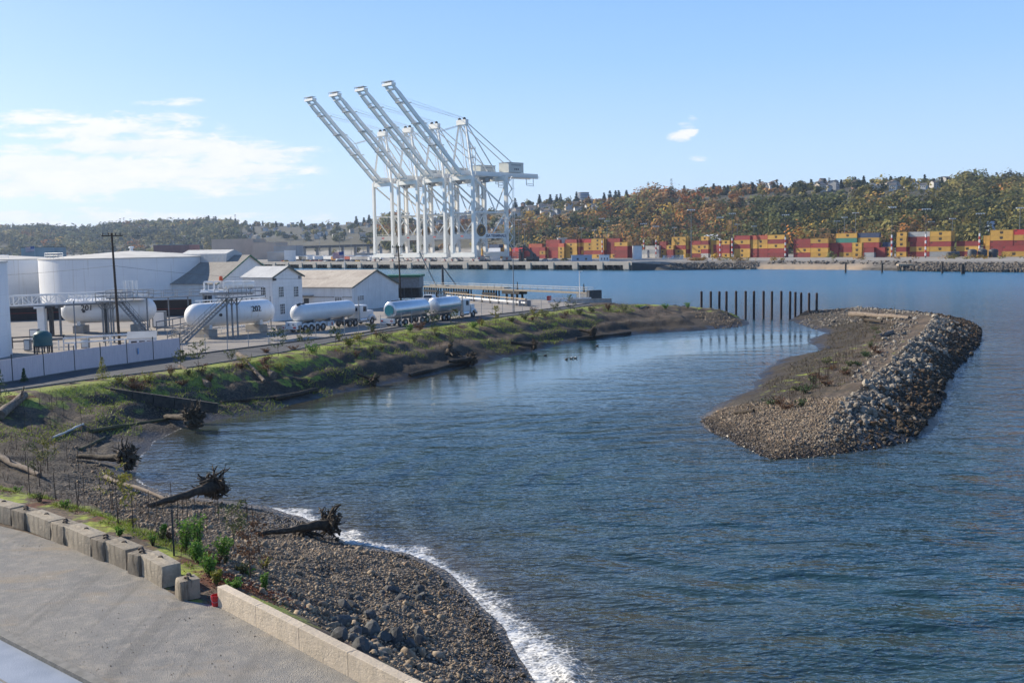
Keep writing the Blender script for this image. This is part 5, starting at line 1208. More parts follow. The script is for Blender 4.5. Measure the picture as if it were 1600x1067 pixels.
g2, H2 = upole(627,481,384,'dark wooden utility pole rising past the long warehouse',(.3,1.9),.1)
M_WIRE = mat('cable', (.08,.08,.08), rough=.6)
def cable(a, b, sag, label):
    a, b = Vector(a), Vector(b); q = MB(); n = 14; q.path([a.lerp(b, i/n)-Vector((0,0,sag*4*(i/n)*(1-i/n))) for i in range(n+1)], .016, 4, cap=False); tag(q.build('cable', M_WIRE), label, 'cable')
cable((g1.x-.2,g1.y,ZY+H1-4.1),(g1.x-34,g1.y+6,ZY+H1-5.2),.5,'thin cable running left from the pole across the huge tank')
cable((g1.x-.2,g1.y,ZY+H1-4.1),(-31,175,ZY+6.8),.6,'thin cable from the pole down to the white house')
cable((g1.x+.8,g1.y,ZY+H1-.2),(g1.x+5.5,g1.y+9,ZY+H1-.5),.1,'short thin wire at the pole top pointing right')
def post_lamp(px, py, top, label, col, arm=True):
    g = P(px, py, ZY); H = PY(px, top, g.y).z-ZY; t = thing('lamp_post', label, 'lamp post', g); b = MB(); b.tube((0,0,0),(0,0,H),.11,.07,10); b.build('shaft', col, t, True); b = MB(); b.box((.25,0,H), (.8,.3,.16)); b.build('lamp_head', col, t)
post_lamp(803,489,402,'tall thin grey lamp post in the open yard',M_GREY); post_lamp(906,473,424,'white lamp post near the end of the trestle',M_WHITE)
# flag
M_FRED = mat('flag_red', (.55,.13,.14), rough=.8); M_FWHT = mat('flag_white', (.80,.78,.78), rough=.8); M_FBLU = mat('flag_blue', (.10,.13,.30), rough=.8)
def flag(px, base_y, top_y, Y, w, label, zbase, angd=0):
    H = PY(px, top_y, Y).z-zbase; t = thing('flag_pole', label, 'flag', (PY(px, base_y, Y).x, Y, zbase)); b = MB(); b.tube((0,0,0),(0,0,H),.09,.05,8); b.build('pole', M_WHITE, t, True)
    h = w*.56; n = 14; mats = [M_FRED, M_FWHT, M_FBLU]; q = MB()
    def pt(i, j): x = -w*i/n; return (x, .12*w*math.sin(i*.75+j*.12)*(i/n)**.5+.0, H-.3-h*j/13-.10*w*(i/n)**1.3)
    for i in range(n):
        for j in range(13):
            mi = 2 if (i < n*.42 and j < 7) else (0 if j % 2 == 0 else 1); q.add([pt(i,j),pt(i+1,j),pt(i+1,j+1),pt(i,j+1)], [(0,1,2,3)], mi)
    q.build('flag', mats, t)
flag(540,470,391,244,2.7,'American flag on a pole above the warehouse roof, drooping left',ZY)
flag(55,405,384,640,5.5,'small distant American flag above the roof of the huge tank at the left',4.6)

# ------------------------------------------------------------------ vehicles
M_ALU = mat('polished_aluminium', (.66,.68,.70), (.60,.62,.64), 1, .28, .55); M_CHR = mat('white_vehicle_paint', (.72,.73,.73), (.66,.67,.67), 1, .3, spec=.6)
M_LRED = mat('lamp_red', (.45,.02,.02), rough=.3); M_TEALS = mat('teal_stripe', (.05,.28,.30), rough=.4); M_LAMP = mat('headlamp', (.75,.75,.72), rough=.15)
def wheel(t, x, y, r=.5, w=.3):
    b = MB(); b.lathe([(r*.55,-w/2),(r*.94,-w/2),(r,-w*.3),(r,w*.3),(r*.94,w/2),(r*.55,w/2)], 24, (x,y,r), (0,1,0), cap=False); o = b.build('wheel', M_TYRE, t, True)
    q = MB(); q.lathe([(0,-w*.3),(r*.3,-w*.38),(r*.57,-w*.25),(r*.57,w*.25),(r*.3,w*.38),(0,w*.3)], 20, (x,y,r), (0,1,0), cap=False); q.build('rim', M_STEEL, o, True)
def tank_shell(t, x0, x1, zc, r, m_=None, round_=.9, squash=1.0):
    pr = [];L = x1-x0
    for k in range(8): th = math.pi/2*k/7; pr.append((max(r*math.sin(th), .002), round_*(1-math.cos(th))))
    pr = pr+[(q, L-h) for q, h in pr[::-1]]; b = MB(); b.lathe(pr, 36, (x0,0,zc), (1,0,0)); return b.build('tank', m_ or M_CHR, t, True)
def cab(t, x, conv=True):
    b = MB(); b.bx(x,x+1.75,-1.15,1.15,1.0,2.95); b.build('cab', M_CHR, t, bevel=.12)
    b = MB(); b.bx(x+1.74,x+1.79,-.95,.95,2.05,2.75); b.bx(x+.7,x+1.5,-1.18,-1.155,2.0,2.7); b.bx(x+.7,x+1.5,1.155,1.18,2.0,2.7); b.bx(x-.03,x-.005,-.6,.6,2.1,2.6); b.build('windows', M_GLASS, t)
    b = MB(); b.box((x+2.75,0,1.45),(2.0,1.7,1.15),taper=.9); b.bx(x+3.72,x+3.85,-.7,.7,.95,1.95); b.build('bonnet', M_CHR, t, bevel=.1)
    b = MB()
    for s in (-1, 1):
        b.path([(x+2.3,s*1.0,.75),(x+2.5,s*1.0,1.12),(x+2.95,s*1.0,1.25),(x+3.4,s*1.0,1.15),(x+3.65,s*1.0,.8)], .2, 8)
    b.build('fenders', M_CHR, t, True); b = MB(); b.bx(x+3.75,x+3.95,-1.15,1.15,.45,.85); b.build('bumper', M_STEEL, t)
    for s in (-1, 1):
        b = MB(); b.tube((x-.12,s*1.0,1.0),(x-.12,s*1.0,3.7),.09,n=10); b.build('exhaust_stack', M_STEEL, t, True); b = MB(); b.tube((x+3.7,s*.85,1.15),(x+3.82,s*.85,1.15),.14,n=12); b.build('headlight', M_LAMP, t, True)
        b = MB(); b.bx(x+1.3,x+1.42,s*1.28-.1,s*1.28+.1,2.0,2.7); b.build('mirror', M_CHR, t); b = MB(); b.tube((x-.1,s*.95,.75),(x+1.5,s*.95,.75),.32,n=16); b.build('fuel_tank', M_ALU, t, True)
def truck1():
    a = P(456,521,ZY); c = P(606,502,ZY); d = c-a; t = thing('tank_trailer_truck', 'white tank trailer with tractor parked by the long warehouse', 'tank truck', (a.x,a.y,ZY+.02), math.atan2(d.y,d.x)); L = 13.2
    tank_shell(t, .5, L, 2.55, 1.22, M_CHR, 1.0)
    b = MB(); b.bx(-.2,L-2.5,-.45,-.3,1.0,1.25); b.bx(-.2,L-2.5,.3,.45,1.0,1.25); 
    for x in (1,3.5,7,10): b.bx(x,x+.3,-.9,.9,1.0,1.55)
    b.build('frame', M_GREY, t); b = MB(); b.bx(-.45,-.05,-1.2,1.2,.55,1.0); b.build('rear_bumper', M_CHR, t); b = MB(); b.bx(-.08,.9,-1.0,1.0,1.0,1.5); b.build('rear_cabinet', M_CHR, t, bevel=.05)
    for y in (-.9,.9): b = MB(); b.bx(-.5,-.46,y-.22,y+.22,.68,.9); b.build('tail_light', M_LRED, t)
    for x in (1.5,2.75,4.0,5.25):
        for s in (-1,1):
            wheel(t,x,s*1.05); f = MB(); f.path([(x-.6,s*1.05,.75),(x-.42,s*1.05,1.05),(x,s*1.05,1.16),(x+.42,s*1.05,1.05),(x+.6,s*1.05,.75)], .13, 6); f.build('mudguard', M_CHR, t, True)
    b = MB(); b.bx(6.2,7.6,-1.15,-.6,.5,1.15); b.build('pump_box', M_CHR, t, bevel=.03); b = MB(); b.bx(7.0,7.25,-1.18,-1.155,.6,1.05); b.build('red_placard', M_LRED, t)
    b = MB(); b.bx(7.8,11,-.5,-.35,.9,1.1); b.bx(10.2,15.5,-.45,-.3,.75,1.0); b.bx(10.2,15.5,.3,.45,.75,1.0); b.build('tractor_frame', M_DGREY, t)
    for x in (11.3,12.6):
        for s in (-1,1): wheel(t,x,s*1.0)
    cab(t, 13.7)
    for s in (-1,1): wheel(t,16.6,s*1.0)
    t.scale = (1.06,)*3
    hd = MB(); hd.tube((.9,-.35,3.72),(1.5,-.35,3.85),.16); hd.tube((1.9,-.2,3.76),(2.5,-.2,3.85),.12); hd.build('top_valve', M_DGREY, t, True)
truck1()
def truck2():
    a = P(607,511,ZY); c = P(750,493,ZY); d = c-a; t = thing('tanker_truck', 'silver tanker truck pulling a pup tank trailer with teal stripe', 'tank truck', (a.x,a.y,ZY+.02), math.atan2(d.y,d.x))
    tank_shell(t, .3, 8.8, 2.35, 1.18, M_ALU, .25); tank_shell(t, 11.0, 17.2, 2.35, 1.18, M_ALU, .3)
    b = MB(); b.lathe([(.0,-.02),(.72,-.01),(.78,.05)], 28, (.28,0,2.3), (-1,0,0)); b.build('rear_emblem', M_TEALS, t)
    b = MB(); b.bx(.5,8.6,-1.2,-1.16,2.05,2.18); b.bx(11.3,17,-1.2,-1.16,2.05,2.18); b.build('teal_stripe', M_TEALS, t)
    b = MB(); b.bx(0,8.8,-.5,-.3,.95,1.25); b.bx(0,8.8,.3,.5,.95,1.25); b.bx(8.8,11.2,-.1,.1,.85,1.0); b.bx(10.8,21,-.5,-.3,.8,1.1); b.bx(10.8,21,.3,.5,.8,1.1); b.build('frame', M_DGREY, t)
    b = MB(); b.bx(-.35,-.05,-1.2,1.2,.5,1.2); b.build('rear_bumper', M_CHR, t)
    for y in (-.85,.85): b = MB(); b.bx(-.4,-.36,y-.2,y+.2,.75,.95); b.build('tail_light', M_LRED, t)
    for x in (1.4,2.7,6.8,8.0,12.3,13.6):
        for s in (-1,1): wheel(t,x,s*1.0)
    b = MB(); b.lathe([(.0,3.55),(.35,3.5),(.4,3.4)], 14, (12,0,0)); b.lathe([(.0,3.55),(.35,3.5),(.4,3.4)], 14, (15,0,0)); b.lathe([(.0,3.55),(.35,3.5),(.4,3.4)], 14, (4,0,0)); b.build('hatch', M_STEEL, t, True)
    b = MB(); b.bx(14.3,16.6,-1.15,-.7,.55,1.15); b.build('side_box', M_ALU, t, bevel=.03); cab(t, 17.6)
    for s in (-1,1): wheel(t,20.4,s*1.0)
    t.scale = (1.06,)*3
truck2()
def pickup():
    a = P(652,474,ZY); t = thing('pickup_truck', 'white pickup truck parked beside the green-roofed shed', 'pickup', a, math.atan2(.5,.85)-.9); P_ = M_CHR
    b = MB(); b.bx(0,5.6,-1,1,.55,1.15); b.build('body', P_, t, bevel=.12); b = MB(); b.box((2.9,0,1.5),(2.4,1.85,.72),taper=.82); b.build('cab', P_, t, bevel=.08)
    b = MB(); b.box((2.9,0,1.5),(2.0,1.88,.5),taper=.84); b.build('windows', M_GLASS, t); b = MB(); b.bx(.15,1.6,-.8,.8,1.1,1.17); b.build('bed', M_DGREY, t)
    for x in (1.0,4.6):
        for s in (-1,1): wheel(t,x,s*.92,.4,.26)
pickup()
def flatbed(px, py, rz, label, L=8):
    t = thing('flat_trailer', label, 'trailer', P(px,py,ZY), rz, 'flat trailers'); b = MB(); b.bx(0,L,-1.2,1.2,1.0,1.2); b.build('deck', M_DGREY, t)
    for x in (1.,2.2):
        for s in (-1,1): wheel(t,x,s*1,.48,.28)
    b = MB(); b.bx(L-1.5,L-1.2,-.9,-.7,0,1); b.bx(L-1.5,L-1.2,.7,.9,0,1); b.build('landing_legs', M_DGREY, t)
flatbed(604,479,math.atan2(.3,.95),'dark flat trailer between the warehouse and the pickup')
flatbed(672,478,math.atan2(.2,.97),'dark empty flat trailer right of the pickup',7)
# timber barrier along the dock edge
M_PTIM = mat('pale_timber', (.42,.33,.23), (.34,.27,.19), 2, .85)
def barrier():
    a, b = P(684,466,ZY), P(822,479,ZY); t = thing('timber_barrier', 'timber post barrier with white rail at the dock edge', 'barrier', a); v = b-a; n = 11
    for i in range(n+1): q = MB(); s = v*(i/n); q.bx(s.x-.2,s.x+.2,s.y-.2,s.y+.2,0,1.5); q.build('post', M_PTIM, t)
    q = MB(); q.beam(Vector((0,-.25,.75)), v+Vector((0,-.25,.75)), .12, .35); q.build('rail', M_WHITE, t); q = MB(); q.beam(Vector((0,-.1,1.45)), v+Vector((0,-.1,1.45)), .3, .2); q.build('cap_beam', M_PTIM, t)
    o = MB(); o.bx(-1.2,1.2,-.5,.5,0,1.1); tag(o.build('barrier_block', M_GREY, None, bevel=.05, loc=P(820,478,ZY)), 'grey block at the end of the timber barrier', 'barrier block')
barrier()
def jersey(px, py, L, rz, label, m_):
    t = MB(); t.extr([(0,-.3,0),(0,-.25,.25),(0,-.1,.45),(0,-.08,.85),(0,.08,.85),(0,.1,.45),(0,.25,.25),(0,.3,0)], (L,0,0)); tag(t.build('traffic_barrier', m_, None, loc=P(px,py,ZY), rz=rz), label, 'barrier', 'concrete traffic barriers')
jersey(432,517,5.5,math.atan2(.6,.8),'low concrete barrier between tank 202 and the tank trailer',M_CONC)
jersey(856,472,9,-.05,'pale low barrier by the chain-link fence end, left of the white lamp post',M_WHITE); jersey(886,474,9,.0,'pale low barrier under the white lamp post',M_CONC)
o = MB(); o.bx(-.45,.45,-.04,.04,.6,1.5); o.beam((0,.06,0),(0,.06,1.4),.08); tag(o.build('red_sign', M_LRED, None, loc=P(858,474,ZY)), 'small red sign near the end of the chain-link fence', 'sign')
# trestle on the water
M_DECK = mat('trestle_deck', (.34,.29,.22), (.25,.215,.17), 1, .85); M_PILE = mat('dark_piling', (.045,.038,.033), (.03,.026,.023), 1.5, .85)
def trestle():
    a, b = P(655,447,4.2), P(917,457.5,4.2); d = b-a; t = thing('pier_trestle', 'long narrow timber trestle with railing standing in the water behind the yard', 'pier', (a.x,a.y,0), math.atan2(d.y,d.x)); L = d.length
    q = MB(); q.bx(0,L,0,2.2,3.9,4.25); q.build('deck', M_DECK, t); q = MB(); q.bx(-4,L*.45,6,8.5,4.0,4.3); q.build('upper_deck', M_DECK, t); q = MB(); handrail(q,[(0,.1,4.25),(L,.1,4.25)],1.1,3,.04); handrail(q,[(L*.3,2.1,4.25),(L,2.1,4.25)],1.1,3,.04); q.build('handrail', M_GREY, t)
    for x0, x1 in ((2,9),(12,15),(17,24),(31,37)):
        q = MB(); x = x0
        while x < x1: q.tube((x,.6,-2.5),(x,.6,3.9),.2,n=8); q.tube((x+.3,2.0,-2.5),(x+.3,2.0,3.9),.2,n=8); x += 1.2
        q.bx(x0-.3,x1,.3,.5,2.6,3.2); q.bx(x0-.3,x1,.3,.5,.9,1.3); q.build('piles', M_PILE, t)
    q = MB(); 
    for x in (L*.57,L*.6,L*.63): q.tube((x,.3,-2.5),(x,.3,3.8),.3,n=8); q.tube((x+.5,1.9,-2.5),(x,1.9,3.8),.3,n=8)
    q.bx(L*.55,L*.65,-.2,2.4,3.1,3.88); q.build('pile_cap', M_PILE, t)
    q = MB(); q.bx(L-3,L+1,-.6,2.6,-2.5,3.88); q.build('end_dolphin', M_GREY, t); q = MB(); q.bx(L+1.02,L+2,-1,2.8,.8,4.8); q.build('fender', M_DGREY, t)
    for x in (L*.62, L*.97): q = MB(); q.tube((x,1,4.25),(x,1,6.2),.25,.1,8); q.build('mooring_post', M_DGREY, t)
trestle()
def derrick():
    p = P(692,446,4.2); t = thing('derrick_post', 'dark mooring post with slanting braces on the trestle', 'post', (p.x,p.y,4.25)); q = MB(); q.tube((0,0,0),(0,0,PY(692,419,p.y).z-4.25),.4,.3,10); q.build('shaft', M_DGREY, t, True); q = MB(); q.beam((3.8,0,0),(.2,0,5.2),.25); q.build('brace', M_DGREY, t)
    q = MB(); q.beam((-2.0,0,0),(-6.5,-.5,9.8),.32); q.build('leaning_spar', M_CONC, t)
derrick()
# ------------------------------------------------------------------ far shore
EQ = Vector((math.sqrt(.5), -math.sqrt(.5), 0)); MQ = Vector((math.sqrt(.5), math.sqrt(.5), 0)); SQ = 651.0; ZQ = 4.6; RQ = R(-45)
def ucol(px, py=400): d = ray(px, py); return d.x/d.y
def QX(px, mm, z=ZQ, py=400):         # point showing at column px on the line mm metres inland of the quay face
    u = ucol(px, py); y = (SQ+mm*math.sqrt(2))/(1+u); return Vector((u*y, y, z))
QO = QX(741, 0)
def QS(s, mm, z=ZQ): v = QO+EQ*s+MQ*mm; v.z = z; return v
QEND = QX(987, 0)
SHORE = [(-1700,2351),(QEND.x,QEND.y)]+PP([(1050,422.3),(1120,421.2),(1182,420.8),(1250,421.3),(1320,421.8),(1400,423.2),(1460,424.6),(1540,425.2),(1640,426),(1900,430)], 0)
SKY = [(-300,362),(0,361),(60,360),(120,364),(170,358),(220,354),(300,352),(380,352),(440,353),(500,353),(560,350),(620,346),(700,340),(760,332),(820,322),(880,318),(960,316),(1040,309),(1100,301),(1150,297),(1200,294),(1300,291),(1400,289),(1480,289),(1530,295),(1600,296),(1800,294)]
RD = [(-300,3300),(300,3000),(480,2700),(600,2300),(750,2000),(900,1800),(1100,1550),(1300,1380),(1600,1250),(1900,1150)]
FD = [(-300,2300),(300,2000),(480,1700),(600,1450),(750,1250),(900,1080),(1100,900),(1300,790),(1600,690),(1900,620)]
_sk = np.array([(ucol(p, 350), PY(p, y, np.interp(p, *zip(*RD))).z) for p, y in SKY]); _ru = np.array([(ucol(p, 350), r) for p, r in RD]); _fu = np.array([(ucol(p, 350), r) for p, r in FD])
def farH(X, Y):
    X = np.asarray(X, float); Y = np.asarray(Y, float); u = X/np.maximum(Y, 1)
    zr = np.interp(u, *_sk.T); Rr = np.interp(u, *_ru.T); Fr = np.interp(u, *_fu.T); t = (Y-Fr)/(Rr-Fr)
    tc = np.clip(t, 0, 1); p = tc**.9*(1-.12*np.sin(math.pi*tc)*0)+.10*np.sin(math.pi*tc)
    z = 4.5+(zr-4.5)*p+np.clip(tc*4, 0, 1)*fbm(X/170, Y/170, 3, 90)*22*np.clip((.95-tc)*2.2, 0, 1)
    z = np.where(t > 1, zr-(Y-Rr)*.03, z)
    return z
def Gf(px, py):
    d = ray(px, py); t = np.geomspace(450, 4000, 1500); X, Y, Z = d.x*t, d.y*t, CAMZ+d.z*t; H = farH(X, Y); k = np.argmax(Z <= H)
    return Vector((X[k], Y[k], H[k])) if (Z <= H).any() else None
def far_ground():
    t = NT('terminal_ground'); p = t.pos(); z = t.sep(p)[2]; n = t.noise(p, .05, 6, .6); n2 = t.noise(p, .4, 5, .7)
    c = t.mix(t.ramp(n, .35, .65), (.22,.205,.18), (.30,.275,.24)); sand = t.attr('sand'); rk = t.attr('rock')
    c = t.mix(rk, c, t.mix(t.ramp(n2, .4, .65), (.15,.13,.105), (.045,.038,.03))); c = t.mix(sand, c, (.34,.25,.165))
    lowz = t.ramp(z, .5, 1.6, 1, 0); c = t.mix(t.math('MULTIPLY', lowz, rk), c, (.035,.03,.025))
    hill = t.ramp(z, 9, 14); c = t.mix(hill, c, t.mix(n2, (.045,.05,.025), (.075,.055,.03)))
    mt = t.done(c, .95, t.bump(n2, .4))
    X, Y, F = fan(-1.05, .78, 420, 380, 5200, 300)
    ins = inside(X, Y, SHORE+[(3000,1200),(3000,7000),(-6000,7000),(-4000,4600)]); d = seg_dist(X, Y, SHORE)
    d2 = seg_dist(X, Y, SHORE[:2]); quay = (seg_dist(X, Y, SHORE[2:]) > d2)
    H = farH(X, Y); off = np.where(quay, np.clip((d-10)/7, 0, 1), np.clip(d/17, 0, 1)**.8)
    H = np.where(ins, -2.5*(off < .0)+(H+fbm(X/6, Y/6, 2, 91)*.5*(off < .99))*off+np.where(quay & (off < 1), -1.5*(1-off), 0), -2.0)
    sx = [P(1183,420.8)[:2], P(1330,421.8)[:2]]
    sand = np.where(ins, np.clip(1.3-seg_dist(X, Y, sx)/9, 0, 1)*(seg_dist(X, Y, sx) < seg_dist(X, Y, SHORE[7:])), 0)
    rock = np.where(ins & ~quay, np.clip(1.5-d/16, 0, 1), 0)*(1-sand)
    k = (ins | (d < 9))[F].any(1)
    tag(link('terminal_ground', mesh_np('terminal_ground', np.stack([X, Y, H], 1), F[k], mt, dict(sand=sand, rock=rock), smooth=True)), kind='structure')
far_ground()

# ------------------------------------------------------------------ quay
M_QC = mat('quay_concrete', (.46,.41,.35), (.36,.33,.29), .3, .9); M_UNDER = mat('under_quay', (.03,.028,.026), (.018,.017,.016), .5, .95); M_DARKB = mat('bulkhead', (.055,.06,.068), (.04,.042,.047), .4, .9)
def quay():
    L0, L1 = -560, (QEND-QO).dot(EQ); t = thing('container_quay', 'long concrete quay on piles under the white gantry cranes', 'quay', (QO.x,QO.y,0), RQ)
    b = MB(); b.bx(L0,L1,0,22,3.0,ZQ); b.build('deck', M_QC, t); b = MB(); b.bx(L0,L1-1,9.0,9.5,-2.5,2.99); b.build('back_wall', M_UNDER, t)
    s = L1-4; k = 0
    while s > L0:
        b = MB(); b.bx(s-2.1,s+2.1,-.35,1.5,.7,ZQ+.02); b.bx(s-1.9,s+1.9,.1,1.2,-2.5,.69); b.build('buttress', M_QC, t)
        b = MB()
        for j in range(1, 4): x = s-19.4*j/4; b.bx(x-.55,x+.55,-.03,.9,2.0,2.99); b.tube((x,1.5,-2.5),(x,1.5,2.9),.35,n=8); b.tube((x,5,-2.5),(x,5,2.9),.35,n=8)
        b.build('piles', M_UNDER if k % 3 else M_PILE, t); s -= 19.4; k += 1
    b = MB(); b.bx(L0,L1,.3,.6,ZQ+.004,ZQ+.5); b.build('kerb_beam', M_QC, t)
    a = QEND; c = Vector((*PP([(1048,421.5)], 0)[0], 0)); t2 = MB(); v = c-Vector((a.x,a.y,0)); n = 22; 
    for i in range(n):
        p, q = Vector((a.x,a.y,0))+v*(i/n), Vector((a.x,a.y,0))+v*((i+1)/n); h = 4.3-1.6*i/n; t2.beam((p.x,p.y,h/2-1),(q.x,q.y,h/2-1),1.0+.35*(i%2),h+2)
    tag(t2.build('sheet_pile_wall', M_DARKB), 'dark sheet-pile bulkhead sloping down at the end of the quay', 'bulkhead')
quay()

# ------------------------------------------------------------------ gantry cranes
M_CRN = mat('crane_paint', (.84,.81,.74), (.77,.745,.68), .12, .55, spec=.4); M_CRNG = mat('crane_machinery', (.34,.35,.33), (.24,.245,.23), .8, .6); M_BOGIE = mat('bogie_paint', (.60,.58,.54), (.40,.38,.35), 1.2, .7)
M_LOGOB = mat('logo_brown', (.055,.035,.018), rough=.5); M_LOGOG = mat('logo_gold', (.42,.22,.04), rough=.5); M_NAVY = mat('navy_lettering', (.03,.05,.12), rough=.6); M_HSE = mat('machinery_house', (.56,.575,.52), (.50,.51,.46), .3, .6); M_RSTR = mat('crane_red_mark', (.42,.06,.05), rough=.6)
def crane():
    t = thing('gantry_crane', '', 'gantry crane', (0,0,0), RQ, 'white gantry cranes on the quay'); G_ = 30.5; W = 10.5; HB = 56.5
    # legs
    for x in (-W, W):
        for y, nm in ((0,'leg'),(G_,'leg')):
            b = MB(); b.beam((x,y,6.2),(x,y,21),2.7 if y == 0 else 2.6,2.3,w2=2.0,h2=1.9); b.beam((x,y,21),(x,y,HB+1),2.0,1.9,w2=1.9,h2=1.9); b.build(nm, M_CRN, t)
        # portal frame across the gauge
        b = MB(); b.bx(x-.95,x+.95,1.0,G_-1,15.6,19.0); 
        for y, s in ((1.1,1),(G_-1.1,-1)): b.extr([(x-.9,y,15.6),(x-.9,y+s*3.2,15.6),(x-.9,y,11.0)], (1.8,0,0))
        b.build('portal_beam', M_CRN, t)
        b = MB(); b.tube((x,1,HB-1.5),(x,G_-1,36),.55,n=10); b.build('diagonal_brace', M_CRN, t, True)
        b = MB(); b.tube((x,1,33),(x,G_-1,33),.5,n=10); b.tube((x,1,32.6),(x,G_*.42,19.2),.4,n=8); b.tube((x,G_-1,32.6),(x,G_*.58,19.2),.4,n=8); b.build('lower_brace', M_CRN, t, True)
        b = MB(); handrail(b, [(x*1.08,1,19.05),(x*1.08,G_,19.05)], 1.1, 3, .07); b.build('walkway_railing', M_CRN, t)
    for y in (0, G_):
        b = MB(); b.bx(-W-1.4,W+1.4,y-.9,y+.9,3.4,6.4); b.build('sill_beam', M_CRN, t)
        for x in (-W, W):
            o = MB(); o.bx(x-3.6,x+3.6,y-.45,y+.45,2.4,3.5)
            for q in (-1,1): o.extr([(x+q*2.6-1.7,y-.5,1.6),(x+q*2.6+1.7,y-.5,1.6),(x+q*2.6,y-.5,2.7)], (0,1,0)); o.bx(x+q*2.6-2.1,x+q*2.6+2.1,y-.5,y+.5,.75,1.6)
            bo = o.build('bogie', M_BOGIE, t); w = MB()
            for k in range(8): w.tube((x-4.0+k*1.14,y-.35,.45),(x-4.0+k*1.14,y+.35,.45),.42,n=10)
            w.build('wheels', M_DGREY, bo); w = MB(); w.box((x+random.uniform(-3,3),y-.7,1.5),(.9,.4,.7)); w.build('buffer', M_RSTR, bo)
    b = MB(); b.bx(-W,W,-.8,.8,HB-2.0,HB+.6); b.build('cross_beam', M_CRN, t); b = MB(); b.bx(-W,W,G_-.8,G_+.8,HB-2.0,HB+.6); b.build('cross_beam', M_CRN, t)
    b = MB(); b.bx(-W,W,G_-.7,G_+.7,16.2,18.4); b.build('portal_tie', M_CRN, t)
    b = MB(); b.beam((-W,G_,33),(W,G_,33),.8); b.beam((-W,G_,HB-3),(0,G_,34),.6); b.beam((W,G_,HB-3),(0,G_,34),.6); b.build('landside_brace', M_CRN, t)
    # girders
    for x in (-3.6,3.6):
        b = MB(); b.bx(x-.75,x+.75,-4.5,69,HB+.7,HB+4.0); b.build('girder', M_CRN, t)
    b = MB()
    for y in np.arange(-3,69,7.0): b.bx(-3.2,3.2,y-.35,y+.35,HB+1.6,HB+2.8)
    b.build('girder_ties', M_CRN, t)
    b = MB(); 
    for x in (-5.1,5.1): b.bx(x-.5,x+.5,-3,69,HB+.9,HB+1.05); handrail(b, [(x*1.08,-3,HB+1.05),(x*1.08,69,HB+1.05)], 1.2, 4, .07)
    handrail(b, [(-5.4,69,HB+1.05),(5.4,69,HB+1.05)], 1.2, 3, .07); b.build('walkway', M_CRN, t)
    b = MB(); b.bx(-4.8,4.8,39.5,54,HB+4.3,HB+10.9); h = b.build('machinery_house', M_HSE, t); b = MB(); b.bx(-5,5,39.3,54.2,HB+10.9,HB+11.2); b.build('house_roof', M_CRNG, h)
    for k in range(3): q = MB(); q.bx(4.81,4.9,45+k*1.6,45.9+k*1.6,HB+6,HB+7.2); q.build('vent', M_DGREY, h)
    q = MB(); q.bx(4.81,4.87,42,51.5,HB+9,HB+9.8); q.build('name_band', M_CRNG, h)
    # A-frame mast
    top = HB+35.2
    b = MB()
    for s in (-1,1): b.beam((s*W*.98,0,HB+.6),(s*3.4,1.5,top),1.3,1.1,w2=.9,h2=.9)
    b.build('mast_leg', M_CRN, t)
    b = MB(); b.bx(-4.6,4.6,.2,2.8,top-1,top+2.2); b.build('mast_head', M_CRN, t); b = MB()
    for x in (-2.4,2.4): b.lathe([(1.1,-.4),(1.1,.4)], 14, (x,1.2,top+2.7), (1,0,0))
    b.build('sheaves', M_DGREY, t)
    b = MB()
    for s in (-1,1):
        b.tube((s*3.4,2,top),(s*3.8,G_-3,HB+4.3),.42,n=8); b.tube((s*3.2,2.4,top+.6),(s*3.8,55,HB+4.1),.36,n=8); b.tube((s*3.0,2.0,top-1),(s*3.8,9,HB+4.3),.3,n=8)
    b.build('back_stay', M_CRN, t, True)
    b = MB()
    for s in (-1,1):
        for k in range(6): z = HB+4+k*5.2; b.tube((s*3.4*(1-k*.02),6.0-k*.8,z),(s*3.4*(1-k*.02),5.2-k*.8,z+5.2),.16,n=6); b.tube((s*1.4,6.0-k*.8,z),(s*3.4,6.0-k*.8,z),.12,n=6)
        b.tube((s*1.4,6,HB+4),(s*1.4,2,top-1),.16,n=6)
    for z in (HB+12, HB+18): b.bx(6.0,9.5,1,4,z,z+.3); handrail(b, [(6,1,z),(9.5,1,z),(9.5,4,z)], 1.2, 1.7, .1)
    b.bx(9.2,9.6,3.6,4,HB,HB+19); b.bx(6,6.4,3.6,4,HB,HB+19); b.build('mast_ladder', M_CRN, t)
    # raised boom
    h0, h1 = Vector((0,-4.6,HB+2.4)), Vector((0,-59.5,HB+54.2)); d = (h1-h0).normalized(); nrm = Vector((0,d.z,-d.y)); nrm = nrm if nrm.z > 0 else -nrm; bo = MB()
    for x in (-3.6,3.6):
        b = MB(); a, c = h0+Vector((x,0,0)), h1+Vector((x,0,0)); b.beam(a, a.lerp(c,.9), 1.2, 2.4); b.beam(a.lerp(c,.9), c, 1.2, 2.4, w2=1.2, h2=1.3); b.build('boom', M_CRN, t)
    b = MB(); n = 7
    for i in range(1, n+1): q = h0.lerp(h1, i/n); b.beam(q-Vector((3,0,0)), q+Vector((3,0,0)), .6, .6)
    b.build('boom_ties', M_CRN, t); b = MB(); b.box(h1+Vector((0,0,.3)), (9.6,3.4,1.6)); b.box(h1-d*3+Vector((0,0,-.4)), (8.2,2.0,1.0)); b.build('boom_tip', M_CRN, t)
    b = MB(); q = h1; 
    for z in (2.0,): b.bx(-4.8,4.8,q.y-1.9,q.y+1.5,q.z+z-.1,q.z+z)
    handrail(b, [(-4.8,q.y-1.8,q.z+1.1),(4.8,q.y-1.8,q.z+1.1)], 1.2, 2, .1); b.build('tip_platform', M_CRNG, t)
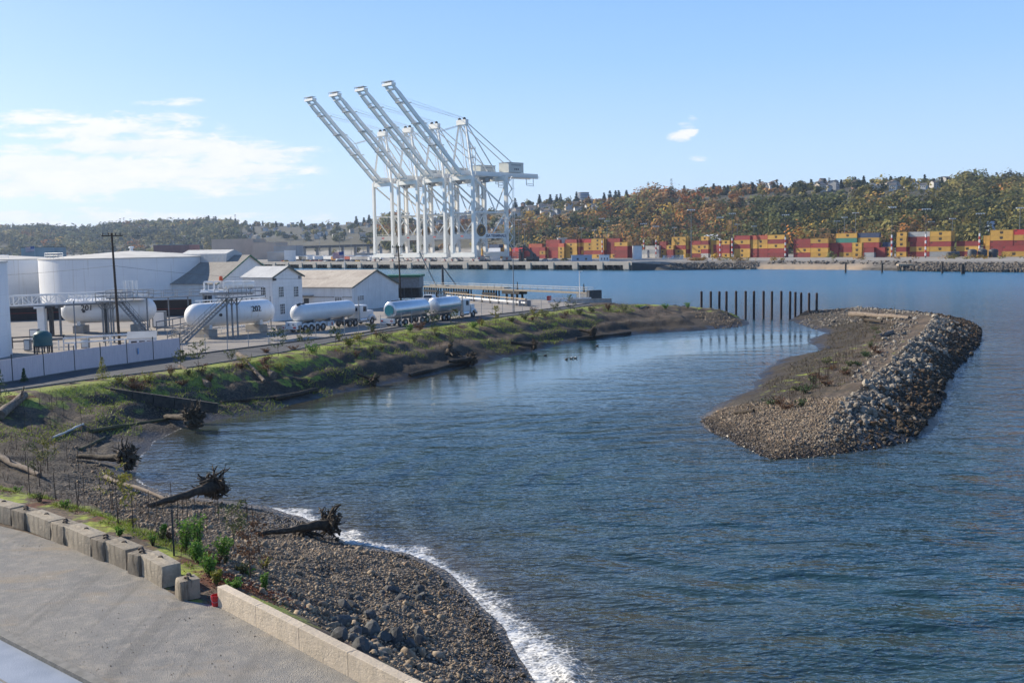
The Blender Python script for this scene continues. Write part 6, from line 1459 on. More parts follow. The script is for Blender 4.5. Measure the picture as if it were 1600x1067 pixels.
    for k in (.30,.55,.78): b = MB(); q = h0.lerp(h1,k)+nrm*2.2; b.box(q, (9.4,1.2,.35)); b.box(h0.lerp(h1,k+.05)-nrm*1.6, (6.4,2.2,.5)); b.build('boom_platform', M_CRNG, t)
    b = MB()
    for s in (-1,1):
        b.tube((s*2.4,1,top+3.2), tuple(h0.lerp(h1,.83)+nrm*1.9+Vector((s*3.4,0,0))), .09, n=4); b.tube((s*1.8,1,top+3.2), tuple(h0.lerp(h1,.79)+nrm*1.9+Vector((s*3.4,0,0))), .09, n=4)
        q = h0.lerp(h1,.42)+nrm*3.6+Vector((s*3.4,0,0)); b.tube((s*3.2,1,top-1), tuple(q), .22, n=6); b.tube(tuple(q), tuple(h0.lerp(h1,.33)+nrm*1.7+Vector((s*3.4,0,0))), .22, n=6); b.tube(tuple(q), tuple(h0.lerp(h1,.6)+nrm*1.7+Vector((s*3.4,0,0))), .2, n=6)
    b.build('boom_stay', M_CRN, t, True)
    # trolley, cab, hanging platforms, stairs
    b = MB(); b.bx(-4.4,4.4,20,25,HB-.8,HB+.6); b.bx(-2,2,21,24,HB-2.2,HB-.8); b.build('trolley', M_CRNG, t); b = MB(); b.bx(2.2,4.8,17,20,HB-3.2,HB-.3); c = b.build('operator_cab', M_CRNG, t); q = MB(); q.bx(2.3,4.7,16.9,16.98,HB-2.9,HB-1.0); q.build('cab_window', M_GLASS, c)
    for y in (27, 57):
        b = MB(); 
        for p, q in (((4.5,y,HB+.7),(4.5,y,HB-4)),((4.5,y,HB-4),(4.5,y+7,HB-4.6)),((4.5,y+7,HB-4.6),(4.5,y+7,HB+.7)),((4.5,y,HB-2.8),(4.5,y+7,HB-3.2))): b.beam(p, q, .35)
        b.build('hanging_platform', M_CRN, t)
    for x in (W+2.4,):
        b = MB()
        for k in range(12): z = 8+k*4.1; s = 1 if k % 2 else -1; b.beam((x,G_+1.8-s*1.8,z),(x,G_+1.8+s*1.8,z+4.1),.8,.25); b.box((x,G_+1.8+s*2.4,z+4.1),(1.8,1.6,.2))
        for y in (G_-1,G_+4.6): b.beam((x-.7,y,6),(x-.7,y,57),.22); b.beam((x+.7,y,6),(x+.7,y,57),.22)
        b.build('stair_tower', M_CRN, t)
    b = MB(); b.bx(-W-2.2,-W-1.0,G_-.9,G_+.9,8,55); b.build('lift_shaft', M_CRNG, t)
    # company disc and lettering on the near portal beam
    b = MB(); b.lathe([(0,.02),(4.0,.02),(4.0,.35),(0,.35)], 40, (W+1.0,5.8,21.0), (1,0,0), cap=False); dsc = b.build('disc_emblem', M_LOGOB, t)
    b = MB(); b.lathe([(3.55,.36),(3.55,.42),(3.15,.42),(3.15,.36)], 40, (W+1.0,5.8,21.0), (1,0,0), cap=False); b.build('disc_ring', M_LOGOG, dsc)
    b = MB(); b.extr([(W+1.37,5.8+y*1.5,21+z*1.6) for y, z in ((-.9,-1),(.2,-1),(.9,-.4),(.5,.1),(1,.8),(.1,1),(-.7,.6),(-.3,0))], (.1,0,0)); b.build('disc_figure', M_LOGOG, dsc)
    text_mesh('SSA TERMINALS', 2.55, M_NAVY, 'lettering', t, (W+1.0,19.4,17.25), (R(90),0,R(90)), .06, .05, 1.06)
    b = MB(); b.bx(-W-1.0,-W-.96,2,4,16.6,17.8); b.bx(W*.0-1.4,W*.0+1.4,-.95,-.91,16.8,17.8); b.build('red_mark', M_RSTR, t)
    return t
cr = crane(); LB = ['white gantry crane with raised boom, nearest end of the row with the lettered beam','white gantry crane with raised boom, second from the lettered one','white gantry crane with raised boom, third from the lettered one','white gantry crane with raised boom, last of the row beside the trailer park']
for k, px in enumerate((741,697,655,615)):
    p = QX(px, 4.2, ZQ+.01)-EQ*10.5
    if k == 0: cr.location = p; cr['label'] = LB[0]
    else: dup(cr, p, RQ, LB[k])

# ------------------------------------------------------------------ containers
CC = dict(Y=((.56,.325,.05),(.47,.27,.05)), R=((.30,.03,.027),(.235,.028,.026)), r=((.52,.025,.03),(.44,.025,.03)), O=((.50,.105,.05),(.42,.09,.045)), B=((.035,.07,.16),(.03,.05,.11)), G=((.33,.345,.36),(.27,.28,.29)), T=((.04,.22,.17),(.03,.18,.14)), W=((.62,.60,.56),(.52,.50,.47)))
CN = dict(Y='yellow', R='dark red', r='bright red', O='orange-red', B='navy blue', G='grey', T='teal green', W='white')
M_EMB = mat('dark_emblem', (.045,.035,.022), rough=.7); CM = {}
for k, (a, b) in CC.items():
    t = NT('container_'+CN[k].replace(' ', '_').replace('-', '_')); v = t.obj(); x, y, z = t.sep(v); w = t.math('FRACT', t.math('MULTIPLY', t.math('ADD', x, y), 2.6)); g = t.ramp(t.math('ABSOLUTE', t.math('SUBTRACT', w, .5)), .18, .3)
    n = t.noise(v, .35, 5, .65); ru = t.ramp(t.noise(v, 1.2, 6, .7), .60, .75); c = t.mix(t.ramp(n, .3, .7), a, b); c = t.mix(t.math('MULTIPLY', ru, .45), c, (.14,.06,.03))
    hv = t.N.new('ShaderNodeHueSaturation'); t.put(hv.inputs['Color'], c); t.put(hv.inputs['Value'], t.math('ADD', t.math('MULTIPLY', t.rand(), .4), .75)); CM[k] = t.done(hv.outputs[0], .6, t.bump(g, .05))
CMESH = {}
def cmesh(c, L):
    if (c, L) in CMESH: return CMESH[c, L]
    b = MB(); h = 2.86; b.bx(0,L,0.05,2.39,.06,h-.03)
    for x in (0, L-.2): 
        for y in (0, 2.24): b.bx(x,x+.2,y,y+.2,0,h)
    b.bx(.2,L-.2,0,.12,h-.17,h); b.bx(.2,L-.2,0,.12,0,.18); b.bx(.2,L-.2,2.32,2.44,h-.17,h)
    for y in (.5,.95,1.5,1.95): b.bx(L,L+.05,y,y+.06,.2,h-.2)
    mats = [CM[c], M_EMB]
    if c == 'Y': b.extr([(L*.5-.85,.0,1.9),(L*.5+.85,.0,1.9),(L*.5+.85,.0,1.0),(L*.5+.2,.0,.75),(L*.5-.6,.0,.8),(L*.5-.85,.0,1.2)], (0,.045,0), 1); b.bx(L*.5-.9,L*.5+.9,.0,.04,2.05,2.3,1)
    elif c in 'Rr': b.bx(L*.05,L*.13,.0,.04,1.9,2.35,1)
    CMESH[c, L] = b.mesh('container', mats); return CMESH[c, L]
NCON = [0]
def container(c, L, p, lbl=None):
    if NCON[0] >= 299: return
    NCON[0] += 1; o = link('container', cmesh(c, L), None, p, RQ); tag(o, lbl or f'{CN[c]} shipping container in the stacks behind the far shore', 'container', f'{CN[c]} shipping containers'); return o
STK = [(800,'R','RRr'),(811,'R','RRR'),(826,'L','YRYO'),(843,'S','RYR'),(853,'L','YYYRR'),(872,'S','YYYO'),(883,'L','YYYYR'),(908,'L','RYRYr'),(924,'L','YRYYY'),(945,'L','RRRRR'),(960,'L','RRRY'),(968,'L','RRR'),(990,'L','WG'),(1008,'L','WGW'),
    (1030,'S','YYRR'),(1041,'S','RRY'),(1049,'L','YYRYY'),(1077,'L','YRRR'),(1095,'S','WRYRY'),(1111,'L','YYYY'),(1128,'S','YRRY'),(1147,'L','YYRYR'),(1172,'L','RRRYO'),(1199,'L','RRYRY'),(1240,'L','RRRR'),(1266,'L','YYRY'),(1296,'S','RRR'),
    (1306,'L','RRYTY'),(1331,'S','YYY'),(1340,'L','RRRYB'),(1350,'S','GR'),(1367,'S','RR'),(1379,'S','YYB'),(1400,'S','YRYYY'),(1418,'L','rrYRG'),(1452,'L','GYRYY'),(1494,'L','RYR'),(1536,'L','RRYY'),(1546,'L','RRRYY'),(1565,'L','YR'),(1583,'L','YRRYr'),(1602,'L','YYR'),(782,'L','RRY'),(764,'L','YRYB'),(738,'L','RYY')]
for i, (px, k, tiers) in enumerate(STK):
    L = 12.2 if k != 'S' else 6.1; mm = 130+((i*37) % 5)*1.1
    if px in (1331,1367,1350,1565,990): mm -= 12
    p = QX(px, mm, 4.62)
    for j, c in enumerate(tiers): container(c, L, p+Vector((0,0,2.9*j))+EQ*random.uniform(-.12,.12), None if tiers.count(c) > 0 and c in 'YRGW' and i % 9 else f'{CN[c]} container, {["bottom","second","third","fourth","fifth"][j]} level of its stack on the far shore')
for i, (px, k, tiers) in enumerate(STK):                                   # second row seen past the ends and between the stacks
    if k == 'S' or len(tiers) < 4: continue
    p = QX(px, 130, 4.62)+MQ*2.8
    for j, c in enumerate(tiers): container(random.choice('RRYYR') if j < 3 else c, 12.2, p+Vector((0,0,2.9*j)))
p = QX(775, 146, 4.62); q = QX(1625, 146, 4.62); nb = int((q-p).length/12.7)
for i in range(nb):
    hgt = random.choice((2,3,3,4,4))
    for j in range(hgt): container(random.choice('RRRrOYR'), 12.2, p+EQ*(12.7*i)+Vector((0,0,2.9*j)))

# ------------------------------------------------------------------ masts, sheds, machines on the terminal
M_RWR = mat('mast_red', (.50,.05,.04), rough=.6)
def mast(px, top, mm, rw, label=None, grp='terminal light masts'):
    g = QX(px, mm); H = PY(px, top, g.y).z-ZQ; t = thing('light_mast', label or ('tall light mast with red and white banded base among the containers' if rw else 'tall thin light mast rising behind the containers'), 'light mast', g, random.uniform(-.5,.3), grp if not rw else 'banded light masts')
    b = MB(); b.tube((0,0,0),(0,0,H),.34 if rw else .24,.13,8); b.build('pole', M_GREY if not rw else M_DGREY, t, True)
    b = MB(); b.box((0,0,H-.2),(4.6,.7,.22)); 
    for x in (-1.9,-.6,.6,1.9): b.box((x,-.3,H-.55),(.6,.6,.4))
    b.build('lamp_head', M_CHR, t)
    if rw:
        b = MB()
        for k in range(7): b.lathe([(.44,1+k*1.7),(.44,1+k*1.7+1.7)], 10, (0,0,0), mi=k % 2)
        b.build('banded_base', [M_FWHT, M_RWR], t)
for px, top, mm, rw in ((1227,335,120,1),(1298,349,330,0),(1307,345,300,0),(1319,339,260,0),(1336,332,240,0),(1393,323,112,1),(1446,326,100,1),(1454,346,300,0),(1487,341,270,0),(1530,333,120,1),(1592,324,150,0),(941,341,118,1),(949,345,240,0),(811,343,100,0),(820,350,300,0),(873,353,320,0),(909,356,330,0),(929,359,330,0),(1006,349,125,1),(1025,353,125,1),(1054,355,300,0),(1125,339,125,1),(1144,333,120,1),(1152,350,300,0),(1178,353,300,0),
        (455,366,140,0),(476,372,200,0),(500,365,160,0),(531,361,120,0),(549,371,200,0),(568,373,220,0),(318,372,500,0),(412,374,300,0)): mast(px, top, mm, rw)
mast(1080,327,40,0,'single tall pale light mast standing alone near the shore in front of the stacks', None)
def box_building(name, label, cat, px0, px1, y0, y1, Y, wall, roof=None, depth=12, gable_=False, windows=0, zb=4.55, grp=None, rz=0.0):
    a = PY(px0, y1, Y); b_ = PY(px1, y1, Y); w = b_.x-a.x; h = PY((px0+px1)/2, y0, Y).z-zb; t = thing(name, label, cat, (a.x, Y, zb), rz, grp); m_ = MB(); m_.bx(0,w,0,depth,0,h*(.7 if gable_ else 1)); m_.build('wall', wall, t)
    m_ = MB()
    if gable_: m_.extr([(-.4,-.5,h*.69),(w+.4,-.5,h*.69),(w+.4,depth*.5,h),(-.4,depth*.5,h)], (0,0,.15)); m_.extr([(-.4,depth*.5,h),(w+.4,depth*.5,h),(w+.4,depth+.5,h*.69),(-.4,depth+.5,h*.69)], (0,0,.15)); m_.add([(0,0,h*.7),(0,depth,h*.7),(0,depth*.5,h),(w,0,h*.7),(w,depth,h*.7),(w,depth*.5,h)],[(0,1,2),(3,5,4)])
    else: m_.bx(-.3,w+.3,-.3,depth+.3,h+.003,h+.35)
    m_.build('roof', roof or M_TROOF, t)
    for k in range(windows): x = w*(k+.7)/(windows+.4); m_ = MB(); m_.bx(x-.05*w,x+.05*w,-.06,-.01,h*.3,h*.62); m_.build('window', M_GLASS, t)
    return t
M_BLUEW = mat('pale_blue_wall', (.38,.46,.56), (.33,.40,.50), 1, .7); M_BRWN = mat('brown_cladding', (.50,.40,.32), (.42,.335,.27), .1, .85); M_GRYW = mat('grey_cladding', (.42,.41,.40), (.29,.285,.28), .1, .8); M_PINK = mat('faded_red_wall', (.38,.16,.13), (.30,.13,.11), .3, .85)
box_building('office_trailer','pale blue office cabin with two dark doors on the far quay','building',893.5,925,399.5,407.8,628,M_BLUEW,M_BLUEW,6,windows=2)
box_building('quay_hut','small white hut with windows on the end of the quay','hut',937,952,399,404.5,612,M_WHITE,M_BLUEW,4,windows=3)
box_building('white_tent','white pitched storage tent under the lettered crane','tent',764,781,388,401,760,M_WHITE,M_WHITE,14,True)
box_building('big_shed','long tan warehouse with flat roof beyond the terminal at the left','warehouse',331,396,374,391,1150,M_BRWN,M_RTAN,60)
box_building('big_shed','brown warehouse right of the long tan one','warehouse',395,431,379,392,1120,M_BRWN,M_RGRY,60)
box_building('big_shed','low brown shed between the warehouses and the white cube','warehouse',428,462,384,393,1060,M_GRYW,M_BRWN,40)
box_building('white_block','white cube building at the left end of the trailer park','building',444,457,391,401,900,M_WHITE,M_GRYW,14)
box_building('low_shed','long pale blue roofed shed left of the white cube','building',418,446,394.5,401,915,M_GRYW,M_BLUEW,14)
box_building('low_shed','grey shed behind the trailer park, left of the cranes','building',556,588,396,405,960,M_GRYW,M_GRYW,20)
box_building('faded_shed','faded red sheds far behind the huge tank','building',240,296,383,393,900,M_PINK,M_GRYW,30)
box_building('dark_shed','dark blue-grey building behind the left tank with the ladder','building',33,84,387,396,700,M_GRYW,M_DGREY,20)
box_building('hill_hall','white winged-roof hall at the foot of the wooded hill','building',1105,1128,366.5,374,900,M_GRYW,M_WHITE,24,True)
box_building('hill_hall','small pale roof half hidden in trees above the yellow stacks','building',872,886,372.5,377,1000,M_GRYW,M_WHITE,20)
box_building('hill_house','white house among dark trees at the foot of the hill right of the round tanks','building',1549,1559,346,358,760,M_WHITE,M_BLUEW,12,True)
box_building('hill_house','pale house among dark trees at the right photo edge','building',1591,1603,349,357,760,M_WHITE,M_GRYW,12,True)
box_building('white_stack_building','white cabin block beside the low red containers','building',991,1003,384.5,400,690,M_WHITE,M_GRYW,10,windows=0)
wt = PY(911.5,312,1780); t = thing('apartment_tower','round blue-grey tower block on the ridge skyline','building',(wt.x,1780,wt.z-12)); b = MB(); b.lathe([(10,0),(10,PY(911,303.5,1780).z-wt.z+12),(8.6,PY(911,301.5,1780).z-wt.z+12),(0,PY(911,301.5,1780).z-wt.z+12)],24); b.build('wall', M_BLUEW, t)
for k in range(5): q = MB(); q.lathe([(10.08,6+k*4),(10.08,8.2+k*4)],24,cap=False); q.build('window_band', M_GREY, t)
# elevated road
a, b_ = PY(436,387.5,1400), PY(592,383,1380); t = thing('elevated_road','dark elevated road crossing behind the trailer park','bridge',(a.x,a.y,0)); v = b_-a; q = MB(); q.beam((0,0,a.z),(v.x,v.y,b_.z),14,3.2); q.build('deck', M_DGREY, t)
for k in range(9): q = MB(); s = k/8; q.bx(v.x*s-1.5,v.x*s+1.5,-3,3,4,a.z+(b_.z-a.z)*s-1.6); q.build('pier', M_GRYW, t)
# trailers, vehicles in the yard left of the cranes
TM = {}
def tmesh(c):
    if c not in TM: b = MB(); b.bx(0,12.5,0,2.5,1.2,4.0); b.bx(1,4,.2,2.3,.1,1.1,1); b.bx(10,11,.3,2.2,.1,1.1,1); TM[c] = b.mesh('semi_trailer', [c, M_TYRE])
    return TM[c]
for k in range(34):
    px = random.uniform(436,590); mm = random.choice((70,82,95,120,150)); c = random.choice((M_WHITE,M_WHITE,M_CHR,M_GRYW,M_BLUEW)); o = link('semi_trailer', tmesh(c), None, QX(px,mm,4.6), RQ+random.choice((0,math.pi/2))); tag(o, 'parked white semi-trailer in the far yard left of the cranes' if c is not M_BLUEW and c is not M_GRYW else 'parked grey-blue semi-trailer in the far yard left of the cranes', 'trailer', 'semi-trailers left of the cranes')
VM = []
for c in ((.55,.55,.56),(.05,.05,.055),(.35,.05,.05),(.06,.10,.20),(.60,.35,.03),(.70,.70,.70)):
    b = MB(); b.bx(0,4.5,0,1.8,.3,.95); b.add([(1,.1,.95),(3.9,.1,.95),(3.9,1.7,.95),(1,1.7,.95),(1.6,.2,1.55),(3.4,.2,1.55),(3.4,1.6,1.55),(1.6,1.6,1.55)],[(4,5,6,7),(0,1,5,4),(1,2,6,5),(2,3,7,6),(3,0,4,7)],1); 
    for x in (.9,3.6):
        for y in (0,1.7): b.tube((x,y-.02,.33),(x,y+.12,.33),.33,n=10,mi=2)
    VM.append(b.mesh('parked_car', [mat('car_paint',c,rough=.3,spec=.6), M_GLASS, M_TYRE]))
for k in range(46):
    px = random.uniform(438,588) if k < 38 else random.uniform(800,900); mm = random.uniform(24,58); o = link('parked_car', random.choice(VM), None, QX(px,mm,4.6), RQ+random.choice((0,math.pi/2,.2))); tag(o, 'small car parked on the far quay', 'car', 'cars parked on the far quay')
def truck_small(px, mm, label, c, L=14):
    t = thing('container_truck', label, 'truck', QX(px,mm), RQ, 'trucks on the far quay'); b = MB(); b.bx(0,L-3,0,2.5,1.3,3.9); b.build('body', c, t); b = MB(); b.bx(L-2.5,L,0,2.5,.6,3.4); b.build('cab', M_WHITE, t); b = MB()
    for x in (1,2.4,L-4,L-1): b.tube((x,-.02,.5),(x,2.5,.5),.5,n=10)
    b.build('wheels', M_TYRE, t)
truck_small(549,40,'grey tank truck on the quay just left of the cranes',M_GRYW,24); truck_small(517,34,'orange truck on the quay below the big flag',mat('orange_truck',(.55,.25,.03),rough=.5),9); truck_small(524,36,'second orange truck on the quay below the big flag',mat('orange_truck',(.5,.2,.03),rough=.5),8); truck_small(537,44,'red-striped container truck left of the cranes',CM['O'],11)
def stacker():
    p = QX(822,22); t = thing('reach_stacker','dark reach stacker with lattice boom on the quay right of the cranes','reach stacker',p,RQ); b = MB(); b.bx(0,8,0,4,1.2,3.2); b.bx(3,5.5,.8,3.2,3.2,5.2); b.build('body', M_DGREY, t); b = MB(); b.beam((7,2,3.4),(-4,2,10.5),1.1); b.beam((-4,2,10.5),(-4,2,7.6),.6); b.box((-4,2,7.4),(2,7,.8)); b.build('boom', M_DGREY, t)
    for x in (1.2,6.8): b = MB(); b.tube((x,-.3,1),(x,4.3,1),1.0,n=14); b.build('wheels', M_TYRE, t)
    b = MB(); 
    for k in range(9): b.beam((-7+random.uniform(-2,2),2,0),(-6+random.uniform(-2.5,2.5),2,random.uniform(4,11)),.5)
    for k in range(6): b.beam((-9,2,1+k*1.6),(-4,2,2+k*1.6),.4)
    b.build('lattice_frame', M_DGREY, t)
stacker()
# round dark tanks, debris, old pier
for px, lb in ((1519,'left'),(1535,'middle'),(1552,'right')):
    c = PY(px,403,545); b = MB(); b.lathe([(2.35,0),(2.35,3.4),(2.1,4.0),(.8,4.5),(0,4.5)],20); o = b.build('round_tank', M_DGREY, None, True, loc=(c.x,545,4.62)); tag(o, f'dark grey round tank, {lb} one of three beside the shore', 'tank', 'three dark round tanks')
c = PY(1495,402,545); b = MB(); b.lathe([(1.6,-3),(1.6,3)],16,(0,0,1.6),(1,0,.1)); tag(b.build('pipe_section', M_DGREY, None, True, loc=(c.x-2,545,4.7)), 'dark pipe section lying left of the three round tanks', 'pipe')
b = MB()
for k in range(16): a = k*.9; b.path([(k*.75-6,0,0),(k*.75-6+.8*math.cos(a),.3,1.2+.5*math.sin(a)),(k*.75-5.2,.2,2.2),(k*.75-5.4,0,.4)],.16,6)
tag(b.build('coiled_pipes', M_FWHT, None, True, loc=PY(1051,405,575)), 'tangle of white pipes on the shore left of the tall pale mast', 'pipes')
def old_pier():
    a = P(1404,420,1.0); t = thing('ruined_pier','ruined timber pier platform at the right shore','pier',(a.x,a.y,0),-.18); w = P(1458,420,1).x-a.x; b = MB(); b.bx(0,w,0,6,2.4,3.2); b.build('deck', M_PTIM, t); b = MB()
    for k in range(16): x = w*k/15; b.tube((x,.2,-2),(x+random.uniform(-.3,.3),.2,2.4),.24,n=7); b.tube((x+.4,4,-2),(x+.4,4,2.4),.24,n=7)
    b.bx(w*.2,w*.95,.6,5,-.5,1.6); b.build('piles', M_PILE, t)
    a = P(1460,417,1.5); e = P(1640,418.5,1.5); t = thing('timber_bulkhead','row of old dark timber piles along the right shore','bulkhead',(a.x,a.y,0)); v = e-a; b = MB(); n = 46
    for k in range(n+1): s = v*(k/n); b.tube((s.x,s.y,-2),(s.x+random.uniform(-.2,.2),s.y,3.0+random.uniform(-1.1,.5)),.26,n=7)
    b.build('piles', M_PILE, t); b = MB(); b.beam((0,.5,2.9),(v.x,v.y+.5,2.9),.4,.35); b.build('cap_beam', M_PTIM, t); b = MB(); b.beam((0,1.4,.6),(v.x,v.y+1.4,.6),.3,3.6); b.build('planking', M_UNDER, t)
    for px, y0, y1, lb in ((1321,410,426,'lone dark pile stub off the sandy beach'),(1378,411,426,'thin dark pile stub between the beach and the ruined pier'),(1472,410,427,'thick pile stub right of the ruined pier'),(1503,412,428,'thick pile pair farthest right in the water')):
        p = P(px,y1,0); H = PY(px,y0,p.y).z; b = MB(); b.tube((0,0,-2.5),(.1,0,H),.45,.4,9)
        if '1503' == str(px): b.tube((1.2,0,-2.5),(.6,.3,H),.4,.35,9)
        tag(b.build('pile_stub', M_PILE, None, True, loc=p), lb, 'pile')
old_pier()
# far shore rocks
M_SHR = stone_mat('shore_rock', [(.12,.10,.08),(.20,.17,.14),(.08,.07,.06),(.27,.24,.20)], wet=False)
X, Y = [], []
for i in range(2, len(SHORE)-2):
    a, b_ = np.array(SHORE[i][:2]), np.array(SHORE[i+1][:2]); n = 420 if not 4 <= i <= 6 else 60; tt = rng.random(n); of = rng.uniform(.5, 12, n) if not 4 <= i <= 6 else rng.uniform(9, 15, n); v = b_-a; nr = np.array([-v[1], v[0]])/np.hypot(*v); nr = nr if nr[1] > 0 else -nr
    q = a+np.outer(tt, v)+np.outer(of, nr); X += list(q[:, 0]); Y += list(q[:, 1])
X, Y = np.array(X), np.array(Y); S = np.clip(np.exp(rng.normal(-.5,.4,len(X))),.3,1.3); dsh = seg_dist(X, Y, SHORE); V, F, tn = rocks_np(np.stack([X,Y,4.5*np.clip(dsh/17,0,1)**.8+.1],1), S, T0, F1, (1,.9,.7), .9)
tag(link('shore_rocks', mesh_np('shore_rocks', V, F, M_SHR, dict(tint=tn))), 'grey boulders along the far shoreline', 'rocks', kind='stuff')
# ------------------------------------------------------------------ hill woods and houses
def crown_mat(name, br=1.0):
    t = NT(name); c = t.attr('tint', 'Color'); t.done(c, .8, spec=.15); tr = t.N.new('ShaderNodeBsdfTranslucent'); t.L.new(c, tr.inputs[0]); mx = t.N.new('ShaderNodeMixShader'); mx.inputs[0].default_value = .22
    t.L.new(t.b.outputs[0], mx.inputs[1]); t.L.new(tr.outputs[0], mx.inputs[2]); t.L.new(mx.outputs[0], t.out.inputs[0]); return t.m
M_CROWN = crown_mat('tree_crown')
PAL = dict(o=(.50,.215,.05), r=(.38,.145,.045), y=(.52,.34,.07), l=(.25,.215,.065), g=(.15,.16,.055), d=(.055,.07,.036), b=(.33,.19,.07))
def crown_pts(n, conifer=False):
    if conifer:
        z = rng.random(n)**1.3; a = rng.uniform(0, 6.28, n); lay = .75+.25*np.cos(z*38); r = (1-z)*.30*lay*np.sqrt(rng.uniform(.25, 1, n))+.012; return np.stack([r*np.cos(a), r*np.sin(a), .06+z*.94], 1)
    k = rng.integers(6, 10); c = rng.normal(size=(k, 3))*np.array([.23,.23,.17])+np.array([0,0,.60]); rr = rng.uniform(.17,.29,k); w = rng.integers(0, k, n); v = rng.normal(size=(n, 3)); v /= np.linalg.norm(v, axis=1)[:, None]
    return c[w]+v*(rr[w]*rng.uniform(.75, 1.05, n))[:, None]
def out_quads(C, N, S, asp=.85):
    n = len(C); N = N+rng.normal(size=(n, 3))*.14; N /= np.linalg.norm(N, axis=1)[:, None]; A = np.cross(N, rng.normal(size=(n, 3))); A /= np.linalg.norm(A, axis=1)[:, None]; B = np.cross(N, A)
    V = np.stack([C-A*S[:, None]*.5, C-B*S[:, None]*.5*asp, C+A*S[:, None]*.5, C+B*S[:, None]*.5*asp], 1); return V.reshape(-1, 3), np.arange(n*4).reshape(n, 4)
def tree_cloud(XY, Hs, Ws, cols, conifer, n, leaf, seedn=10):
    tm = [crown_pts(n, conifer) for _ in range(seedn)]; C = []; T = []; S = []; NN = []
    for i in range(len(XY)):
        p = tm[i % seedn]; a = rng.uniform(0, 6.28); ca, sa = math.cos(a), math.sin(a)
        q = np.stack([(p[:, 0]*ca-p[:, 1]*sa)*Ws[i], (p[:, 0]*sa+p[:, 1]*ca)*Ws[i], p[:, 2]*Hs[i]], 1)+XY[i]; C.append(q); nv = q-XY[i]-np.array([0, 0, .50*Hs[i]]); NN.append(nv/np.array([Ws[i], Ws[i], Hs[i]*.8])); T.append(np.tile(cols[i], (len(p), 1))*rng.uniform(.9, 1.12, (len(p), 1))); S.append(np.full(len(p), leaf[i] if np.ndim(leaf) else leaf))
    C = np.concatenate(C); T = np.concatenate(T); S = np.concatenate(S)*rng.uniform(.6, 1.3, len(C)); NN = np.concatenate(NN); NN /= np.linalg.norm(NN, axis=1)[:, None]+1e-6; V, F = out_quads(C, NN, S); return V, F, np.repeat(T, 4, 0)
HOUSE_ZONE = [((795,1005),(313,338)),((1050,1210),(288,300)),((1210,1500),(286,298)),((640,800),(338,372)),((372,600),(346,376))]
def woods():
    n = 6600; px = rng.uniform(-40, 1660, n); t = rng.random(n)**.85; P_, H_, W_, C_, L_, side = [], [], [], [], [], []
    for i in range(n):
        u = ucol(px[i], 350); F_, R_ = np.interp(u, *_fu.T), np.interp(u, *_ru.T); Y = F_-25+(R_-F_+25)*t[i]; X = u*Y; z = float(farH(np.array([X]), np.array([Y]))[0]); qx, qy = proj((X, Y, z))
        hz_ = any(a[0] < qx < a[1] and b[0]-25 < qy < b[1]+31 for a, b in HOUSE_ZONE)
        if 795 < qx < 1005: hz_ = 290 < qy < np.interp(qx, [795, 900, 1005], [366, 350, 326])
        if hz_ and random.random() < .88: continue
        if u < -.10 and t[i] < .25 and random.random() < .3: continue
        c = fbm(np.array([X/130]), np.array([Y/130]), 3, 95)[0]+random.gauss(0, .10); warm = np.interp(qx, [0,350,560,800,900,1100,1250,1400,1600], [.14,.22,.32,.60,.82,.76,.60,.48,.36])-(.12 if qy < 318 and qx > 1100 else 0)
        r = .5+c*1.25
        if r < warm*.42: k = 'o' if random.random() < .62 else 'r'
        elif r < warm*.62: k = 'b'
        elif r < warm*.72+.02: k = 'y' if random.random() < .4 else 'b'
        elif r < .58: k = 'l'
        elif r < .76: k = 'g'
        else: k = 'd'
        sc = random.choice((.7,.85,1,1.1,1.3,1.5))*random.uniform(.9, 1.1)*(.62 if hz_ else 1)*(1 if t[i] < .8 else .8); P_.append((X, Y, z-1)); H_.append(16.5*sc); W_.append(21*sc*random.uniform(.85, 1.2)); C_.append(np.array(PAL[k])*random.uniform(.48, 1.12)); L_.append(3.5*(Y/1300)**.6); side.append(u)
    P_, H_, W_, C_, L_, side = map(np.array, (P_, H_, W_, C_, L_, side))
    for nm, m_, lb, nn in (('autumn_wood', side > -.02, 'autumn wood of orange, brown and green trees covering the right hillside', 84), ('hazy_wood', side <= -.02, 'hazy green wood on the far hills at the left', 58)):
        idx = np.where(m_)[0]; cf = rng.random(len(idx)) < (.10 if nm[0] == 'a' else .2); a_, c_ = idx[~cf], idx[cf]; V, F, T = tree_cloud(P_[a_], H_[a_], W_[a_], C_[a_], False, nn, L_[a_]*(1 if nm[0] == 'a' else 1.25), 14)
        V2, F2, T2 = tree_cloud(P_[c_], H_[c_]*rng.uniform(1.1, 1.5, len(c_)), W_[c_]*.85, np.tile(PAL['d'], (len(c_), 1))*rng.uniform(.8, 1.3, (len(c_), 1)), True, nn, L_[c_], 8); F = np.vstack([F, F2+len(V)]); V = np.vstack([V, V2]); T = np.vstack([T, T2])
        tag(link(nm, mesh_np(nm, V, F, M_CROWN, dict(tint=T))), lb, 'wood', kind='stuff')
woods()
SKC = [(1220,289),(1267,282),(1314,284),(1336,279),(1349,277),(1391,277),(1406,278),(1421,277),(1444,275),(1459,281),(1471,280),(1480,280),(1522,268),(1556,273),(1549,277),(1577,268),(1591,273),(1569,277),(1534,275),(1512,277),(1600,274),
       (805,312),(843,306),(860,306),(870,306),(876,305),(901,302),(944,303),(953,300),(962,300),(967,300),(979,299),(992,302),(1005,298),(1016,295),(1027,298),(1069,292),(1096,294),(1115,289),(1132,292),(1137,291),(1156,285),(1187,283),(1176,287),(1209,288),(1240,289),
       (285,342),(295,341),(325,337),(336,338),(57,348),(576,336),(568,340),(609,331),(556,338),(470,344),(430,346),(40,350),(20,351),(100,352)]
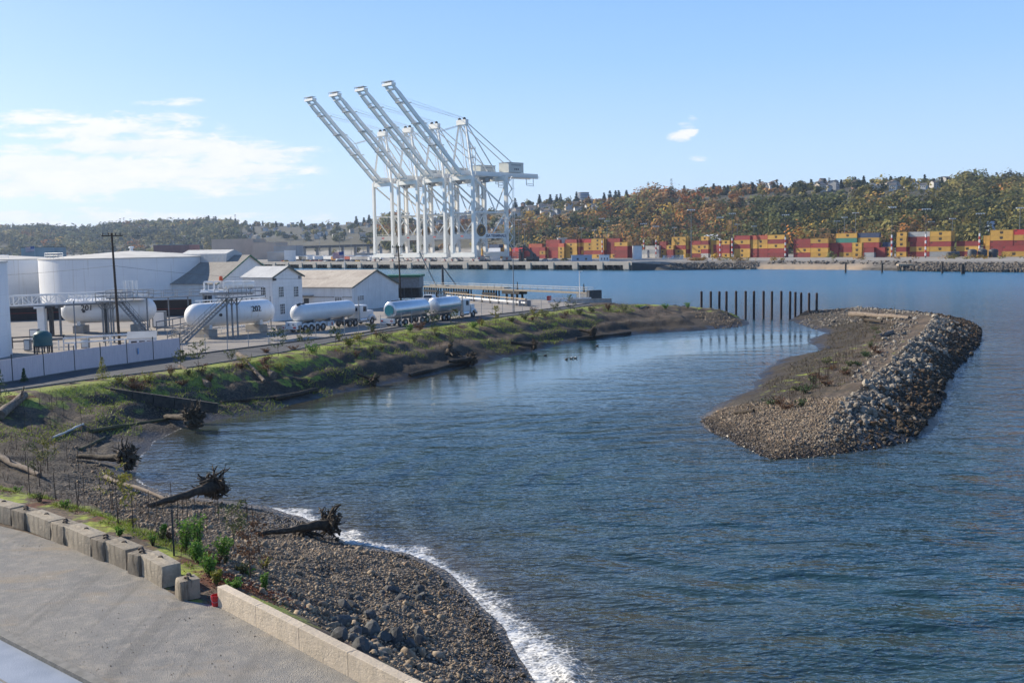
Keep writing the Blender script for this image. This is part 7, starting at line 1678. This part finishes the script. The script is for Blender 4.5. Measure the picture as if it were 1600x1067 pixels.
SKB = [(1252,290),(1328,286),(1489,280),(1165,290),(1150,289),(935,310),(1380,283),(1437,281),(1260,292),(1104,296),(1080,299),(885,310),(1540,280),(1585,279)]
M_TRK = mat('tree_trunk', (.06,.048,.04), rough=.9)
def sky_trees():
    for k, (px, top) in enumerate(SKC+SKB):
        con = k < len(SKC); u = ucol(px, 320); Y = np.interp(u, *_ru.T)*random.uniform(.90, .95); X = u*Y; z = float(farH(np.array([X]), np.array([Y]))[0])-2; H = max((PY(px, top, Y).z-z)*(1.1 if px > 640 else 1), 13); wd = H*(1.3 if con else 1.2)*random.uniform(.85, 1.15)
        col = np.array(PAL['d'] if con else random.choice((PAL['y'], PAL['l'], PAL['b'])))*random.uniform(.8, 1.2); V, F, T = tree_cloud(np.array([[0, 0, 0]]), [H], [wd], [col], con, 380 if con else 200, 2.9*(Y/1300)**.7, 1)
        t = thing('conifer' if con else 'ridge_tree', ('dark conifer standing on the ridge skyline' if px > 640 else 'dark conifer on the hazy far ridge at the left') if con else 'broad pale-leaved tree on the ridge skyline', 'tree', (X, Y, z), 0, 'conifers on the ridge' if con else 'broadleaf trees on the ridge')
        link('crown', mesh_np('crown', V, F, M_CROWN, dict(tint=T)), t); b = MB(); b.tube((0,0,-2),(0,0,H*.85),H*.018,.1,6); b.build('trunk', M_TRK, t)
sky_trees()
def houses():
    walls = [mat('house_wall', c, rough=.8) for c in ((.66,.65,.62),(.52,.50,.46),(.40,.42,.44),(.58,.50,.40),(.36,.22,.17))]; roofs = [mat('house_roof', c, rough=.85) for c in ((.10,.10,.105),(.17,.14,.12),(.22,.21,.20))]; ms = []
    for k in range(12):
        w, d, h = random.uniform(8,13), random.uniform(8,11), random.uniform(5,8.5); b = MB(); b.bx(-w/2,w/2,-d/2,d/2,-4,h); rh = random.uniform(2.0,3.4)
        b.extr([(-w/2-.5,-d/2-.5,h-.1),(w/2+.5,-d/2-.5,h-.1),(w/2+.5,0,h+rh),(-w/2-.5,0,h+rh)],(0,0,.25),1); b.extr([(-w/2-.5,0,h+rh),(w/2+.5,0,h+rh),(w/2+.5,d/2+.5,h-.1),(-w/2-.5,d/2+.5,h-.1)],(0,0,.25),1); b.add([(-w/2,-d/2,h),(-w/2,d/2,h),(-w/2,0,h+rh),(w/2,-d/2,h),(w/2,d/2,h),(w/2,0,h+rh)],[(0,1,2),(3,5,4)])
        for x in (-.3,.05,.33):
            for z in ((1.2,h*.5+.4) if h > 6 else (1.8,)): b.bx(w*x-.7,w*x+.7,-d/2-.06,-d/2+.02,z,z+1.5,2)
        ms.append(b.mesh('hill_house', [walls[k % 5] if k % 3 else walls[0], roofs[k % 3], M_GLASS]))
    spec = [(84,(800,1000),(311,340),'small house in the dense town slope on the ridge right of the cranes'),(34,(1052,1210),(287,299),'small pale house on the ridge above the orange wood'),(54,(1210,1500),(286,297),'small pale house strung along the right ridge top'),(34,(640,800),(336,372),'house on the hillside seen between the crane legs'),(52,(378,600),(347,377),'pale house on the far slope left of the cranes'),(40,(0,330),(356,382),'pale house low on the hazy hills behind the huge tank')]
    for n, xr, yr, lb in spec:
        for k in range(n):
            px = random.uniform(*xr); py = random.uniform(*yr)
            if xr[0] == 800: py = np.interp(px, [800,900,1000], [328,322,315])+random.uniform(-12, 14)
            if xr[0] == 1210: py = np.interp(px, [1210,1400,1500], [296,293,291])+random.uniform(-6, 6)
            if xr[0] == 1052: py = np.interp(px, [1052,1210], [303,294])+random.uniform(-5, 5)
            g = Gf(px, py)
            if g is None: continue
            o = link('hill_house', random.choice(ms), None, (g.x, g.y, g.z+1), random.choice((0, 1.57, .4, -.5, .9))+random.uniform(-.2, .2)); o.scale = (random.uniform(.6, .95),)*3; tag(o, lb, 'house', lb.replace('small ', '').replace('house', 'houses', 1))
houses()
# bushes along the far shore
def shore_bushes():
    for k in range(40):
        px = random.choice((random.uniform(1075,1110), random.uniform(1120,1170), random.uniform(1195,1235), random.uniform(1340,1610), random.uniform(1380,1610))); Y = P(px, 421, 0).y+random.uniform(14, 24); p = PY(px, 408, Y); c = random.choice(('b','b','l','y')); H = random.uniform(1.6, 3.2)
        V, F, T = tree_cloud(np.array([[0,0,-.3*H]]), [H*1.35], [H*2.4], [np.array(PAL[c])*(.95 if c != 'y' else .6)], False, 80, .6, 1); o = link('shore_bush', mesh_np('shore_bush', V, F, M_CROWN, dict(tint=T)), None, (p.x, Y, 4.4)); tag(o, 'brownish bush on the far shore above the rocks', 'bush', 'bushes along the far shore')
    for px, top, c, H, lb in ((1118,396,'y',6,'yellow-green bush on the far shore in front of the stacks'),(1299,396,'g',6,'dark green bush on the sandy far shore'),(1036,364,'y',16,'small bright yellow tree at the foot of the hill')):
        Y = P(px, 421, 0).y+18 if H < 10 else 900; p = PY(px, 408, Y); V, F, T = tree_cloud(np.array([[0,0,-.3]]), [H], [H*.9], [np.array(PAL[c])], False, 120, .9 if H < 10 else 1.8, 1); o = link('shore_bush', mesh_np('shore_bush', V, F, M_CROWN, dict(tint=T)), None, (p.x, Y, 4.5)); tag(o, lb, 'bush')
shore_bushes()
# ------------------------------------------------------------------ air
def haze():
    b = MB(); b.bx(-5200, 4300, -70, 6400, -4.5, 235); t = NT('haze_air'); t.N.remove(t.b); v = t.N.new('ShaderNodeVolumePrincipled'); v.inputs['Color'].default_value = (.58,.75,1.0,1); v.inputs['Density'].default_value = 0.00007; v.inputs['Anisotropy'].default_value = .2
    t.L.new(v.outputs[0], t.out.inputs['Volume']); o = b.build('haze', t.m); tag(o, 'thin autumn haze in the air', 'haze', kind='stuff')
haze()
